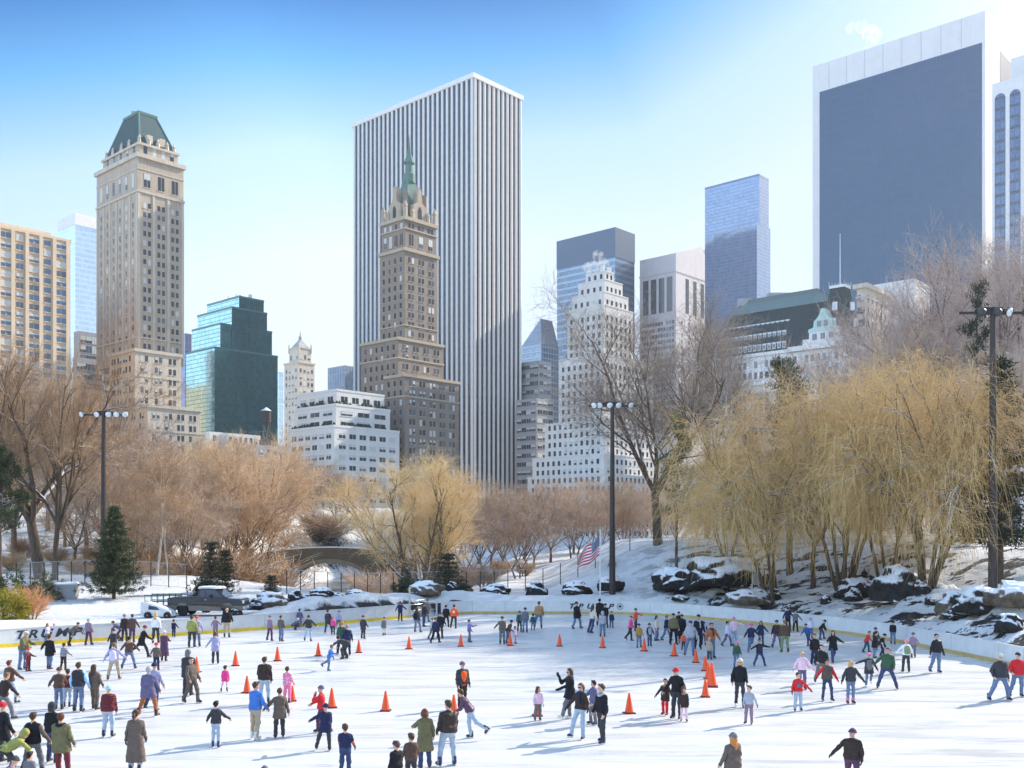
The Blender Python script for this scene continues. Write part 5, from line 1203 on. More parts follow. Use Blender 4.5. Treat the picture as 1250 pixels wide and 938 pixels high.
# traffic cones -----------------------------------------------------------
M_CONE = simple('cone_orange', (.86, .085, .015), .45); M_CONEB = simple('cone_base', (.05, .02, .018), .7); 
def cone_meshes():
    m = MB(); m.lathe([(.165, .035), (.15, .07), (.036, .69), (.030, .71), (.018, .712)], 20); body = m.mesh('cone_body', M_CONE, True)
    m = MB(); m.box(-.19, .19, -.19, .19, 0, .04, taper=.012); return body, m.mesh('cone_base', M_CONEB)
CB, CBASE = cone_meshes()
CONES = [(240, 821, 19, 'cone nearly hidden behind the hooded skater at left'), (237.5, 828.5, 19, 'cone half hidden beside the two hooded skaters'), (287.5, 813, 18, 'cone left of the man in the dark jacket and light jeans, up the ice'), (301.5, 846, 21, 'cone at the back of the man in the blue jacket'), (338.7, 807, 17.5, 'cone between the dark jacketed man and the line of far skaters'), (388.5, 801, 16.5, 'cone left of the bent skater in dark clothes'), (438, 797, 15.8, 'cone right of the bent skater in dark clothes'), (499.3, 792.5, 15.6, 'cone standing alone below the skaters near the gate'), (562.5, 789.3, 15, 'cone below the child in the violet jacket'), (622.8, 788.3, 14.5, 'cone in front of the pink child at the far middle'), (683, 789, 15, 'cone standing alone below the tan coated skater'), (735.5, 791, 15.2, 'cone below the skater in the white grey jacket'), (786.3, 795, 15.8, 'cone between two children at the edge of the crowd'), (823, 801, 16.6, 'cone left of the man in the grey sweatshirt'), (849.4, 809, 17, 'cone right of the grey sweatshirt, first of the descending row'), (861, 819, 18.5, 'cone second in the descending row at right'), (864.5, 829, 19.5, 'cone mostly hidden behind the tallest cone'), (868.7, 838.5, 29.5, 'tallest cone at the right, wide and close to the pair of girls'), (861, 851, 22, 'cone lowest of the row, in front of the tallest cone'), (768, 871, 25, 'cone standing alone between the family and the two girls in brown'), (656, 874, 24, 'cone directly behind the little girl in pink'), (357, 856, 19, 'cone hidden behind the girl in the pink snowsuit'), (405, 864, 24, 'cone right of the woman in the red jacket'), (470.7, 868, 24.5, 'cone standing alone in the middle of the near ice'), (554, 872, 24, 'cone beside the bending woman in light jeans')]
for px, py, hp, lab in CONES:
    x, y = ice_pt(px, py); h = hp * CAMZ / (py - HORIZ); o = empty('traffic_cone', (x, y, 0), random.uniform(-.4, .4), 'orange ' + lab, 'traffic cone', 'orange cones on the ice'); k = h / .712; o.scale = (k * .98,) * 2 + (k,)
    obj('cone_body', CB, o); obj('cone_base', CBASE, o)

# light masts ---------------------------------------------------------------
M_MAST = simple('mast_brown', (.035, .026, .025), .55); M_LENS = simple('lamp_lens', (.74, .75, .77), .15, 0, .6); M_HOUS = simple('lamp_housing', (.05, .05, .05), .4)
def lamp_meshes():
    m = MB(); m.lathe([(.05, -.32), (.22, -.30), (.33, -.05), (.34, 0)], 14); h = m.mesh('floodlight', M_HOUS, True)
    m = MB(); m.lathe([(.31, .0), (.25, .05), (.001, .08)], 14); return h, m.mesh('lens', M_LENS, True)
FL, LENS = lamp_meshes()
def mast(px, Y, top, label, arms, base=None):
    x = X_at(px, Y); z = ground_z(x, Y) if base is None else base; H = Z_at(top, Y) - z; o = empty('light_mast', (x, Y, z - .2), 0, label, 'light mast')
    m = MB(); m.tube([(0, 0, 0), (0, 0, H * .5), (0, 0, H + .2)], [.27, .21, .15], 10); m.build('pole', M_MAST, o)
    m = MB(); m.box(-1.9, 1.9, -.07, .07, H + .02, H + .16); m.box(-.09, .09, -.09, .09, H - .1, H + .4); m.box(-.9, .9, .2, .32, H + .05, H + .35); m.box(-.55, .55, -.05, .35, H + .16, H + .42); m.build('crossarm', M_MAST, o)
    for ax, yaw in arms:
        M = Matrix.Translation((ax, -.12, H + .1)) @ Matrix.Rotation(yaw, 4, 'Z') @ Matrix.Rotation(R(112), 4, 'X')
        M = M @ Matrix.Scale(.82, 4); f = obj('floodlight', FL, o); f.matrix_local = M; obj('lens', LENS, f)
ARMS = [(-1.85, -.5), (-.55, -.15), (.45, .35), (1.1, .2), (1.85, .6)]
mast(126.5, 86, 505, 'tall dark light mast with round floodlights among the trees at left', ARMS)
mast(747.5, 82.8, 494, 'tall dark light mast with round floodlights right of the flag', [(-1.5, -.5), (-1.05, -.2), (-.2, 0), (.5, .3), (1.5, .5)])
mast(1212, 58.5, 380, 'tall dark light mast at right, in front of the giant glass slab', [(-.7, 2.4), (.2, 2.6), (.9, .5), (1.9, .9)])

# flag ------------------------------------------------------------------------
fx, fy = X_at(732.7, 82), 82.0; fz = ground_z(fx, fy)
fr = empty('flagpole', (fx, fy, fz), 0, 'thin white flagpole behind the far board', 'flagpole')
m = MB(); Hf = Z_at(646, fy) - fz; m.tube([(0, 0, -.3), (0, 0, Hf)], [.06, .04], 8); m.build('pole', simple('white_paint', (.75, .75, .75), .4), fr)
m = MB(); m.lathe([(.01, Hf), (.09, Hf + .06), (.09, Hf + .12), (.01, Hf + .18)], 8); m.build('finial', simple('gilt', (.6, .45, .12), .3, .8), fr)
t = NT('flag_cloth'); uvn = t.n('ShaderNodeUVMap').outputs[0]; sp = t.n('ShaderNodeSeparateXYZ'); t.l(uvn, sp.inputs[0])
st = t.math('LESS_THAN', t.math('FRACT', t.math('MULTIPLY', sp.outputs[1], 6.5)), .5); c = t.mix(st, (.72, .70, .70), (.52, .02, .04))
can = t.math('MULTIPLY', t.math('LESS_THAN', sp.outputs[0], .40), t.math('GREATER_THAN', sp.outputs[1], .4615))
vo = t.n('ShaderNodeTexVoronoi', feature='F1'); vo.inputs['Scale'].default_value = 1.0; vo.inputs['Randomness'].default_value = 0
mp = t.n('ShaderNodeMapping'); mp.inputs['Scale'].default_value = (22, 15, 1); t.l(uvn, mp.inputs[0]); t.l(mp.outputs[0], vo.inputs['Vector'])
star = t.math('LESS_THAN', vo.outputs['Distance'], .28); bl = t.mix(star, (.02, .035, .14), (.7, .7, .7)); t.set(t.mix(can, c, bl), .8, 0, .2)
V = []; UV = []; nu, nv = 26, 16; Lf, Wf = 2.05, 1.35; fm = []
zt = Hf - .75
for i in range(nu + 1):
    for j in range(nv + 1):
        u, v = i / nu, j / nv
        # the fly droops away from the hoist to the left, with folds
        x = -u * Lf * .80 + .18 * math.sin(u * 5) * (1 - v) ; z = zt - Wf * (1 - v) - u * u * .55 - u * .75 + .10 * math.sin(u * 9 + v * 2); y = .16 * math.sin(u * 8 + v * 3.0) * u ** .6
        V.append((x, y, z)); UV.append((u, v))
Fq = [(i * (nv + 1) + j, (i + 1) * (nv + 1) + j, (i + 1) * (nv + 1) + j + 1, i * (nv + 1) + j + 1) for i in range(nu) for j in range(nv)]
uv = [UV[k] for f in Fq for k in f]; fme = mesh_np('flag', V, Fq, None, [t.mat], smooth=True, uv=uv); fo = obj('flag', fme, None, (fx - .06, fy, fz)); tag(fo, 'red and white striped flag with starred blue corner drooping from the white pole', 'flag')
md = fo.modifiers.new('thick', 'SOLIDIFY'); md.thickness = .01

# pickup truck -------------------------------------------------------------------
M_TRK = simple('truck_dark', (.030, .034, .048), .25, .35, .5); M_TRKL = simple('truck_lower', (.16, .135, .115), .5, .2); M_TYRE = simple('tyre', (.018, .018, .018), .85); M_RIM = simple('rim_steel', (.38, .38, .40), .3, .7); M_GLS = glass_mat('car_glass', (.05, .07, .11), None, metal=.4, rough=.05); M_CHR = simple('chrome', (.6, .6, .62), .15, .9); M_LMP = simple('head_lamp', (.7, .7, .66), .1)
def truck(px, Y, zb):
    o = empty('pickup_truck', (X_at(px, Y), Y, zb), R(-4), 'dark two tone pickup truck with snow on its roof behind the left board', 'pickup truck')
    W = .92
    def ext(poly, y0, y1, name, mat, parent=o):
        m = MB(); m.prism(poly, y0, y1); return m.build(name, mat, parent)
    def arcp(cx, r=.47, n=8): return [(cx + r * math.cos(a), .38 + r * math.sin(a)) for a in np.linspace(math.pi, 0, n)]
    up = [(-2.75, .68), (-2.75, 1.12), (-.55, 1.12), (-.55, 1.14), (1.15, 1.14), (2.55, 1.06), (2.72, .92), (2.72, .68)]
    ext(up, -W, W, 'body', M_TRK)
    lo = [(-2.75, .66), (-2.75, .40), (-2.12, .40)] + arcp(-1.65)[0:] + [(-1.18, .34), (1.18, .34)] + arcp(1.65) + [(2.12, .38), (2.72, .40), (2.72, .66)]
    ext(lo, -W - .012, W + .012, 'lower_body', M_TRKL)
    cab = [(-.60, 1.13), (-.50, 1.62), (-.30, 1.70), (.55, 1.70), (.80, 1.62), (1.50, 1.13)]
    c = ext(cab, -W + .10, W - .10, 'cab', M_TRK)
    ext([(-.45, 1.19), (-.38, 1.55), (-.05, 1.60), (-.05, 1.19)], -W + .09, W - .09, 'side_window', M_GLS)
    ext([(.05, 1.19), (.05, 1.60), (.55, 1.60), (.78, 1.52), (1.22, 1.19)], -W + .09, W - .09, 'side_window', M_GLS)
    m = MB(); m.add([(.86, -.7, 1.60), (.86, .7, 1.60), (1.47, .76, 1.17), (1.47, -.76, 1.17), (.82, -.7, 1.58), (.82, .7, 1.58), (1.43, .76, 1.15), (1.43, -.76, 1.15)], [(0, 1, 2, 3), (4, 7, 6, 5), (0, 4, 5, 1), (2, 6, 7, 3)]); m.build('windscreen', M_GLS, o)
    m = MB(); m.box(-2.6, -.68, -.8, .8, 1.10, 1.135); m.build('bed_liner', M_TYRE, o)
    m = MB(); 
    for k in range(9): m.lathe([(.5, 1.68), (.42, 1.78), (.05, 1.83)], 10, c=(-.35 + k * .13, random.uniform(-.35, .35)))
    m.box(-.42, .85, -.70, .70, 1.69, 1.79, taper=.05); m.box(1.55, 2.5, -.6, .6, 1.08, 1.14, taper=.03); m.build('roof_snow', M_SNOW, o)
    m = MB(); m.tube([(2.78, -.85, .55), (2.82, 0, .55), (2.78, .85, .55)], .10, 8); m.build('front_bumper', M_CHR, o)
    m = MB(); m.tube([(-2.80, -.85, .55), (-2.82, 0, .55), (-2.80, .85, .55)], .09, 8); m.build('rear_bumper', M_CHR, o)
    for s in (-1, 1):
        m = MB(); m.box(2.66, 2.745, s * .70 - .16, s * .70 + .16, .80, .98); m.build('headlight', M_LMP, o)
        m = MB(); m.box(.28, .46, s * (W + .12) - .06, s * (W + .12) + .06, 1.16, 1.32); m.box(.34, .40, s * W - .06 if s > 0 else s * W - .06, s * W + .06, 1.20, 1.24); m.build('mirror', M_TRK, o)
        m = MB(); m.box(-.02, .10, s * (W + .015) - .012, s * (W + .015) + .012, 1.0, 1.03); d = m.build('door_handle', M_CHR, o)
        for cx in (-1.65, 1.65):
            w = empty('wheel', (cx, s * .82, .38), 0, parent=o); w.rotation_euler = (R(90), 0, 0)
            m = MB(); m.lathe([(.24, -.11), (.36, -.11), (.385, -.06), (.385, .06), (.36, .11), (.24, .11)], 20); m.build('tyre', M_TYRE, w)
            m = MB(); m.lathe([(.001, -.06), (.10, -.10), (.12, -.06), (.23, -.09), (.245, -.10), (.245, .10), (.23, .09), (.12, .06), (.10, .10), (.001, .06)], 16); m.build('rim', M_RIM, w)
    return o
ty = 67.6; tz = Z_at(751, ty); 
tk = truck(256, 68.2, .86); tk.scale = (.92, .95, 1.08)
# low snow shelf for the truck and the cart is the heaped ground; white utility cart in front of its tail
M_CRT = simple('cart_white', (.66, .67, .68), .35); M_CRTG = simple('cart_green', (.05, .10, .06), .6); M_RUST = simple('cart_orange', (.60, .18, .04), .6)
c = empty('utility_cart', (X_at(196, 66.4), 66.4, .86), R(-3), 'small white utility cart with orange wheels parked behind the pickup tail', 'cart'); c.scale = (.85, .85, .85)
m = MB(); m.prism([(-1.35, .15), (-1.35, 1.2), (-.95, 1.22), (-.1, .95), (.9, .55), (1.1, .15)], -.5, .5); m.build('body', M_CRT, c)
m = MB(); m.prism([(-.75, .65), (-.72, .98), (-.1, .85), (.15, .62)], -.515, .515); m.build('side_window', M_GLS, c)
for cx in (-.75, .75):
    for s in (-1, 1):
        w = empty('wheel', (cx, s * .6, .22), 0, parent=c); w.rotation_euler = (R(90), 0, 0)
        m = MB(); m.lathe([(.16, -.09), (.27, -.08), (.27, .08), (.16, .09)], 16); m.build('tyre', M_TYRE, w); m = MB(); m.lathe([(.001, -.095), (.17, -.08), (.17, .08), (.001, .095)], 14); m.build('rim', M_RUST, w)
tr_ = empty('utility_trailer', (X_at(205, 69.5), 69.5, .86), R(3), 'open dark green mesh trailer between the cart and the pickup', 'trailer')
m = MB(); 
for s in (-.8, .8):
    for z in (.5, .9, 1.3): m.tube([(-1.3, s, z), (1.1, s, z)], .035, 5)
    for k in range(7): m.tube([(-1.3 + k * .4, s, .45), (-1.3 + k * .4, s, 1.35)], .025, 5)
m.build('rail', M_CRTG, tr_); m = MB(); m.box(-1.35, 1.15, -.85, .85, .40, .48); m.build('bed', M_CRTG, tr_)
for s in (-1, 1):
    w = empty('wheel', (0, s * .95, .3), 0, parent=tr_); w.rotation_euler = (R(90), 0, 0); m = MB(); m.lathe([(.001, -.09), (.3, -.08), (.3, .08), (.001, .09)], 16); m.build('tyre', M_TYRE, w)

# stone planter, boulders, sign box, bench rails --------------------------------
px_, Y_ = 81, 77; z_ = ground_z(X_at(px_, Y_), Y_); o = empty('stone_planter', (X_at(px_, Y_), Y_, z_), .2, 'grey stone planter box at the left, behind the orange grass', 'planter')
m = MB(); m.box(-.75, .75, -.6, .6, -.2, 1.0, taper=-.12); m.build('box', GRYW, o); m = MB(); m.box(-.95, .95, -.8, .8, 1.0, 1.12); m.build('rim', GRYW, o); m = MB(); m.box(-.8, .8, -.65, .65, 1.12, 1.24, taper=.12); m.build('soil_snow', M_SNOW, o)
px_, Y_ = 926, 75; z_ = ground_z(X_at(px_, Y_), Y_); o = empty('notice_board', (X_at(px_, Y_), Y_, z_), .1, 'small grey notice box on a post among the willow trunks', 'notice board')
m = MB(); m.tube([(.45, 0, -.2), (.45, 0, 2.2)], .05, 6); m.tube([(-.4, 0, -.2), (-.4, 0, 1.9)], .05, 6); m.build('post', M_MAST, o); m = MB(); m.box(-.5, .25, -.08, .08, .95, 1.75); m.build('panel', simple('grey_panel', (.30, .30, .31), .5), o)
def rock_mat(name, col, thr):
    t = NT(name); oc = t.coord('Object'); geo = t.n('ShaderNodeNewGeometry'); sp = t.n('ShaderNodeSeparateXYZ'); t.l(geo.outputs['Normal'], sp.inputs[0])
    b = t.ramp(t.noise(oc, 2.2, 6, .65), [(.3, tuple(x * .45 for x in col)), (.7, tuple(x * 1.5 for x in col))]); z = t.math('ADD', sp.outputs['Z'], t.math('MULTIPLY', t.math('SUBTRACT', t.noise(oc, 1.6, 5, .6), .5), .9))
    t.set(t.mix(t.ramp(z, [(thr - .08, 0.0), (thr + .16, 1.0)]), b, (.78, .78, .80)), .9, 0, .2); t.bump(t.noise(oc, 5, 6, .65), .8, .12); return t.mat
ROCK = rock_mat('boulder_rock', (.028, .027, .028), .46); ROCKB = rock_mat('boulder_brown', (.13, .10, .075), .48)
def boulder(px, Y, w, h, label, group=None, mat=None, seed=0, dz=0.0, depth=.8):
    r = np.random.default_rng(seed); me = bpy.data.meshes.new('boulder'); bm = bmesh.new(); bmesh.ops.create_icosphere(bm, subdivisions=4, radius=1)
    co_ = np.array([v.co[:] for v in bm.verts]); q = np.round(co_ * 2.0 + .25 * np.sin(co_[:, [1, 2, 0]] * 3 + seed)) / 2.0; pz = co_[:, 2] * 1.9
    n1 = fbm(co_[:, 0] * 1.5 + seed * 1.7 + pz * .6, co_[:, 1] * 1.5 + pz, 4, seed); n2 = fbm(co_[:, 0] * 5 + pz * 2.1, co_[:, 1] * 5 + pz * 3.3 + seed, 4, seed + 9)
    co_ = (co_ * .72 + q * .28) * (.62 + .62 * n1 + .26 * n2)[:, None] * np.array([w / 2, w / 2 * depth, h]); co_[:, 2] = np.maximum(co_[:, 2], -.35 * h)
    for v, c in zip(bm.verts, co_): v.co = c
    for f in bm.faces: f.smooth = True
    bm.to_mesh(me); bm.free(); me.materials.append(mat or ROCK); x = X_at(px, Y)
    o = obj('boulder', me, None, (x, Y, ground_z(x, Y) + dz + .05)); o.rotation_euler = (0, 0, r.uniform(-.5, .5)); return tag(o, label, 'boulder', group)
boulder(518, 80.6, 2.6, .8, 'wide brown boulder with a snow cap at the gap in the boards', None, ROCKB, 3, .35)
boulder(332, 70.5, 2.3, .75, 'low brown boulder just above the left board', None, ROCKB, 5, .2)
boulder(918, 73.2, 3.2, .8, 'flat snow topped boulder beside the leaning willow trunks', None, ROCKB, 8, .2)
boulder(1165, 59.5, 2.0, 1.1, 'tawny brown boulder at the foot of the thick willow clump', None, ROCKB, 9, .5)
boulder(1238, 55.0, 2.6, .95, 'big snow capped boulder at the right edge above the board', None, ROCKB, 12, .3)
boulder(1195, 57.5, 3.0, 1.0, 'black jagged rock left of the big snow capped boulder', None, ROCK, 13, .4)
boulder(847, 80.5, 4.2, 1.1, 'long black rock ledge above the far right board', None, ROCK, 15, .5)
boulder(885, 78.5, 6.0, 1.5, 'largest black rock ledge on the slope, left of the leaning willow', None, ROCK, 17, .9)
boulder(820, 82.0, 3.0, 1.3, 'slanting black rock left of the long ledge', None, ROCK, 18, .5)
boulder(1098, 64.5, 3.0, 1.6, 'black rock behind the slender willow stems', None, ROCK, 20, .6)
boulder(1043, 69.5, 2.4, .9, 'black rock between the tall willow and the slender stems', None, ROCK, 21, .3)
boulder(704, 85, 2.2, .8, 'small dark rock left of the flagpole foot', None, ROCK, 22, .3); boulder(745, 84.5, 2.0, .9, 'small dark rock right of the flagpole foot', None, ROCK, 23, .3)
boulder(655, 86, 1.7, .9, 'dark rock on the snow behind the tan coated skater', None, ROCK, 24, .3); boulder(604, 85, 2.3, .6, 'flat dark rock behind the far board right of the gate', None, ROCK, 25, .3)
rr = np.random.default_rng(5)
for k in range(46):
    px = rr.choice([rr.uniform(290, 480), rr.uniform(1000, 1250), rr.uniform(760, 1000), rr.uniform(560, 700)], p=[.34, .36, .2, .1]); i = int(np.argmin(np.where(front, np.abs(pxr - px), 1e9))); d = rr.uniform(1.0, 6.5); p = RIM[i] + NR[i] * d
    boulder(625 + p[0] / p[1] * 1250, p[1], rr.uniform(.5, 1.5), rr.uniform(.3, .75), 'snow capped stone in the rubble behind the boards', 'stones in the rubble behind the boards', ROCK, 100 + k, .1)

# chain link fence behind the far bank -----------------------------------------
def fence(pts, label, n=8, h=2.0):
    o = empty('chain_fence', (0, 0, 0), 0, label, 'fence')
    P = [np.array([X_at(px, Y), Y]) for px, Y in pts]; tops = []
    for a, c in zip(P[:-1], P[1:]):
        for k in range(n):
            q = a + (c - a) * k / n; z = ground_z(*q); m = MB(); m.tube([(q[0], q[1], z - .2), (q[0], q[1], z + h)], .045, 6); m.build('post', M_GREYMET if False else M_MAST, o); tops.append((q[0], q[1], z))
    m = MB()
    for f in (.05, .5, 1.0): m.tube([(x, y, z + h * f) for x, y, z in tops], .018 if f < 1 else .025, 4)
    for (a, c) in zip(tops[:-1], tops[1:]):
        for k in range(12):
            t0 = k / 12; t1 = min(1, t0 + .16)
            pa = [a[i] + (c[i] - a[i]) * t0 for i in range(3)]; pb = [a[i] + (c[i] - a[i]) * t1 for i in range(3)]
            m.tube([(pa[0], pa[1], pa[2] + .05), (pb[0], pb[1], pb[2] + h)], .003, 3, cap=False); m.tube([(pb[0], pb[1], pb[2] + .05), (pa[0], pa[1], pa[2] + h)], .003, 3, cap=False)
    m.build('wire_mesh', M_GREYMET, o)
fence([(350, 86), (480, 90), (620, 95), (790, 96)], 'thin wire mesh fence with dark posts along the far bank behind the boards')
fence([(20, 84), (120, 86), (250, 84)], 'thin wire mesh fence with dark posts on the left bank behind the spruce', 6)
# ================================================================ PEOPLE
def surface_nets(D, org, res):
    """isosurface D=0 of a scalar grid -> verts, quads (naive surface nets)"""
    S = D < 0
    nx_, ny_, nz_ = D.shape
    c = np.zeros((nx_ - 1, ny_ - 1, nz_ - 1), np.int8)
    for dx in (0, 1):
        for dy in (0, 1):
            for dz in (0, 1): c += S[dx:nx_ - 1 + dx, dy:ny_ - 1 + dy, dz:nz_ - 1 + dz]
    act = (c > 0) & (c < 8); ids = np.full(act.shape, -1, np.int32); I = np.argwhere(act); ids[act] = np.arange(len(I))
    acc = np.zeros((len(I), 3)); cnt = np.zeros(len(I)); cor = [(a, b, d) for a in (0, 1) for b in (0, 1) for d in (0, 1)]
    for a in cor:
        for ax in range(3):
            if a[ax]: continue
            e = list(a); e[ax] = 1
            d0 = D[I[:, 0] + a[0], I[:, 1] + a[1], I[:, 2] + a[2]]; d1 = D[I[:, 0] + e[0], I[:, 1] + e[1], I[:, 2] + e[2]]
            x = (d0 < 0) != (d1 < 0); t = d0 / np.where(np.abs(d0 - d1) < 1e-9, 1e-9, d0 - d1); p = np.tile(np.array(a, float), (len(I), 1)); p[:, ax] += t
            acc[x] += p[x]; cnt[x] += 1
    V = (I + acc / cnt[:, None]) * res + org
    Fq = []
    for ax in range(3):
        sl0 = [slice(None)] * 3; sl1 = [slice(None)] * 3; sl0[ax] = slice(0, -1); sl1[ax] = slice(1, None)
        A_, B_ = S[tuple(sl0)], S[tuple(sl1)]; u, v = (ax + 1) % 3, (ax + 2) % 3
        E = np.argwhere(A_ != B_); ok = (E[:, u] > 0) & (E[:, v] > 0) & (E[:, u] < D.shape[u] - 1) & (E[:, v] < D.shape[v] - 1); E = E[ok]
        if not len(E): continue
        flip = A_[tuple(E.T)]
        def cid(du, dv): q = E.copy(); q[:, u] += du; q[:, v] += dv; return ids[tuple(q.T)]
        f = np.stack([cid(-1, -1), cid(0, -1), cid(0, 0), cid(-1, 0)], 1); f[~flip] = f[~flip][:, ::-1]; Fq.append(f)
    Fq = np.concatenate(Fq) if Fq else np.zeros((0, 4), int)
    return V, Fq[(Fq >= 0).all(1)]
def sdf(prims, res, k=.03, clip=None, wrinkle=0.0, seed=0, sub=None):
    """smooth union of round cones (a, b, ra, rb); clip = list of (point, normal) half spaces that are cut away; sub = cones carved out"""
    A = np.array([p[0] for p in prims], float); B = np.array([p[1] for p in prims], float); ra = np.array([p[2] for p in prims]); rb = np.array([p[3] for p in prims])
    R_ = np.maximum(ra, rb)[:, None] + k + 2.5 * res + wrinkle; lo = np.minimum(A - R_, B - R_).min(0); hi = np.maximum(A + R_, B + R_).max(0)
    n = np.ceil((hi - lo) / res).astype(int) + 1; S = np.zeros(n); ax = [lo[i] + res * np.arange(n[i]) for i in range(3)]
    def cone(a, b, r0, r1, pad):
        r = max(r0, r1) + pad; mn = np.minimum(a, b) - r; mx = np.maximum(a, b) + r
        i0 = np.maximum(((mn - lo) / res).astype(int), 0); i1 = np.minimum(((mx - lo) / res).astype(int) + 2, n); s_ = tuple(slice(i0[i], i1[i]) for i in range(3))
        P = np.stack(np.meshgrid(ax[0][s_[0]], ax[1][s_[1]], ax[2][s_[2]], indexing='ij'), -1); ab = b - a; t = np.clip(((P - a) @ ab) / (ab @ ab + 1e-9), 0, 1)
        return s_, np.linalg.norm(P - a - t[..., None] * ab, axis=-1) - (r0 + (r1 - r0) * t)
    for i in range(len(A)):
        s_, d = cone(A[i], B[i], ra[i], rb[i], 5 * k + 2 * res); S[s_] += np.exp(-np.clip(d / k, -30, 30))
    D = -k * np.log(S + 1e-12)
    if clip or wrinkle:
        P = np.stack(np.meshgrid(*ax, indexing='ij'), -1)
        if wrinkle:
            r = np.random.default_rng(seed); ph = r.uniform(0, 6, 6)
            D = D + wrinkle * (np.sin(P[..., 2] * 38 + np.sin(P[..., 0] * 17 + ph[0]) * 1.8 + ph[1]) * .5 + np.sin(P[..., 0] * 29 + P[..., 2] * 21 + ph[2]) * .3 + np.sin(P[..., 1] * 33 - P[..., 2] * 15 + ph[3]) * .3)
        for (p0, nn) in (clip or []): D = np.maximum(D, (P - np.array(p0)) @ np.array(nn))
    if sub:
        for (a, b, r0, r1) in sub:
            s_, d = cone(np.array(a, float), np.array(b, float), r0, r1, 3 * res); D[s_] = np.maximum(D[s_], -d)
    return surface_nets(D, lo, res)

# ---- heads, hair, hats, hands and skates are modelled once, in their own frames (face towards -y)
HEAD_P = [((0, -.005, .15), (0, .03, .148), .078, .084), ((0, -.035, .05), (0, -.01, .12), .044, .07), ((0, -.062, .028), (0, -.05, .05), .024, .036), ((0, -.088, .088), (0, -.074, .125), .014, .010), ((-.018, -.068, .055), (.018, -.068, .055), .018, .018), ((-.03, -.066, .138), (.03, -.066, .138), .018, .018), ((.077, .012, .09), (.080, .018, .118), .012, .017), ((-.077, .012, .09), (-.080, .018, .118), .012, .017), ((0, .02, -.13), (0, .008, .06), .060, .054)]
HV, HF = sdf(HEAD_P, .0115, .010, sub=[((-.031, -.092, .113), (-.031, -.085, .113), .014, .014), ((.031, -.092, .113), (.031, -.085, .113), .014, .014)])
hc = HV[HF].mean(1); HMI = np.zeros(len(HF), int); fr_ = hc[:, 1] < -.055
HMI[fr_ & (np.abs(np.abs(hc[:, 0]) - .031) < .015) & (np.abs(hc[:, 2] - .113) < .0085)] = 1
HMI[fr_ & (np.abs(hc[:, 0]) < .022) & (np.abs(hc[:, 2] - .056) < .008)] = 2
HMI[fr_ & (np.abs(np.abs(hc[:, 0]) - .031) < .018) & (np.abs(hc[:, 2] - .133) < .006)] = 3
skull = [((0, -.005, .152), (0, .03, .148), .094, .100)]
CUT = ((0, -.045, .165), unit(np.array([0, -.78, -.62])))
HAIR = {'short': sdf(skull + [((0, .035, .10), (0, .05, .07), .075, .055), ((.05, -.05, .215), (-.04, -.06, .225), .03, .025)], .013, .012, clip=[CUT], wrinkle=.007),
        'long': None, 'pony': None, 'bob': None}
def hairset(extra):
    V, Fq = sdf(skull + [((0, .035, .10), (0, .05, .07), .075, .055)], .013, .012, clip=[CUT], wrinkle=.006); V2, F2 = sdf(extra, .013, .015, wrinkle=.004); return np.concatenate([V, V2]), np.concatenate([Fq, F2 + len(V)])
HAIR['long'] = hairset([((.045, .05, .12), (.065, .075, -.17), .058, .038), ((-.045, .05, .12), (-.065, .075, -.17), .058, .038), ((0, .07, .12), (0, .10, -.2), .06, .045), ((.078, 0, .13), (.088, .03, -.04), .026, .026), ((-.078, 0, .13), (-.088, .03, -.04), .026, .026)])
HAIR['pony'] = hairset([((0, .11, .15), (0, .155, .06), .034, .040), ((0, .155, .06), (0, .15, -.07), .038, .014)])
HAIR['bob'] = hairset([((.08, .015, .14), (.086, .02, .03), .032, .036), ((-.08, .015, .14), (-.086, .02, .03), .032, .036), ((.04, .075, .1), (.04, .08, .02), .05, .045), ((-.04, .075, .1), (-.04, .08, .02), .05, .045)])
beanie = sdf([((0, 0, .156), (0, .03, .152), .100, .106), ((0, .02, .225), (0, .025, .25), .045, .02)], .013, .012, clip=[((0, -.02, .140), unit(np.array([0, -.22, -.97])))])
rimv = sdf([((.104 * math.cos(a), .014 + .112 * math.sin(a), .150 - .022 * math.sin(a)), (.104 * math.cos(a + .42), .014 + .112 * math.sin(a + .42), .150 - .022 * math.sin(a + .42)), .017, .017) for a in np.arange(0, 6.28, .42)], .012, .006)
BEANIE = (np.concatenate([beanie[0], rimv[0]]), np.concatenate([beanie[1], rimv[1] + len(beanie[0])]))
pomv = sdf([((0, .025, .268), (0, .025, .275), .036, .036)], .013, .01, wrinkle=.004)
capv = sdf([((0, 0, .155), (0, .03, .15), .097, .103)], .013, .012, clip=[((0, -.02, .152), unit(np.array([0, -.1, -.97])))]); visv = sdf([((-.045, -.095, .158), (-.04, -.165, .148), .012, .008), ((.045, -.095, .158), (.04, -.165, .148), .012, .008), ((0, -.1, .162), (0, -.178, .150), .013, .008)], .011, .012)
CAP = (np.concatenate([capv[0], visv[0]]), np.concatenate([capv[1], visv[1] + len(capv[0])]))
HOOD = sdf(skull + [((0, .03, .16), (0, .06, .03), .11, .095), ((0, .05, .26), (0, .03, .2), .02, .06)], .015, .014, sub=[((0, -.12, .09), (0, -.02, .11), .085, .07)], clip=[((0, 0, -.03), (0, 0, -1))])
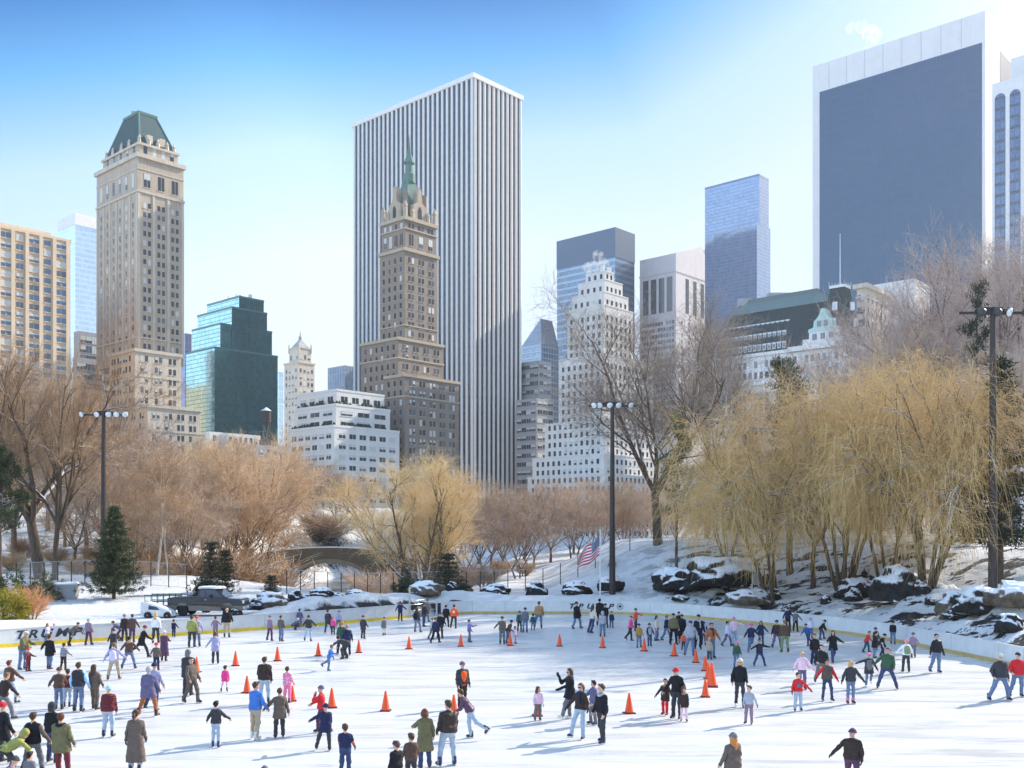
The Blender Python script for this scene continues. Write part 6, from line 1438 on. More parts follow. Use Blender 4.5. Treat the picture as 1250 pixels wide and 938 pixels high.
# hand: palm, four unequal bent fingers, thumb off the side; wrist at the origin, fingers towards -z, palm faces +x
def hand_prims(curl, spread=.0):
    P = [((0, -.022, -.02), (0, -.026, -.085), .021, .019), ((0, .0, -.015), (0, .0, -.088), .022, .019), ((0, .022, -.02), (0, .024, -.08), .020, .017)]
    for i, (y, L) in enumerate(((-.033, .072), (-.011, .080), (.011, .075), (.031, .060))):
        a = np.array([0, y, -.09]); d1 = unit(np.array([math.sin(curl * .6), y * spread * 8, -math.cos(curl * .6)])); d2 = unit(np.array([math.sin(curl * 1.6), y * spread * 8, -math.cos(curl * 1.6)])); m_ = a + d1 * L * .5; P += [(a, m_, .0095, .009), (m_, m_ + d2 * L * .5, .009, .0075)]
    t0 = np.array([.004, -.036, -.03]); t1 = t0 + np.array([.014, -.030, -.028]); P += [(t0, t1, .013, .011), (t1, t1 + np.array([.010, -.008, -.03]), .010, .008)]
    return P
HAND = sdf(hand_prims(.45), .0085, .004); HANDO = sdf(hand_prims(.08, .9), .0085, .004); FIST = sdf(hand_prims(.95), .0085, .004)
BOOT = sdf([((0, .035, -.03), (0, -.10, -.045), .046, .040), ((0, -.10, -.045), (0, -.15, -.05), .040, .034), ((0, .02, .14), (0, .03, -.02), .054, .050)], .016, .012, clip=[((0, 0, -.073), (0, 0, -1)), ((0, 0, .14), (0, 0, 1))])
_m = MB(); _m.box(-.03, .03, -.175, .08, -.088, -.072); bs = _m
_b = MB(); _b.box(-.004, .004, -.19, .10, -.130, -.108); _b.prism([(-.012, -.110), (.012, -.110), (.02, -.088), (-.02, -.088)], -.12, -.07, 'xz'); _b.prism([(-.012, -.110), (.012, -.110), (.02, -.088), (-.02, -.088)], .02, .06, 'xz')
BLADE_V = np.array(_b.v); BLADE_F = _b.f; SOLE_V = np.array(bs.v); SOLE_F = bs.f

PAL = dict(blk=(.016, .016, .020), nvy=(.022, .028, .075), gry=(.15, .15, .17), dgr=(.048, .048, .056), lgr=(.36, .37, .42), brn=(.105, .062, .050), dbr=(.045, .030, .027), tan=(.36, .21, .10), oli=(.15, .135, .07), kha=(.40, .33, .24), red=(.60, .028, .035), mar=(.17, .035, .045), pnk=(.75, .20, .36), lpk=(.78, .52, .60), hpk=(.80, .07, .28), lav=(.34, .335, .50), pur=(.125, .11, .20), blu=(.06, .17, .50), jea=(.13, .18, .29), ljn=(.36, .43, .53), djn=(.045, .065, .14), wht=(.76, .76, .77), crm=(.60, .52, .43), org=(.82, .12, .02), grn=(.045, .095, .055), ygr=(.30, .30, .09), plm=(.10, .05, .095), tea=(.028, .09, .10), rst=(.34, .115, .05), mve=(.26, .18, .25), vio=(.20, .16, .40), mus=(.40, .24, .06), sky=(.30, .56, .88), lil=(.60, .56, .74), gre=(.20, .27, .14), cop=(.75, .10, .06), gbr=(.13, .10, .085))
HAIRC = dict(bl=(.018, .014, .012), br=(.075, .04, .022), lb=(.20, .11, .05), bd=(.55, .36, .15), rd=(.13, .045, .025), gy=(.35, .34, .33), og=(.50, .20, .05), wh=(.6, .58, .55))
SKIN = [(.55, .33, .24), (.62, .40, .30), (.48, .28, .20), (.34, .19, .12), (.16, .085, .055)]
_cm = {}
def cloth(c, kind='cloth'):
    k = (c, kind)
    if k in _cm: return _cm[k]
    t = NT(f'{kind}_{c}'); col = PAL[c] if c in PAL else HAIRC[c]; oc = t.coord('Object'); v = t.noise(oc, 5, 4, .6)
    t.set(t.ramp(v, [(.25, tuple(x * .78 for x in col)), (.75, tuple(min(1, x * 1.22) for x in col))]), .85 if kind != 'leather' else .45, 0, .2)
    if kind == 'puffer':
        w_ = t.n('ShaderNodeTexWave'); w_.bands_direction = 'Z'; w_.inputs['Scale'].default_value = 4.2; w_.inputs['Distortion'].default_value = .8; t.l(oc, w_.inputs['Vector']); t.bump(w_.outputs['Fac'], .9, .035)
    elif kind == 'pattern':
        vo = t.n('ShaderNodeTexVoronoi'); vo.inputs['Scale'].default_value = 12; t.l(oc, vo.inputs['Vector']); t.set(t.mix(t.math('LESS_THAN', vo.outputs['Distance'], .35), col, (.75, .66, .66)))
    elif kind == 'stripe':
        w_ = t.n('ShaderNodeTexWave'); w_.bands_direction = 'Z'; w_.inputs['Scale'].default_value = 3.2; t.l(oc, w_.inputs['Vector']); t.set(t.mix(t.math('LESS_THAN', w_.outputs['Fac'], .4), tuple(x * .35 for x in col), col))
    elif kind == 'hair': t.bump(t.noise(t.coord('Object', (30, 30, 6)), 4, 3), .7, .01); t.b.inputs['Roughness'].default_value = .5
    else: t.bump(t.noise(oc, 14, 4), .25, .012)
    _cm[k] = t.mat; return t.mat
def skin_mat(i):
    k = ('skin', i)
    if k not in _cm:
        t = NT(f'skin_{i}'); c = SKIN[i]; t.set(t.ramp(t.noise(t.coord('Object'), 18, 3), [(.3, tuple(x * .88 for x in c)), (.7, tuple(min(1, x * 1.1) for x in c))]), .5, 0, .35); _cm[k] = t.mat
    return _cm[k]
M_EYE = simple('eye_dark', (.02, .015, .012), .3); M_LIP = simple('lips', (.36, .13, .11), .5); M_BROW = simple('brow_dark', (.05, .03, .02), .8); M_BLADE = simple('skate_blade', (.55, .56, .58), .2, .9)
M_BOOT = {'k': simple('boot_black', (.022, .022, .028), .4), 'w': simple('boot_white', (.68, .67, .64), .45), 'n': simple('boot_navy', (.03, .035, .10), .45), 'b': simple('boot_brown', (.12, .07, .04), .5)}

ARM = dict(d=(12, 4, 14, .25), o=(36, 6, 10, 0), w=(70, 0, 8, 0), f=(14, 42, 28, .1), F=(10, 74, 14, 0), b=(18, -28, 12, 0), p=(24, -8, 62, .5), u=(26, 52, 96, -.2), h=(28, 60, 128, .5), x=(8, 24, 74, .8), a=(50, 20, 20, 0))
LEG = dict(s=(3, 3, 5), w=(4, 13, 8), f=(22, 5, 14), b=(-14, 6, 14), l=(-30, 12, 26), k=(34, 6, 52), c=(95, 14, 125), W=(6, 20, 12), n=(0, 1, 4))
MAXHEAD = {}
def person(px, py, hpx, face, legs, arms, jac, tro, head, label, style='j', lean=0, kind='cloth', boots='k', skin=0, gloves=None, turn=None, tilt=0, side=0, extra=(), group=None):
    seed = int(px * 7 + py * 13) % 100000; rng = np.random.default_rng(seed)
    x, y = ice_pt(px, py); H = hpx * CAMZ / (py - HORIZ); k_ = H / 1.80; child = float(np.clip((1.52 - H) / .6, 0, 1)); hs = 1 + .34 * child
    ppm = 1024 / 1250 * F / y; res = float(np.clip(.75 / ppm / k_, .021, .034)) if H > .5 else .03
    root = empty('person', (x, y, 0), R(face + rng.uniform(-6, 6)), label, 'person', group or 'skaters on the ice'); root.scale = (k_,) * 3
    back = math.cos(R(face)) < 0
    aL, aR = (arms[1], arms[0]) if back else (arms[0], arms[1]); lL, lR = (legs[1], legs[0]) if back else (legs[0], legs[1])   # L = local -x
    if tilt: pass
    J = {}
    wid = .93 if 'slim' in extra else (1.16 if 'stout' in extra else 1.0)
    # legs from the pelvis down
    thigh, shank = .43 - .03 * child, .42 - .03 * child
    P = np.zeros(3)
    for s_, c in ((-1, lL), (1, lR)):
        phi, ab, kap = LEG[c]; phi += rng.uniform(-8, 8); kap += rng.uniform(-2, 9); a, b, g = R(phi), R(ab + rng.uniform(-1, 2)), R(phi - kap)
        hip = P + np.array([s_ * .095 * wid, 0, -.02]); kn = hip + thigh * np.array([s_ * math.sin(b) * math.cos(a), -math.sin(a), -math.cos(b) * math.cos(a)]); an = kn + shank * np.array([s_ * math.sin(b) * math.cos(g) * .8, -math.sin(g), -math.cos(b) * math.cos(g)])
        J[s_] = (hip, kn, an, g)
    low = min(J[-1][2][2], J[1][2][2]); up = .132 - low
    P = P + np.array([0, 0, up]); 
    for s_ in (-1, 1): J[s_] = tuple(q + np.array([0, 0, up]) for q in J[s_][:3]) + (J[s_][3],)
    # shift so that the feet stand over the origin
    cx = (J[-1][2] + J[1][2]) / 2; sup = J[-1][2] if J[-1][2][2] < J[1][2][2] - .05 else (J[1][2] if J[1][2][2] < J[-1][2][2] - .05 else cx); sh = np.array([-sup[0] * .8, -sup[1], 0])
    P = P + sh; J = {s_: tuple(q + sh for q in J[s_][:3]) + (J[s_][3],) for s_ in J}
    le = R(lean + rng.uniform(-2, 4)); si = R(side)
    ex = np.array([math.cos(si), 0, -math.sin(si)]); ez = np.array([math.sin(si) * math.cos(le), -math.sin(le), math.cos(si) * math.cos(le)]); ey = np.cross(ez, ex)
    T = lambda a, b, c: P + ex * a + ey * b + ez * c
    tl = .46 - .04 * child; sw = (.175 if 'slim' not in extra else .155) * wid * (1 - .12 * child)
    neck = T(0, .01, tl + .05); hl = le * .35; hz = np.array([math.sin(si) * .5, -math.sin(hl), math.cos(hl)]); hb = neck + hz * .055
    # ---------- arms
    AR = {}
    for s_, c in ((-1, aL), (1, aR)):
        ab, fl, el, inn = ARM[c]; a, b, g = R(ab + rng.uniform(-8, 8)), R(fl + rng.uniform(-10, 14)), R(el + rng.uniform(-4, 24)); shd = T(s_ * sw, 0, tl - .03)
        d = np.array([s_ * math.sin(a) * math.cos(b), -math.sin(b), -math.cos(a) * math.cos(b)]); d = unit(ex * d[0] + (ey if lean < 35 else np.array([0, 1., 0])) * d[1] + (ez if lean < 35 else np.array([0, 0, 1.])) * d[2])
        fw = unit(-ey + ez * (.6 if c in 'uh' else .0) + ex * (-s_ * inn)); fw = unit(fw - d * (fw @ d)); eb = shd + d * .285; f2 = unit(d * math.cos(g) + fw * math.sin(g)); wr = eb + f2 * .255; AR[s_] = (shd, eb, wr, f2, fw)
    hm = lambda q: 1.0
    # ---------- trousers
    flare = 1.12 if 'flare' in extra else 1.0; sl = .86 if 'slimleg' in extra else 1.0
    pr = [(T(-.06, .0, .03), T(.06, .0, .03), .125 * wid, .125 * wid), (T(-.05, .03, -.05), T(.05, .03, -.05), .125 * wid, .125 * wid)]
    for s_ in (-1, 1):
        hip, kn, an, g = J[s_]; fo = np.array([0, -math.sin(g), -math.cos(g)]); pr += [(hip, kn, .100 * wid * sl, .074 * sl), (kn, an - np.array([0, 0, .0]), .074 * sl, .070 * flare * sl)]
    def part(name, geo, mats, midx=None, smooth=True):
        V, Fq = geo; return obj(name, mesh_np(name, V, Fq, None, mats if isinstance(mats, list) else [mats], midx, smooth), root)
    part('trousers', sdf(pr, res, .022, wrinkle=.010, seed=seed), cloth(tro))
    # ---------- jacket
    bulk = 1.0 + (.10 if kind == 'puffer' else 0); hem = dict(j=-.06, s=-.02, v=-.02, k=-.27, c=-.46, L=-.66)[style] * (1 - .12 * child)
    tw = .072 * wid
    pj = [(T(-tw, .0, .06), T(tw, .0, .06), .135 * bulk * wid, .135 * bulk * wid), (T(-tw, 0, .22), T(tw, 0, .22), .128 * bulk * wid, .128 * bulk * wid), (T(-tw * 1.25, .01, .34), T(tw * 1.25, .01, .34), .128 * bulk * wid, .128 * bulk * wid), (T(-sw * .8, .01, tl - .035), T(sw * .8, .01, tl - .035), .082 * bulk, .082 * bulk), (T(0, .015, tl - .02), T(0, .012, tl + .045), .085, .068)]
    clip = []
    if hem < -.03:
        # skirts of the coat follow the thighs
        tq = min(1.0, (-hem) / .45)
        ctr = (J[-1][1] + J[1][1]) / 2; dn = unit(ctr - P) if lean < 35 else unit(-ez * .6 + (ctr - P)); e = P + dn * (-hem + .06)
        wd = .05 + .5 * tq * np.linalg.norm(J[-1][1] - J[1][1]) * .5
        fl_ = (.135 + .045 * tq * (1.4 if 'wideskirt' in extra else 1)) * bulk * wid
        pj += [(T(-tw, .01, 0), e + ex * -wd, .142 * bulk * wid, fl_), (T(tw, .01, 0), e + ex * wd, .142 * bulk * wid, fl_), (T(0, .02, 0), e, .14 * wid, fl_)]
        clip = [(P + dn * (-hem), dn)]
    else: clip = [(T(0, 0, hem), -ez)]
    slv = .45 if style == 'v' else 1.0
    ajm = [cloth(jac, kind)]; sleeves = []
    for s_ in (-1, 1):
        shd, eb, wr, f2, fw = AR[s_]
        if style == 'v': sleeves += [(shd, shd + (eb - shd) * .6, .078, .070)]
        else: sleeves += [(shd, eb, .074 * bulk, .060 * bulk), (eb, wr, .060 * bulk, .050 * bulk)]
    sc = next((e_[7:] for e_ in extra if e_.startswith('sleeve:')), None)
    if sc is None:
        # hem clip must not cut hanging sleeves: build them together only when the hem is below the wrists
        part('jacket' if style != 'v' else 'shirt', sdf(pj, res, .026, clip=clip, wrinkle=.010, seed=seed + 1), ajm)
        part('sleeves' if style != 'v' else 'sleeves', sdf([q for q in sleeves[:len(sleeves) // 2]], res, .015, wrinkle=.010, seed=seed + 2), ajm).name = 'sleeve'
        part('sleeve', sdf([q for q in sleeves[len(sleeves) // 2:]], res, .015, wrinkle=.010, seed=seed + 3), ajm)
    else:
        part('waistcoat', sdf(pj, res, .026, clip=clip, wrinkle=.010, seed=seed + 1), ajm)
        for h_ in (sleeves[:2], sleeves[2:]): part('sleeve', sdf(h_, res, .015, wrinkle=.010, seed=seed + 2), cloth(sc))
    # ---------- body: one continuous surface with head and hands
    body = [(T(-.05, 0, .05), T(.05, 0, .05), .09, .09), (T(-.05, 0, .3), T(.05, 0, .3), .085, .085), (T(-sw * .75, .0, tl - .04), T(sw * .75, 0, tl - .04), .05, .05), (T(0, .01, tl - .05), hb, .055, .055)]
    for s_ in (-1, 1):
        hip, kn, an, g = J[s_]; shd, eb, wr, f2, fw = AR[s_]; body += [(hip, kn, .06, .045), (kn, an, .045, .04), (shd, eb, .045, .038), (eb, wr, .038, .028)]
    BV, BF = sdf(body, .034, .02); VV = [BV]; FF = [BF]; MI = [np.zeros(len(BF), int)]; n_ = len(BV)
    # head frame
    ty = R(turn if turn is not None else rng.uniform(-32, 32)); hx = np.array([math.cos(ty), math.sin(ty), 0]); hy = np.cross(hz, hx); hy = unit(hy); hx = unit(np.cross(hy, hz)); HM = np.stack([hx, hy, unit(hz)], 1) * hs
    nod = R(tilt + (12 if lean > 10 else 4)); Rn = np.array([[1, 0, 0], [0, math.cos(nod), -math.sin(nod)], [0, math.sin(nod), math.cos(nod)]]); HM = HM @ Rn
    tohead = lambda V: V @ HM.T + hb
    VV.append(tohead(HV)); FF.append(HF + n_); MI.append(HMI); n_ += len(HV)
    for s_ in (-1, 1):
        shd, eb, wr, f2, fw = AR[s_]; c = aL if s_ < 0 else aR
        zz = -f2; xx = unit(np.cross(-ey if abs(f2 @ ey) < .9 else ez, zz)) * s_ * -1; xx = unit(np.array([-s_ * .9, 0, 0]) + (-ey) * .1 - zz * (np.array([-s_ * .9, 0, 0]) @ zz)) if abs(zz[0]) < .85 else unit(-ez - zz * (-ez @ zz)); yy = np.cross(zz, xx); geo = HANDO if c in 'uw' else (FIST if c in 'xp' else HAND)
        hscale = 1.0 + .1 * child; HMm = np.stack([xx, yy if s_ > 0 else -yy, zz], 1) * hscale; V = geo[0] @ HMm.T + wr - f2 * .012; Fh = geo[1] if (s_ > 0) == (np.linalg.det(HMm) > 0) else geo[1]
        if np.linalg.det(HMm) < 0: Fh = geo[1][:, ::-1]
        if gloves:
            part('glove', (V, Fh), cloth(gloves))
        else: VV.append(V); FF.append(Fh + n_); MI.append(np.zeros(len(Fh), int)); n_ += len(V)
    part('body', (np.concatenate(VV), np.concatenate(FF)), [skin_mat(skin), M_EYE, M_LIP, M_BROW], np.concatenate(MI))
    # ---------- hair, hat, hood
    hk = head.split(':')
    # 'short:br', 'long:bl', 'hat:red', 'hat:red+long:br', 'hood', 'cap:blk', 'bald'
    for it in head.split('+'):
        kd, _, c = it.partition(':')
        if kd in ('short', 'long', 'pony', 'bob'): part('hair', (tohead(HAIR[kd][0]), HAIR[kd][1]), cloth(c, 'hair'))
        elif kd in ('hat', 'pom'):
            o = part('hat', (tohead(BEANIE[0]), BEANIE[1]), cloth(c))
            if kd == 'pom': p_ = part('pompom', (tohead(pomv[0]), pomv[1]), cloth('wht')); p_.parent = o
        elif kd == 'cap': part('cap', (tohead(CAP[0]), CAP[1]), cloth(c))
        elif kd == 'band': 
            V, Fq = rimv; part('headband', (tohead(V + np.array([0, 0, .0])), Fq), cloth(c))
        elif kd == 'hood': part('hood', (tohead(HOOD[0]), HOOD[1]), cloth(c or jac, 'cloth'))
        elif kd == 'shades': part('sunglasses', (tohead(SHADES[0]), SHADES[1]), M_EYE)
    # ---------- skates
    for s_ in (-1, 1):
        hip, kn, an, g = J[s_]; ft = g * .9 if an[2] > .17 else max(min(g, .0), -.0); to = R(-s_ * -10) * 1; yw = s_ * R(9) ; Rx = np.array([[1, 0, 0], [0, math.cos(ft), -math.sin(ft)], [0, math.sin(ft), math.cos(ft)]]); Rz = np.array([[math.cos(yw), -math.sin(yw), 0], [math.sin(yw), math.cos(yw), 0], [0, 0, 1]]); M = Rz @ Rx.T
        sc_ = 1.0 + .08 * child
        me = mesh_np('skate', np.concatenate([BOOT[0], SOLE_V]) @ M.T + an, np.concatenate([BOOT[1], np.array(SOLE_F) + len(BOOT[0])]), None, [M_BOOT[boots]], smooth=True); sk = obj('skate', me, root)
        m_ = bpy.data.meshes.new('blade'); m_.from_pydata([tuple(q) for q in BLADE_V @ M.T + an], [], BLADE_F); m_.materials.append(M_BLADE); obj('blade', m_, sk)
    # ---------- things worn
    for e_ in extra:
        kd, _, c = e_.partition(':')
        if kd == 'pack': part('backpack', sdf([(T(-.075, .17, .10), T(-.065, .165, .34), .085, .075), (T(.075, .17, .10), T(.065, .165, .34), .085, .075), (T(0, .175, .10), T(0, .17, .35), .09, .08)], res, .04), cloth(c))
        elif kd == 'scarf': part('scarf', sdf([(T(.085 * math.cos(a), .085 * math.sin(a), tl + .045), T(.085 * math.cos(a + .6), .085 * math.sin(a + .6), tl + .045), .032, .032) for a in np.arange(0, 6.28, .6)] + [(T(.04, -.12, tl), T(.05, -.16, tl - .28), .03, .035)], .024, .012), cloth(c))
        elif kd == 'belt': part('shirt_hem', sdf([(T(.15 * math.cos(a), .125 * math.sin(a), -.03), T(.15 * math.cos(a + .5), .125 * math.sin(a + .5), -.03), .022, .022) for a in np.arange(0, 6.28, .5)], .022, .012), cloth(c))
        elif kd == 'collar': part('collar', sdf([(T(.095 * math.cos(a), .095 * math.sin(a) + .01, tl + .02), T(.095 * math.cos(a + .6), .095 * math.sin(a + .6) + .01, tl + .02), .04, .04) for a in np.arange(0, 6.28, .6)], .024, .015, wrinkle=.005), cloth(c))
        elif kd == 'front': part('front_panel', sdf([(T(-.075, -.072, .0), T(-.08, -.065, .36), .082, .080), (T(.075, -.072, .0), T(.08, -.065, .36), .082, .080), (T(0, -.08, .0), T(0, -.07, .38), .085, .080)], res, .03, wrinkle=.008), cloth(c))
        elif kd == 'band2':
            for s_ in (-1, 1): shd, eb, wr, f2, fw = AR[s_]; part('arm_band', sdf([(shd + (eb - shd) * .78, shd + (eb - shd) * .92, .058, .056)], .02, .01), cloth(c))
        elif kd == 'lower':
            for s_ in (-1, 1): shd, eb, wr, f2, fw = AR[s_]; part('long_sleeve', sdf([(shd, eb, .052, .048), (eb, wr, .048, .042)], .022, .01), cloth(c))
        elif kd == 'anklet':
            for s_ in (-1, 1): hip, kn, an, g = J[s_]; part('ankle_band', sdf([(an + (kn - an) * .18, an + (kn - an) * .24, .075, .075)], .02, .01), cloth(c))
        elif kd == 'print':
            V = [T(a * .09, -.155 * bulk * wid, .24 + b * .08) for a, b in ((-1, -1), (1, -1), (1, 1), (-1, 1))] if c != 'back' else [T(a * .08, .150 * bulk * wid, .28 + b * .07) for a, b in ((1, -1), (-1, -1), (-1, 1), (1, 1))]
            nrm_ = (-ey if c != 'back' else ey) * .012; me = MB(); me.add([tuple(v) for v in V] + [tuple(np.array(v) + nrm_) for v in V], [(4, 5, 6, 7), (0, 1, 5, 4), (1, 2, 6, 5), (2, 3, 7, 6), (3, 0, 4, 7)]); me.build('print', cloth('wht' if c == 'back' else 'gry'), root)
    return root
SHADES = sdf([((-.03, -.088, .113), (-.025, -.088, .110), .022, .020), ((.03, -.088, .113), (.025, -.088, .110), .022, .020), ((-.05, -.08, .115), (-.085, -.0, .115), .007, .007), ((.05, -.08, .115), (.085, 0, .115), .007, .007), ((-.01, -.094, .116), (.01, -.094, .116), .006, .006)], .009, .004)

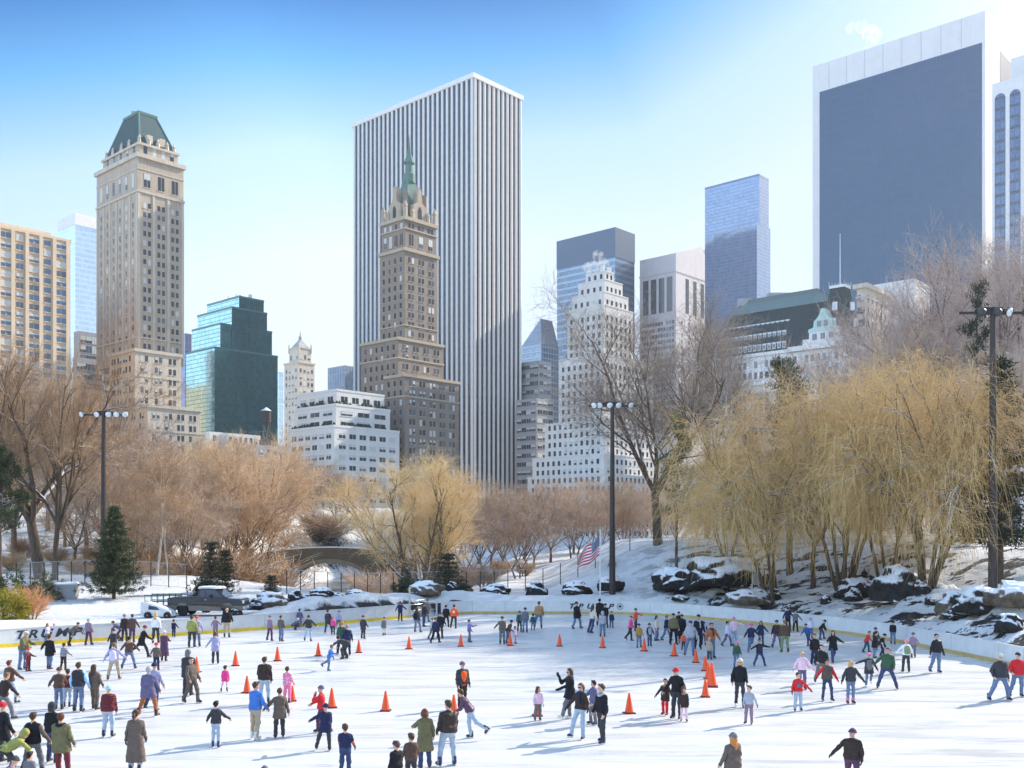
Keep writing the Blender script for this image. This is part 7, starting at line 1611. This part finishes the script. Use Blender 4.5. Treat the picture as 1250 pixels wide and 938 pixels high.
PEOPLE = [
# px, py, h, face, legs, arms, jacket, trousers, head, label, options
(27, 818, 48, 75, 'ss', 'ff', 'oli', 'jea', 'cap:crm', 'woman in olive jacket and pale cap bending over a small child in maroon', dict(lean=12)),
(34, 820, 29, 70, 'ss', 'of', 'mar', 'mar', 'hat:red', 'small child in maroon suit and red hat held by the woman in olive', {}),
(60, 818, 43, 175, 'ss', 'od', 'blk', 'jea', 'short:br', 'person in long black coat and jeans seen from behind in front of the left lettering', dict(style='k')),
(77, 819, 34, 165, 'ss', 'do', 'lgr', 'dbr', 'short:br', 'child in light grey striped top with arm out, right of the long black coat', dict(kind='stripe')),
(58, 787, 26, 80, 'ss', 'fd', 'lil', 'gry', 'long:lb', 'woman in pale lavender jacket by the left boards', {}),
(67, 786, 25.5, 300, 'ss', 'df', 'lpk', 'tan', 'hat:lil', 'child in pale pink top and tan trousers by the left boards', {}),
(84, 789, 33, 85, 'wb', 'bf', 'gbr', 'dbr', 'short:br', 'person in grey brown jacket bending forward by the left boards', dict(lean=52)),
(108, 788, 33, 160, 'ss', 'dd', 'mve', 'plm', 'short:gy', 'person in mauve jacket standing alone by the left boards', {}),
(147, 783, 32, 280, 'kk', 'ff', 'pur', 'plm', 'short:bl', 'person in dark purple stooping low at the left boards', dict(lean=62)),
(137, 802, 34, 185, 'ws', 'of', 'dgr', 'dgr', 'hat:dgr', 'person in charcoal jacket behind the girl with the lilac backpack', {}),
(139, 830.5, 47, 178, 'wf', 'oo', 'lav', 'kha', 'short:lb', 'girl in lavender jacket with lilac backpack and khaki trousers', dict(extra=('pack:lil',), boots='b')),
(157, 817, 41, 182, 'WW', 'oo', 'brn', 'jea', 'short:bl', 'person in brown jacket and jeans with legs apart and arms spread, seen from behind', dict(extra=('collar:tan',))),
(19, 859, 54, 160, 'bf', 'oo', 'brn', 'ljn', 'short:mar' if False else 'short:rd', 'man in brown jacket and faded jeans striding at the left edge, arm out', {}),
(2, 880, 61, 150, 'bf', 'do', 'dbr', 'gry', 'short:lb', 'person in dark brown jacket cut by the left edge, above the red hat', dict(lean=12)),
(72, 867, 52, 190, 'ss', 'of', 'brn', 'jea', 'hat:brn', 'woman in brown jacket with white shirt hem, left of the grey puffer vest', dict(extra=('belt:wht',))),
(82, 864, 47, 175, 'ss', 'dd', 'mar', 'ljn', 'short:br', 'child in maroon jacket half hidden between the brown jacket and the puffer vest', {}),
(95, 869.5, 60.5, 182, 'ss', 'dd', 'dgr', 'jea', 'short:br', 'man in charcoal puffer vest with light blue sleeves and jeans', dict(kind='puffer', extra=('sleeve:sky',))),
(116, 867, 56, 170, 'ss', 'xd', 'gbr', 'gbr', 'long:br', 'woman with long brown hair in brown coat and brown trousers, seen from behind', dict(style='j')),
(132, 900.5, 63, 180, 'ss', 'dd', 'mar', 'ljn', 'pom:sky', 'person in maroon puffer jacket, light blue hat and pale jeans seen from behind', dict(kind='puffer')),
(7, 932, 75, 150, 'sf', 'do', 'blk', 'dgr', 'hat:red', 'person in black with bright red hat at the left edge', dict(style='k')),
(40, 947, 78, 178, 'ww', 'oo', 'blk', 'gry', 'short:br', 'man in black vest with grey sleeves, arms spread, at the lower left', dict(extra=('sleeve:gbr',))),
(64, 932, 74, 160, 'ss', 'dd', 'blk', 'djn', 'hood:dgr', 'person in black and grey hooded jacket behind the man in olive', {}),
(77, 949, 79, 175, 'ss', 'dd', 'oli', 'mar', 'short:rd', 'man in olive coat with black collar and maroon trousers at the lower left', dict(style='k', extra=('collar:blk', 'stout'))),
(10, 952, 75, 120, 'kk', 'ff', 'ygr', 'dgr', 'hood:ygr', 'person in yellow green jacket stooping in the lower left corner', dict(lean=58)),
(8, 992, 75, 140, 'kk', 'fd', 'mve', 'dgr', 'hat:dgr', 'person in mauve jacket at the very bottom left corner', dict(lean=34)),
(35, 975, 57, 175, 'ss', 'dd', 'gry', 'dgr', 'short:bl', 'dark haired child in grey at the bottom edge beside the olive coat', {}),
(161, 785, 35, 178, 'ss', 'do', 'brn', 'plm', 'short:br', 'man in brown jacket and plum trousers by the left boards, arm out to the right', dict(style='j')),
(152, 784, 34, 170, 'ss', 'dd', 'dbr', 'dgr', 'hat:mve', 'person in dark brown jacket half hidden left of the plum trousered man', {}),
(190, 786, 38, 185, 'ss', 'dd', 'wht', 'dgr', 'long:bd', 'blond person in white top and dark trousers near the left boards', {}),
(181, 803, 41, 120, 'lf', 'df', 'blk', 'dbr', 'hat:mar', 'person in long black coat pushing off with one leg behind', dict(style='k', lean=14)),
(200, 808, 38, 175, 'ss', 'df', 'plm', 'plm', 'hat:lil', 'woman in long plum coat and pale hat', dict(style='L')),
(212, 778, 22, 175, 'ss', 'fo', 'nvy', 'nvy', 'short:br', 'small boy in navy by the left boards with arms out', {}),
(191, 819, 34.5, 178, 'ss', 'od', 'gbr', 'nvy', 'hat:red', 'child in brown jacket and red hat in front of the woman in the plum coat', {}),
(180, 874.5, 62, 172, 'WW', 'dd', 'pur', 'rst', 'short:gy', 'grey haired man in purple blue coat and rust trousers with legs apart', dict(style='k', extra=('stout',))),
(189.5, 869, 59, 170, 'Ws', 'dd', 'lav', 'djn', 'hat:nvy', 'person in bright periwinkle jacket right beside the purple blue coat', dict(style='j')),
(229, 850, 56, 175, 'ss', 'dd', 'dgr', 'dgr', 'hood:gry', 'person in grey hooded coat behind the skater in grey brown', dict(style='k', extra=('stout',))),
(233, 858.5, 57, 60, 'bf', 'dd', 'gbr', 'gbr', 'short:br', 'bareheaded skater in grey brown jacket and dark trousers gliding right', {}),
(234, 791, 39, 178, 'ss', 'dd', 'ygr', 'dgr', 'short:br', 'person in yellow and white top and wide dark trousers by the left boards', dict(extra=('stout',))),
(240.5, 790, 38, 182, 'ss', 'dd', 'lav', 'jea', 'hat:cop', 'person in lavender jacket, jeans and red hat by the left boards', {}),
(263, 811, 39, 200, 'ss', 'od', 'lav', 'dgr', 'short:rd', 'woman in lavender jacket and dark trousers alone on the ice, leaning', dict(lean=10, style='k')),
(263, 778, 25.5, 175, 'ss', 'oo', 'mve', 'gry', 'short:br', 'girl in grey mauve dress jacket with arms out by the left boards', dict(style='k')),
(277, 778.8, 36.5, 178, 'ss', 'dd', 'blk', 'kha', 'bald', 'bald man in short black coat and khaki trousers by the left boards', dict(style='j', extra=('stout',))),
(271, 845, 33, 190, 'wb', 'dd', 'hpk', 'lpk', 'short:br', 'little girl in bright pink flared coat running', dict(style='k', extra=('wideskirt', 'slimleg'))),
(329, 783, 31.5, 150, 'ws', 'dd', 'mve', 'plm', 'hat:gry', 'slim person in grey mauve in front of the left boards', dict(extra=('slim',))),
(343, 783.5, 32, 160, 'ss', 'dd', 'gbr', 'jea', 'short:br', 'person in grey brown jacket and jeans left of the seated child', dict(extra=())),
(360, 769.5, 24, 100, 'cc', 'fF', 'pur', 'dgr', 'hat:lil', 'child in violet crouching on the ice by the left boards', dict(lean=45)),
(366, 766, 23, 170, 'ss', 'dd', 'pur', 'gry', 'short:br', 'child in dusky violet standing against the left boards', {}),
(376, 783.5, 32.5, 178, 'ws', 'oo', 'dgr', 'ljn', 'short:br', 'person in charcoal jacket and pale jeans, arms low and wide, seen from behind', {}),
(401, 773, 29, 150, 'wf', 'dd', 'dgr', 'djn', 'short:br', 'person in dark slate coat beside the small pink child', dict(style='k')),
(406.5, 775.5, 22.5, 175, 'ss', 'dd', 'hpk', 'dgr', 'hat:hpk', 'small child in hot pink jacket beside the dark slate coat', {}),
(415, 770, 24.5, 190, 'ls', 'dd', 'lav', 'gry', 'hat:gry', 'child in pale lavender skating close to the left boards', {}),
(416, 800, 41, 165, 'ss', 'dd', 'grn', 'dgr', 'short:og', 'person with orange hair in dark green coat behind the stooping skater', dict(lean=14)),
(424, 801, 38, 190, 'ss', 'dd', 'nvy', 'nvy', 'short:og', 'red haired person in navy close behind the stooping skater', dict(lean=12)),
(421, 805, 40, 250, 'kk', 'FF', 'dgr', 'dgr', 'short:bl', 'skater in charcoal stooping with bottom out, among the cones', dict(lean=78)),
(401, 819.5, 32.5, 80, 'sl', 'Fd', 'blu', 'jea', 'short:lb', 'boy in blue denim jacket pointing forward on one leg', dict(lean=14)),
(323, 859, 57, 178, 'ss', 'dd', 'dbr', 'ljn', 'short:br', 'man in dark brown jacket and light blue jeans seen from behind', dict(extra=('stout',))),
(350, 859, 45, 160, 'ss', 'dd', 'pnk', 'pnk', 'short:br', 'girl in pink patterned snowsuit in front of an orange cone', dict(kind='pattern')),
(310.5, 903.5, 70.5, 150, 'ss', 'dd', 'blu', 'kha', 'short:br', 'man in bright blue jacket and khaki trousers holding a hand behind', dict(style='j', boots='w')),
(341, 901, 61, 200, 'ss', 'od', 'gbr', 'dgr', 'short:rd', 'woman in flared brown coat reaching back to the man in bright blue', dict(style='k', extra=('wideskirt',), boots='k')),
(388, 895, 59, 270, 'bf', 'hf', 'red', 'plm', 'hat:pur', 'woman in red jacket and purple hat with one hand at her face', dict(style='j')),
(395, 917, 58, 195, 'Ws', 'ad', 'nvy', 'dgr', 'hat:nvy', 'boy in navy jacket and cap with left arm raised', dict(style='k')),
(421, 950, 66, 172, 'ss', 'dd', 'nvy', 'djn', 'short:br', 'man in navy shirt over grey sleeves with orange bands at the bottom', dict(style='v', extra=('lower:gry', 'band2:org'))),
(322, 1006, 70, 178, 'ss', 'dd', 'dgr', 'dgr', 'hat:pur', 'person of whom only a purple hat shows at the bottom edge', {}),
(443, 780.5, 29, 150, 'ss', 'dd', 'dgr', 'dgr', 'hat:mar', 'person in charcoal coat and maroon hat standing alone before the left boards', dict(style='k')),
(469, 776, 23, 210, 'ss', 'dd', 'gry', 'crm', 'hat:pur', 'small child in grey jacket and cream trousers alone on the far ice', dict(style='k', extra=('slimleg',))),
(488.5, 758.8, 24.5, 175, 'ss', 'oo', 'nvy', 'nvy', 'short:br', 'boy in navy holding the gate post at the end of the left boards', {}),
(510, 772.5, 31, 140, 'wf', 'dd', 'dgr', 'jea', 'long:br', 'woman in charcoal jacket, jeans and backpack near the gate', dict(extra=('pack:blk',))),
(517, 765.5, 29.5, 130, 'ss', 'do', 'dbr', 'djn', 'short:br', 'person in dark brown just behind the woman with the backpack', {}),
(523, 760, 29.5, 60, 'lf', 'od', 'gry', 'gry', 'short:bl', 'tall skater in grey pushing off at the gate', dict(lean=18)),
(547, 766.5, 28, 170, 'bf', 'dd', 'blk', 'blk', 'short:bl', 'skater in black striding left of the orange jersey', {}),
(553.5, 768, 30, 178, 'ws', 'dd', 'org', 'dgr', 'short:br', 'skater in orange jersey with white print near the gate', dict(extra=('print:back',))),
(531, 785.5, 32, 150, 'bf', 'dd', 'nvy', 'blk', 'hat:dgr', 'skater in navy jacket and black trousers in front of a darker companion', {}),
(537, 780, 32.5, 160, 'ss', 'dd', 'blk', 'dgr', 'hat:nvy', 'skater in black right behind the navy jacket, below the gate', {}),
(525.5, 781, 27, 130, 'bs', 'dd', 'lgr', 'gry', 'short:lb', 'child in pale grey hidden left of the navy jacket', {}),
(573, 784.5, 28, 80, 'ws', 'df', 'vio', 'gry', 'short:bl', 'child in bright violet jacket and grey trousers on the far middle ice', dict(style='j')),
(563.5, 865, 57, 35, 'ss', 'dd', 'dgr', 'dbr', 'hat:pur', 'man in orange fronted dark jacket behind the bending woman', dict(extra=('front:org', 'stout'))),
(575, 901.5, 63, 265, 'ls', 'fb', 'plm', 'ljn', 'short:br', 'woman in plum jacket and light jeans bending forward beside a cone, one leg back', dict(lean=34, kind='leather', gloves='blk')),
(546, 935.5, 80, 205, 'ws', 'dd', 'dbr', 'ljn', 'short:br', 'tall man in dark brown leather jacket and light jeans at the bottom', dict(kind='leather', boots='n', gloves='dgr', extra=('stout',), turn=25)),
(519, 939, 73, 200, 'ss', 'fd', 'oli', 'djn', 'bob:rd', 'red haired woman in long olive grey hooded coat at the bottom', dict(style='c', boots='n', extra=('collar:oli',))),
(502, 961, 66, 205, 'ss', 'dd', 'brn', 'dgr', 'short:br', 'boy in brown jacket at the bottom edge, between the headband and the olive coat', dict(turn=30)),
(486, 972, 67, 225, 'ss', 'dd', 'blk', 'dgr', 'short:br+band:plm', 'boy in black hooded jacket and plum headband at the bottom edge', dict(turn=30)),
(613, 787, 34, 185, 'ss', 'od', 'gbr', 'gry', 'hat:dgr', 'person in grey brown jacket with arm out, left of the child in pale pink', {}),
(620, 786, 30, 110, 'ss', 'fd', 'brn', 'jea', 'short:bl', 'person in brown coat stooping to the child in pale pink', dict(lean=26)),
(629, 786, 21.5, 90, 'ss', 'oo', 'lpk', 'pnk', 'hat:br' if False else 'short:br', 'toddler in pale pink snowsuit behind a far cone', {}),
(634, 772, 26, 165, 'ss', 'dd', 'tea', 'dgr', 'hat:dgr', 'child in dark teal jacket left of the grey jacket', {}),
(641, 773, 31, 178, 'ss', 'dd', 'gry', 'jea', 'hat:nvy', 'person in grey jacket and jeans beside the dark teal child', {}),
(657, 768, 33.5, 178, 'ws', 'dd', 'tan', 'jea', 'short:br', 'man in camel coat and jeans by the far boards', dict(extra=('stout',))),
(650.5, 770, 21, 178, 'ss', 'dd', 'tea', 'jea', 'short:bl', 'small child in dark teal pressed against the camel coat', {}),
(704, 768, 34, 40, 'WW', 'fd', 'blk', 'jea', 'hat:blk', 'person in long black coat and blue jeans before the first far letter', dict(style='k')),
(720, 773.5, 35, 120, 'wb', 'do', 'crm', 'djn', 'long:br', 'woman in cream coat with long brown hair in front of the far lettering', dict(style='j')),
(732, 764, 33, 185, 'ss', 'dd', 'blk', 'blk', 'short:bl', 'tall person in black against the far lettering', {}),
(739.5, 767, 30, 200, 'ss', 'fd', 'blk', 'dgr', 'hat:dbr', 'person in black right of the tall one in black at the far lettering', {}),
(735.5, 778, 31.5, 175, 'ss', 'dd', 'lgr', 'jea', 'hood:lgr', 'person in pale grey hooded jacket and jeans before the far lettering', dict(style='j')),
(746.5, 767, 21, 170, 'ss', 'dd', 'nvy', 'djn', 'hat:pur', 'small child in navy right of the far lettering', {}),
(771, 783, 31, 70, 'sb', 'pp', 'hpk', 'dbr', 'cap:mar', 'person in crimson pink jacket at the left of the crowd', dict(lean=8)),
(776, 771, 28, 60, 'ss', 'ow', 'cop', 'dgr', 'hat:nvy', 'person in orange red jacket with outstretched arm behind the crimson pink one', {}),
(780, 791, 29.5, 20, 'ss', 'dd', 'mus', 'jea', 'hat:nvy', 'child in mustard jacket and jeans left of a cone', dict(style='j')),
(793, 789, 28, 20, 'ss', 'dd', 'dgr', 'djn', 'hat:nvy', 'child in charcoal and pale grey jacket right of a cone', dict(extra=('front:lgr',))),
(801, 783, 31.5, 70, 'ss', 'dd', 'crm', 'jea', 'long:bl', 'dark haired woman in cream jacket and jeans in the crowd', {}),
(813, 782.5, 31.5, 60, 'bf', 'dd', 'nvy', 'jea', 'short:br', 'skater in navy jacket and jeans behind the olive brown jacket', {}),
(822, 787.5, 38.5, 10, 'ss', 'dd', 'oli', 'blk', 'cap:nvy', 'big man in olive brown jacket and black trousers in the crowd', dict(extra=('stout',))),
(832, 785.5, 35.5, 0, 'ss', 'dd', 'blk', 'blk', 'cap:nvy', 'person in long black coat left of the grey sweatshirt', dict(style='c')),
(829, 777, 30, 20, 'ss', 'dd', 'blk', 'dgr', 'hat:nvy', 'person in black mostly hidden behind the long black coat', {}),
(841.5, 801.5, 43.5, 2, 'ws', 'pp', 'lgr', 'jea', 'cap:nvy', 'man in light grey sweatshirt and blue jeans facing the camera in the crowd', dict(style='j', skin=1)),
(834, 794, 22, 20, 'ss', 'od', 'cop', 'dgr', 'short:br', 'child in orange red hidden beside the grey sweatshirt', {}),
(849, 793.5, 43.5, 5, 'sb', 'dd', 'blk', 'blk', 'cap:blk', 'tall man in black behind the grey sweatshirt', dict(extra=('scarf:lgr',))),
(859, 788, 29, 340, 'ss', 'oo', 'lav', 'djn', 'hat:nvy', 'child in lavender and navy with arms out, right of the tall man in black', dict(extra=('sleeve:nvy',))),
(868, 804, 43.5, 8, 'ss', 'do', 'rst', 'jea', 'short:br', 'man in rust brown jacket with dark scarf holding a child in front', dict(extra=('scarf:blk',), skin=2)),
(866, 805.5, 27, 10, 'ss', 'dd', 'kha', 'tea', 'hood:kha', 'small child in khaki coat held before the rust brown jacket', dict(style='k')),
(887, 789.5, 31.5, 60, 'bf', 'df', 'lil', 'pur', 'short:bl', 'dark haired woman in whitish pink jacket and purple trousers', {}),
(897, 788, 34.5, 20, 'ss', 'dw', 'lpk', 'ljn', 'hat:pnk', 'girl in pink with arm flung out and pale blue trousers', {}),
(914, 796.5, 35.5, 10, 'sl', 'oo', 'nvy', 'jea', 'hat:hpk', 'skater in navy jacket and pink hat holding hands', dict(extra=('belt:lgr',))),
(929, 788, 30, 5, 'ss', 'oo', 'nvy', 'djn', 'long:bl', 'woman in dark navy coat with arms spread right of the pink hat', dict(style='k')),
(899, 815, 32.5, 5, 'ss', 'dd', 'grn', 'jea', 'hat:pnk', 'child in dark green jacket and pink hat above the woman in light hat', dict(style='j')),
(927, 813.5, 34, 3, 'WW', 'ww', 'blk', 'djn', 'short:bl', 'boy in black with both arms spread wide facing the camera', dict(extra=('front:nvy',), skin=2)),
(958, 797, 39.5, 178, 'ss', 'dd', 'brn', 'gre', 'short:lb', 'man in brown jacket and grey green trousers seen from behind in the far crowd', dict(extra=('stout',))),
(948, 792, 36, 150, 'bf', 'do', 'dbr', 'pur', 'hat:dgr', 'skater in dark brown with a purple leg trailing, hidden behind the brown jacket', {}),
(962, 771, 29, 10, 'ss', 'oo', 'nvy', 'blk', 'hat:blk', 'person in navy with arms out against the right boards', {}),
(971, 771.5, 26.5, 5, 'ss', 'do', 'gry', 'blk', 'short:bl', 'person in pale grey jacket with arm out against the right boards', {}),
(989.5, 780, 26, 10, 'ss', 'dd', 'lil', 'gry', 'hat:lav', 'child in pale lilac behind the blue striped jacket', {}),
(986, 789.5, 29, 310, 'lf', 'fo', 'blu', 'djn', 'short:bl', 'skater in blue and black striped jacket leaning forward', dict(lean=22, kind='stripe')),
(1001, 781.5, 26, 70, 'sf', 'dd', 'blk', 'djn', 'hat:blk', 'skater in black bending to the right by the right boards', dict(lean=36)),
(991, 814, 40.5, 5, 'sb', 'dd', 'blk', 'nvy', 'short:br', 'man in black jacket and navy trousers behind the bearded man in black leather', {}),
(1001, 834, 47, 3, 'ws', 'pd', 'blk', 'gry', 'short:bl', 'bearded man in black leather jacket and grey jeans facing the camera', dict(kind='leather', extra=('stout',), skin=1)),
(1017, 810, 40.5, 3, 'fb', 'aa', 'blk', 'djn', 'long:bl', 'woman in long black coat with both arms spread low', dict(style='k')),
(979, 842, 46, 3, 'ss', 'oo', 'lpk', 'pur', 'pony:bd', 'blond woman in pale pink sweater, pink gloves and purple trousers', dict(gloves='pnk')),
(974, 868.5, 47.5, 0, 'ss', 'do', 'red', 'ljn', 'short:br', 'boy in red sweatshirt with grey emblem walking to the camera', dict(extra=('print:front',), gloves='nvy', skin=1)),
(1010, 856.5, 51.5, 3, 'sf', 'oo', 'gbr', 'djn', 'short:bl', 'dark haired skater in grey brown vest with red sleeves, holding hands', dict(kind='puffer', extra=('sleeve:red', 'slimleg'), gloves='blk', skin=2)),
(1038, 859.5, 53, 0, 'ns', 'oo', 'dgr', 'jea', 'long:bd', 'girl with long blond hair, charcoal jacket and pink ankle bands', dict(style='j', extra=('slimleg', 'anklet:pnk'), gloves='nvy')),
(1058, 839.5, 42.5, 0, 'sl', 'wo', 'dgr', 'jea', 'hat:pnk', 'girl in charcoal jacket and pink hat on one leg with arm out wide', dict(style='k', extra=('slimleg', 'front:gry'), boots='w')),
(1083, 841.5, 52, 350, 'WW', 'od', 'grn', 'djn', 'short:br', 'big man in dark green jacket leaning back with legs apart', dict(extra=('stout',), side=6)),
(1057, 797, 28, 70, 'bf', 'fd', 'red', 'tea', 'short:lb', 'child in red jacket and teal trousers leaning forward by the right boards', dict(lean=24)),
(1067, 804, 33.5, 60, 'ss', 'fd', 'blk', 'jea', 'short:bl', 'stout person in black coat and jeans by the right boards', dict(style='k', lean=8, extra=('stout',))),
(1077, 802, 31, 70, 'kf', 'dd', 'blk', 'nvy', 'hat:blk', 'person in black bending right beside the stout black coat', dict(lean=36)),
(1068, 794, 28, 20, 'ss', 'dd', 'dgr', 'dgr', 'hat:nvy', 'person in navy hat hidden behind the stout black coat', {}),
(1090, 787, 29, 160, 'ss', 'dd', 'blk', 'jea', 'hat:blk', 'person in black jacket and jeans leaning at the right boards', {}),
(1106, 821, 40.5, 178, 'ss', 'oo', 'wht', 'dgr', 'hat:pnk', 'woman in white jacket with green backpack and pink hat, seen from behind', dict(extra=('pack:gre',))),
(1115, 803.5, 31, 172, 'ss', 'do', 'mve', 'gry', 'hat:tea', 'person in dusky brown jacket and teal hat by the right boards', {}),
(1141, 821.5, 47.5, 15, 'ws', 'od', 'blk', 'jea', 'short:bl', 'young man in black leather jacket and blue jeans alone before the right boards', dict(kind='leather', gloves='blk')),
(1219, 855.5, 59.5, 5, 'WW', 'pd', 'dgr', 'jea', 'cap:crm', 'man in charcoal jacket, pale cap and jeans at the right edge', dict(extra=('stout',), skin=1)),
(1240, 850.5, 54.5, 355, 'bs', 'pd', 'red', 'jea', 'cap:dbr', 'man in red pullover and dark cap at the right edge', dict(extra=('stout',), skin=1)),
(656, 880, 42.5, 20, 'ss', 'dd', 'lpk', 'gry', 'long:rd', 'little girl in pink jacket with long auburn hair in front of a cone', dict(extra=('wideskirt',), turn=50)),
(696, 878, 62.5, 285, 'sf', 'uf' , 'blk', 'gry', 'bob:br+shades', 'woman in long black coat and white skates waving', dict(style='k', boots='w', gloves='blk', extra=('collar:dgr',))),
(711, 903, 68, 320, 'fs', 'oo', 'dbr', 'ljn', 'pony:rd+shades', 'woman in sunglasses and dark jacket with auburn ponytail, holding hands', dict(boots='n', gloves='blk', extra=('scarf:nvy', 'slim'))),
(724, 885, 54, 290, 'ss', 'fd', 'pur', 'gry', 'short:bl', 'boy in slate blue jacket behind the couple holding hands', dict(boots='n')),
(736, 907.5, 72.5, 305, 'ss', 'dd', 'blk', 'dgr', 'short:br', 'man in open black jacket and charcoal trousers, right of the couple holding hands', dict(boots='n', skin=1, extra=('collar:lgr',), turn=-20)),
(812, 873.5, 45, 320, 'ss', 'oo', 'dbr', 'red', 'short:br', 'girl in dark brown coat with fur collar and red trousers', dict(style='k', extra=('collar:tan',))),
(826, 878, 62.5, 330, 'ss', 'od', 'blk', 'dgr', 'hat:red', 'woman in black with bright red hat leaning to two girls', dict(lean=12, boots='n')),
(835, 881, 42.5, 350, 'ss', 'dd', 'dbr', 'lpk', 'hood:brn', 'girl in brown coat with hood and pale pink legs in front of the red hat', dict(style='k', extra=('collar:tan', 'slimleg'))),
(903, 863.5, 59.5, 355, 'ns', 'dd', 'blk', 'dgr', 'long:bd+hat:crm', 'blond woman in black jacket and cream hat with a boy', dict(boots='w', extra=('slimleg',))),
(914, 884.5, 47.5, 330, 'ss', 'do', 'lgr', 'mve', 'short:bl', 'boy in light grey jacket and dusky trousers beside the woman in the cream hat', dict(boots='k', gloves='blk', skin=1)),
(895, 974, 79, 215, 'ss', 'dd', 'gbr', 'dgr', 'long:og+hat:gry', 'woman in brown coat with orange hair and slate knit hat at the bottom edge', dict(style='c', extra=('stout',))),
(1041, 966, 76, 330, 'ss', 'od', 'dbr', 'plm', 'hat:plm', 'person in dark brown jacket and plum hat at the bottom right', dict(extra=('stout',), gloves='dbr')),
(165, 945, 78, 178, 'ss', 'dd', 'gbr', 'ljn', 'pony:br', 'woman in ankle length grey brown coat with hair in a bun, at the bottom left', dict(style='L', gloves='dbr')),
(263.5, 913, 57, 182, 'ss', 'oo', 'dgr', 'ljn', 'short:bl', 'boy in slate jacket and pale jeans with arms low and wide, casting a long shadow', dict(boots='n', extra=('slim',))),
]
for row in PEOPLE:
    person(*row[:10], **row[10])
# strollers far off in the park: small standing figures on the ground behind the pond and the path
def stroller(px, Y, hgt, jac, tro, label, group=None):
    x = X_at(px, Y); z = ground_z(x, Y); m = MB(); o = empty('person', (x, Y, z), random.uniform(0, 6), label, 'person', group)
    k = hgt / 1.75
    V, Fq = sdf([((-.1, 0, .9 * k), (-.11, .05, .05), .10, .08), ((.1, 0, .9 * k), (.11, -.1, .05), .10, .08)], .05, .03); obj('trousers', mesh_np('trousers', V, Fq, None, [cloth(tro)], smooth=True), o)
    V, Fq = sdf([((-.08, 0, .85 * k), (-.1, 0, 1.35 * k), .16, .14), ((.08, 0, .85 * k), (.1, 0, 1.35 * k), .16, .14), ((-.2, 0, 1.38 * k), (-.28, -.05, .85 * k), .08, .06), ((.2, 0, 1.38 * k), (.28, .05, .85 * k), .08, .06)], .05, .03); obj('jacket', mesh_np('jacket', V, Fq, None, [cloth(jac)], smooth=True), o)
    V, Fq = HV, HF; obj('body', mesh_np('body', V * 1.05 + np.array([0, 0, 1.48 * k]), Fq, None, [skin_mat(0), M_EYE, M_LIP, M_BROW], HMI, True), o)
    obj('hair', mesh_np('hair', HAIR['short'][0] * 1.05 + np.array([0, 0, 1.48 * k]), HAIR['short'][1], None, [cloth('br', 'hair')], smooth=True), o)
stroller(584.5, 135, 1.8, 'dbr', 'dgr', 'stroller in dark brown on the far path beyond the golden tree')
stroller(613, 140, 1.75, 'kha', 'dgr', 'stroller in khaki on the far path beyond the golden tree')
for i, (px, Y) in enumerate(((386, 226), (394, 228), (409, 226), (415, 228), (403, 230), (424, 226))): stroller(px, Y, 1.75, ('blk', 'dbr', 'nvy', 'mar', 'dgr', 'blk')[i], 'dgr', 'distant stroller on the snowy shore seen through the bridge arch', 'strollers seen through the arch')
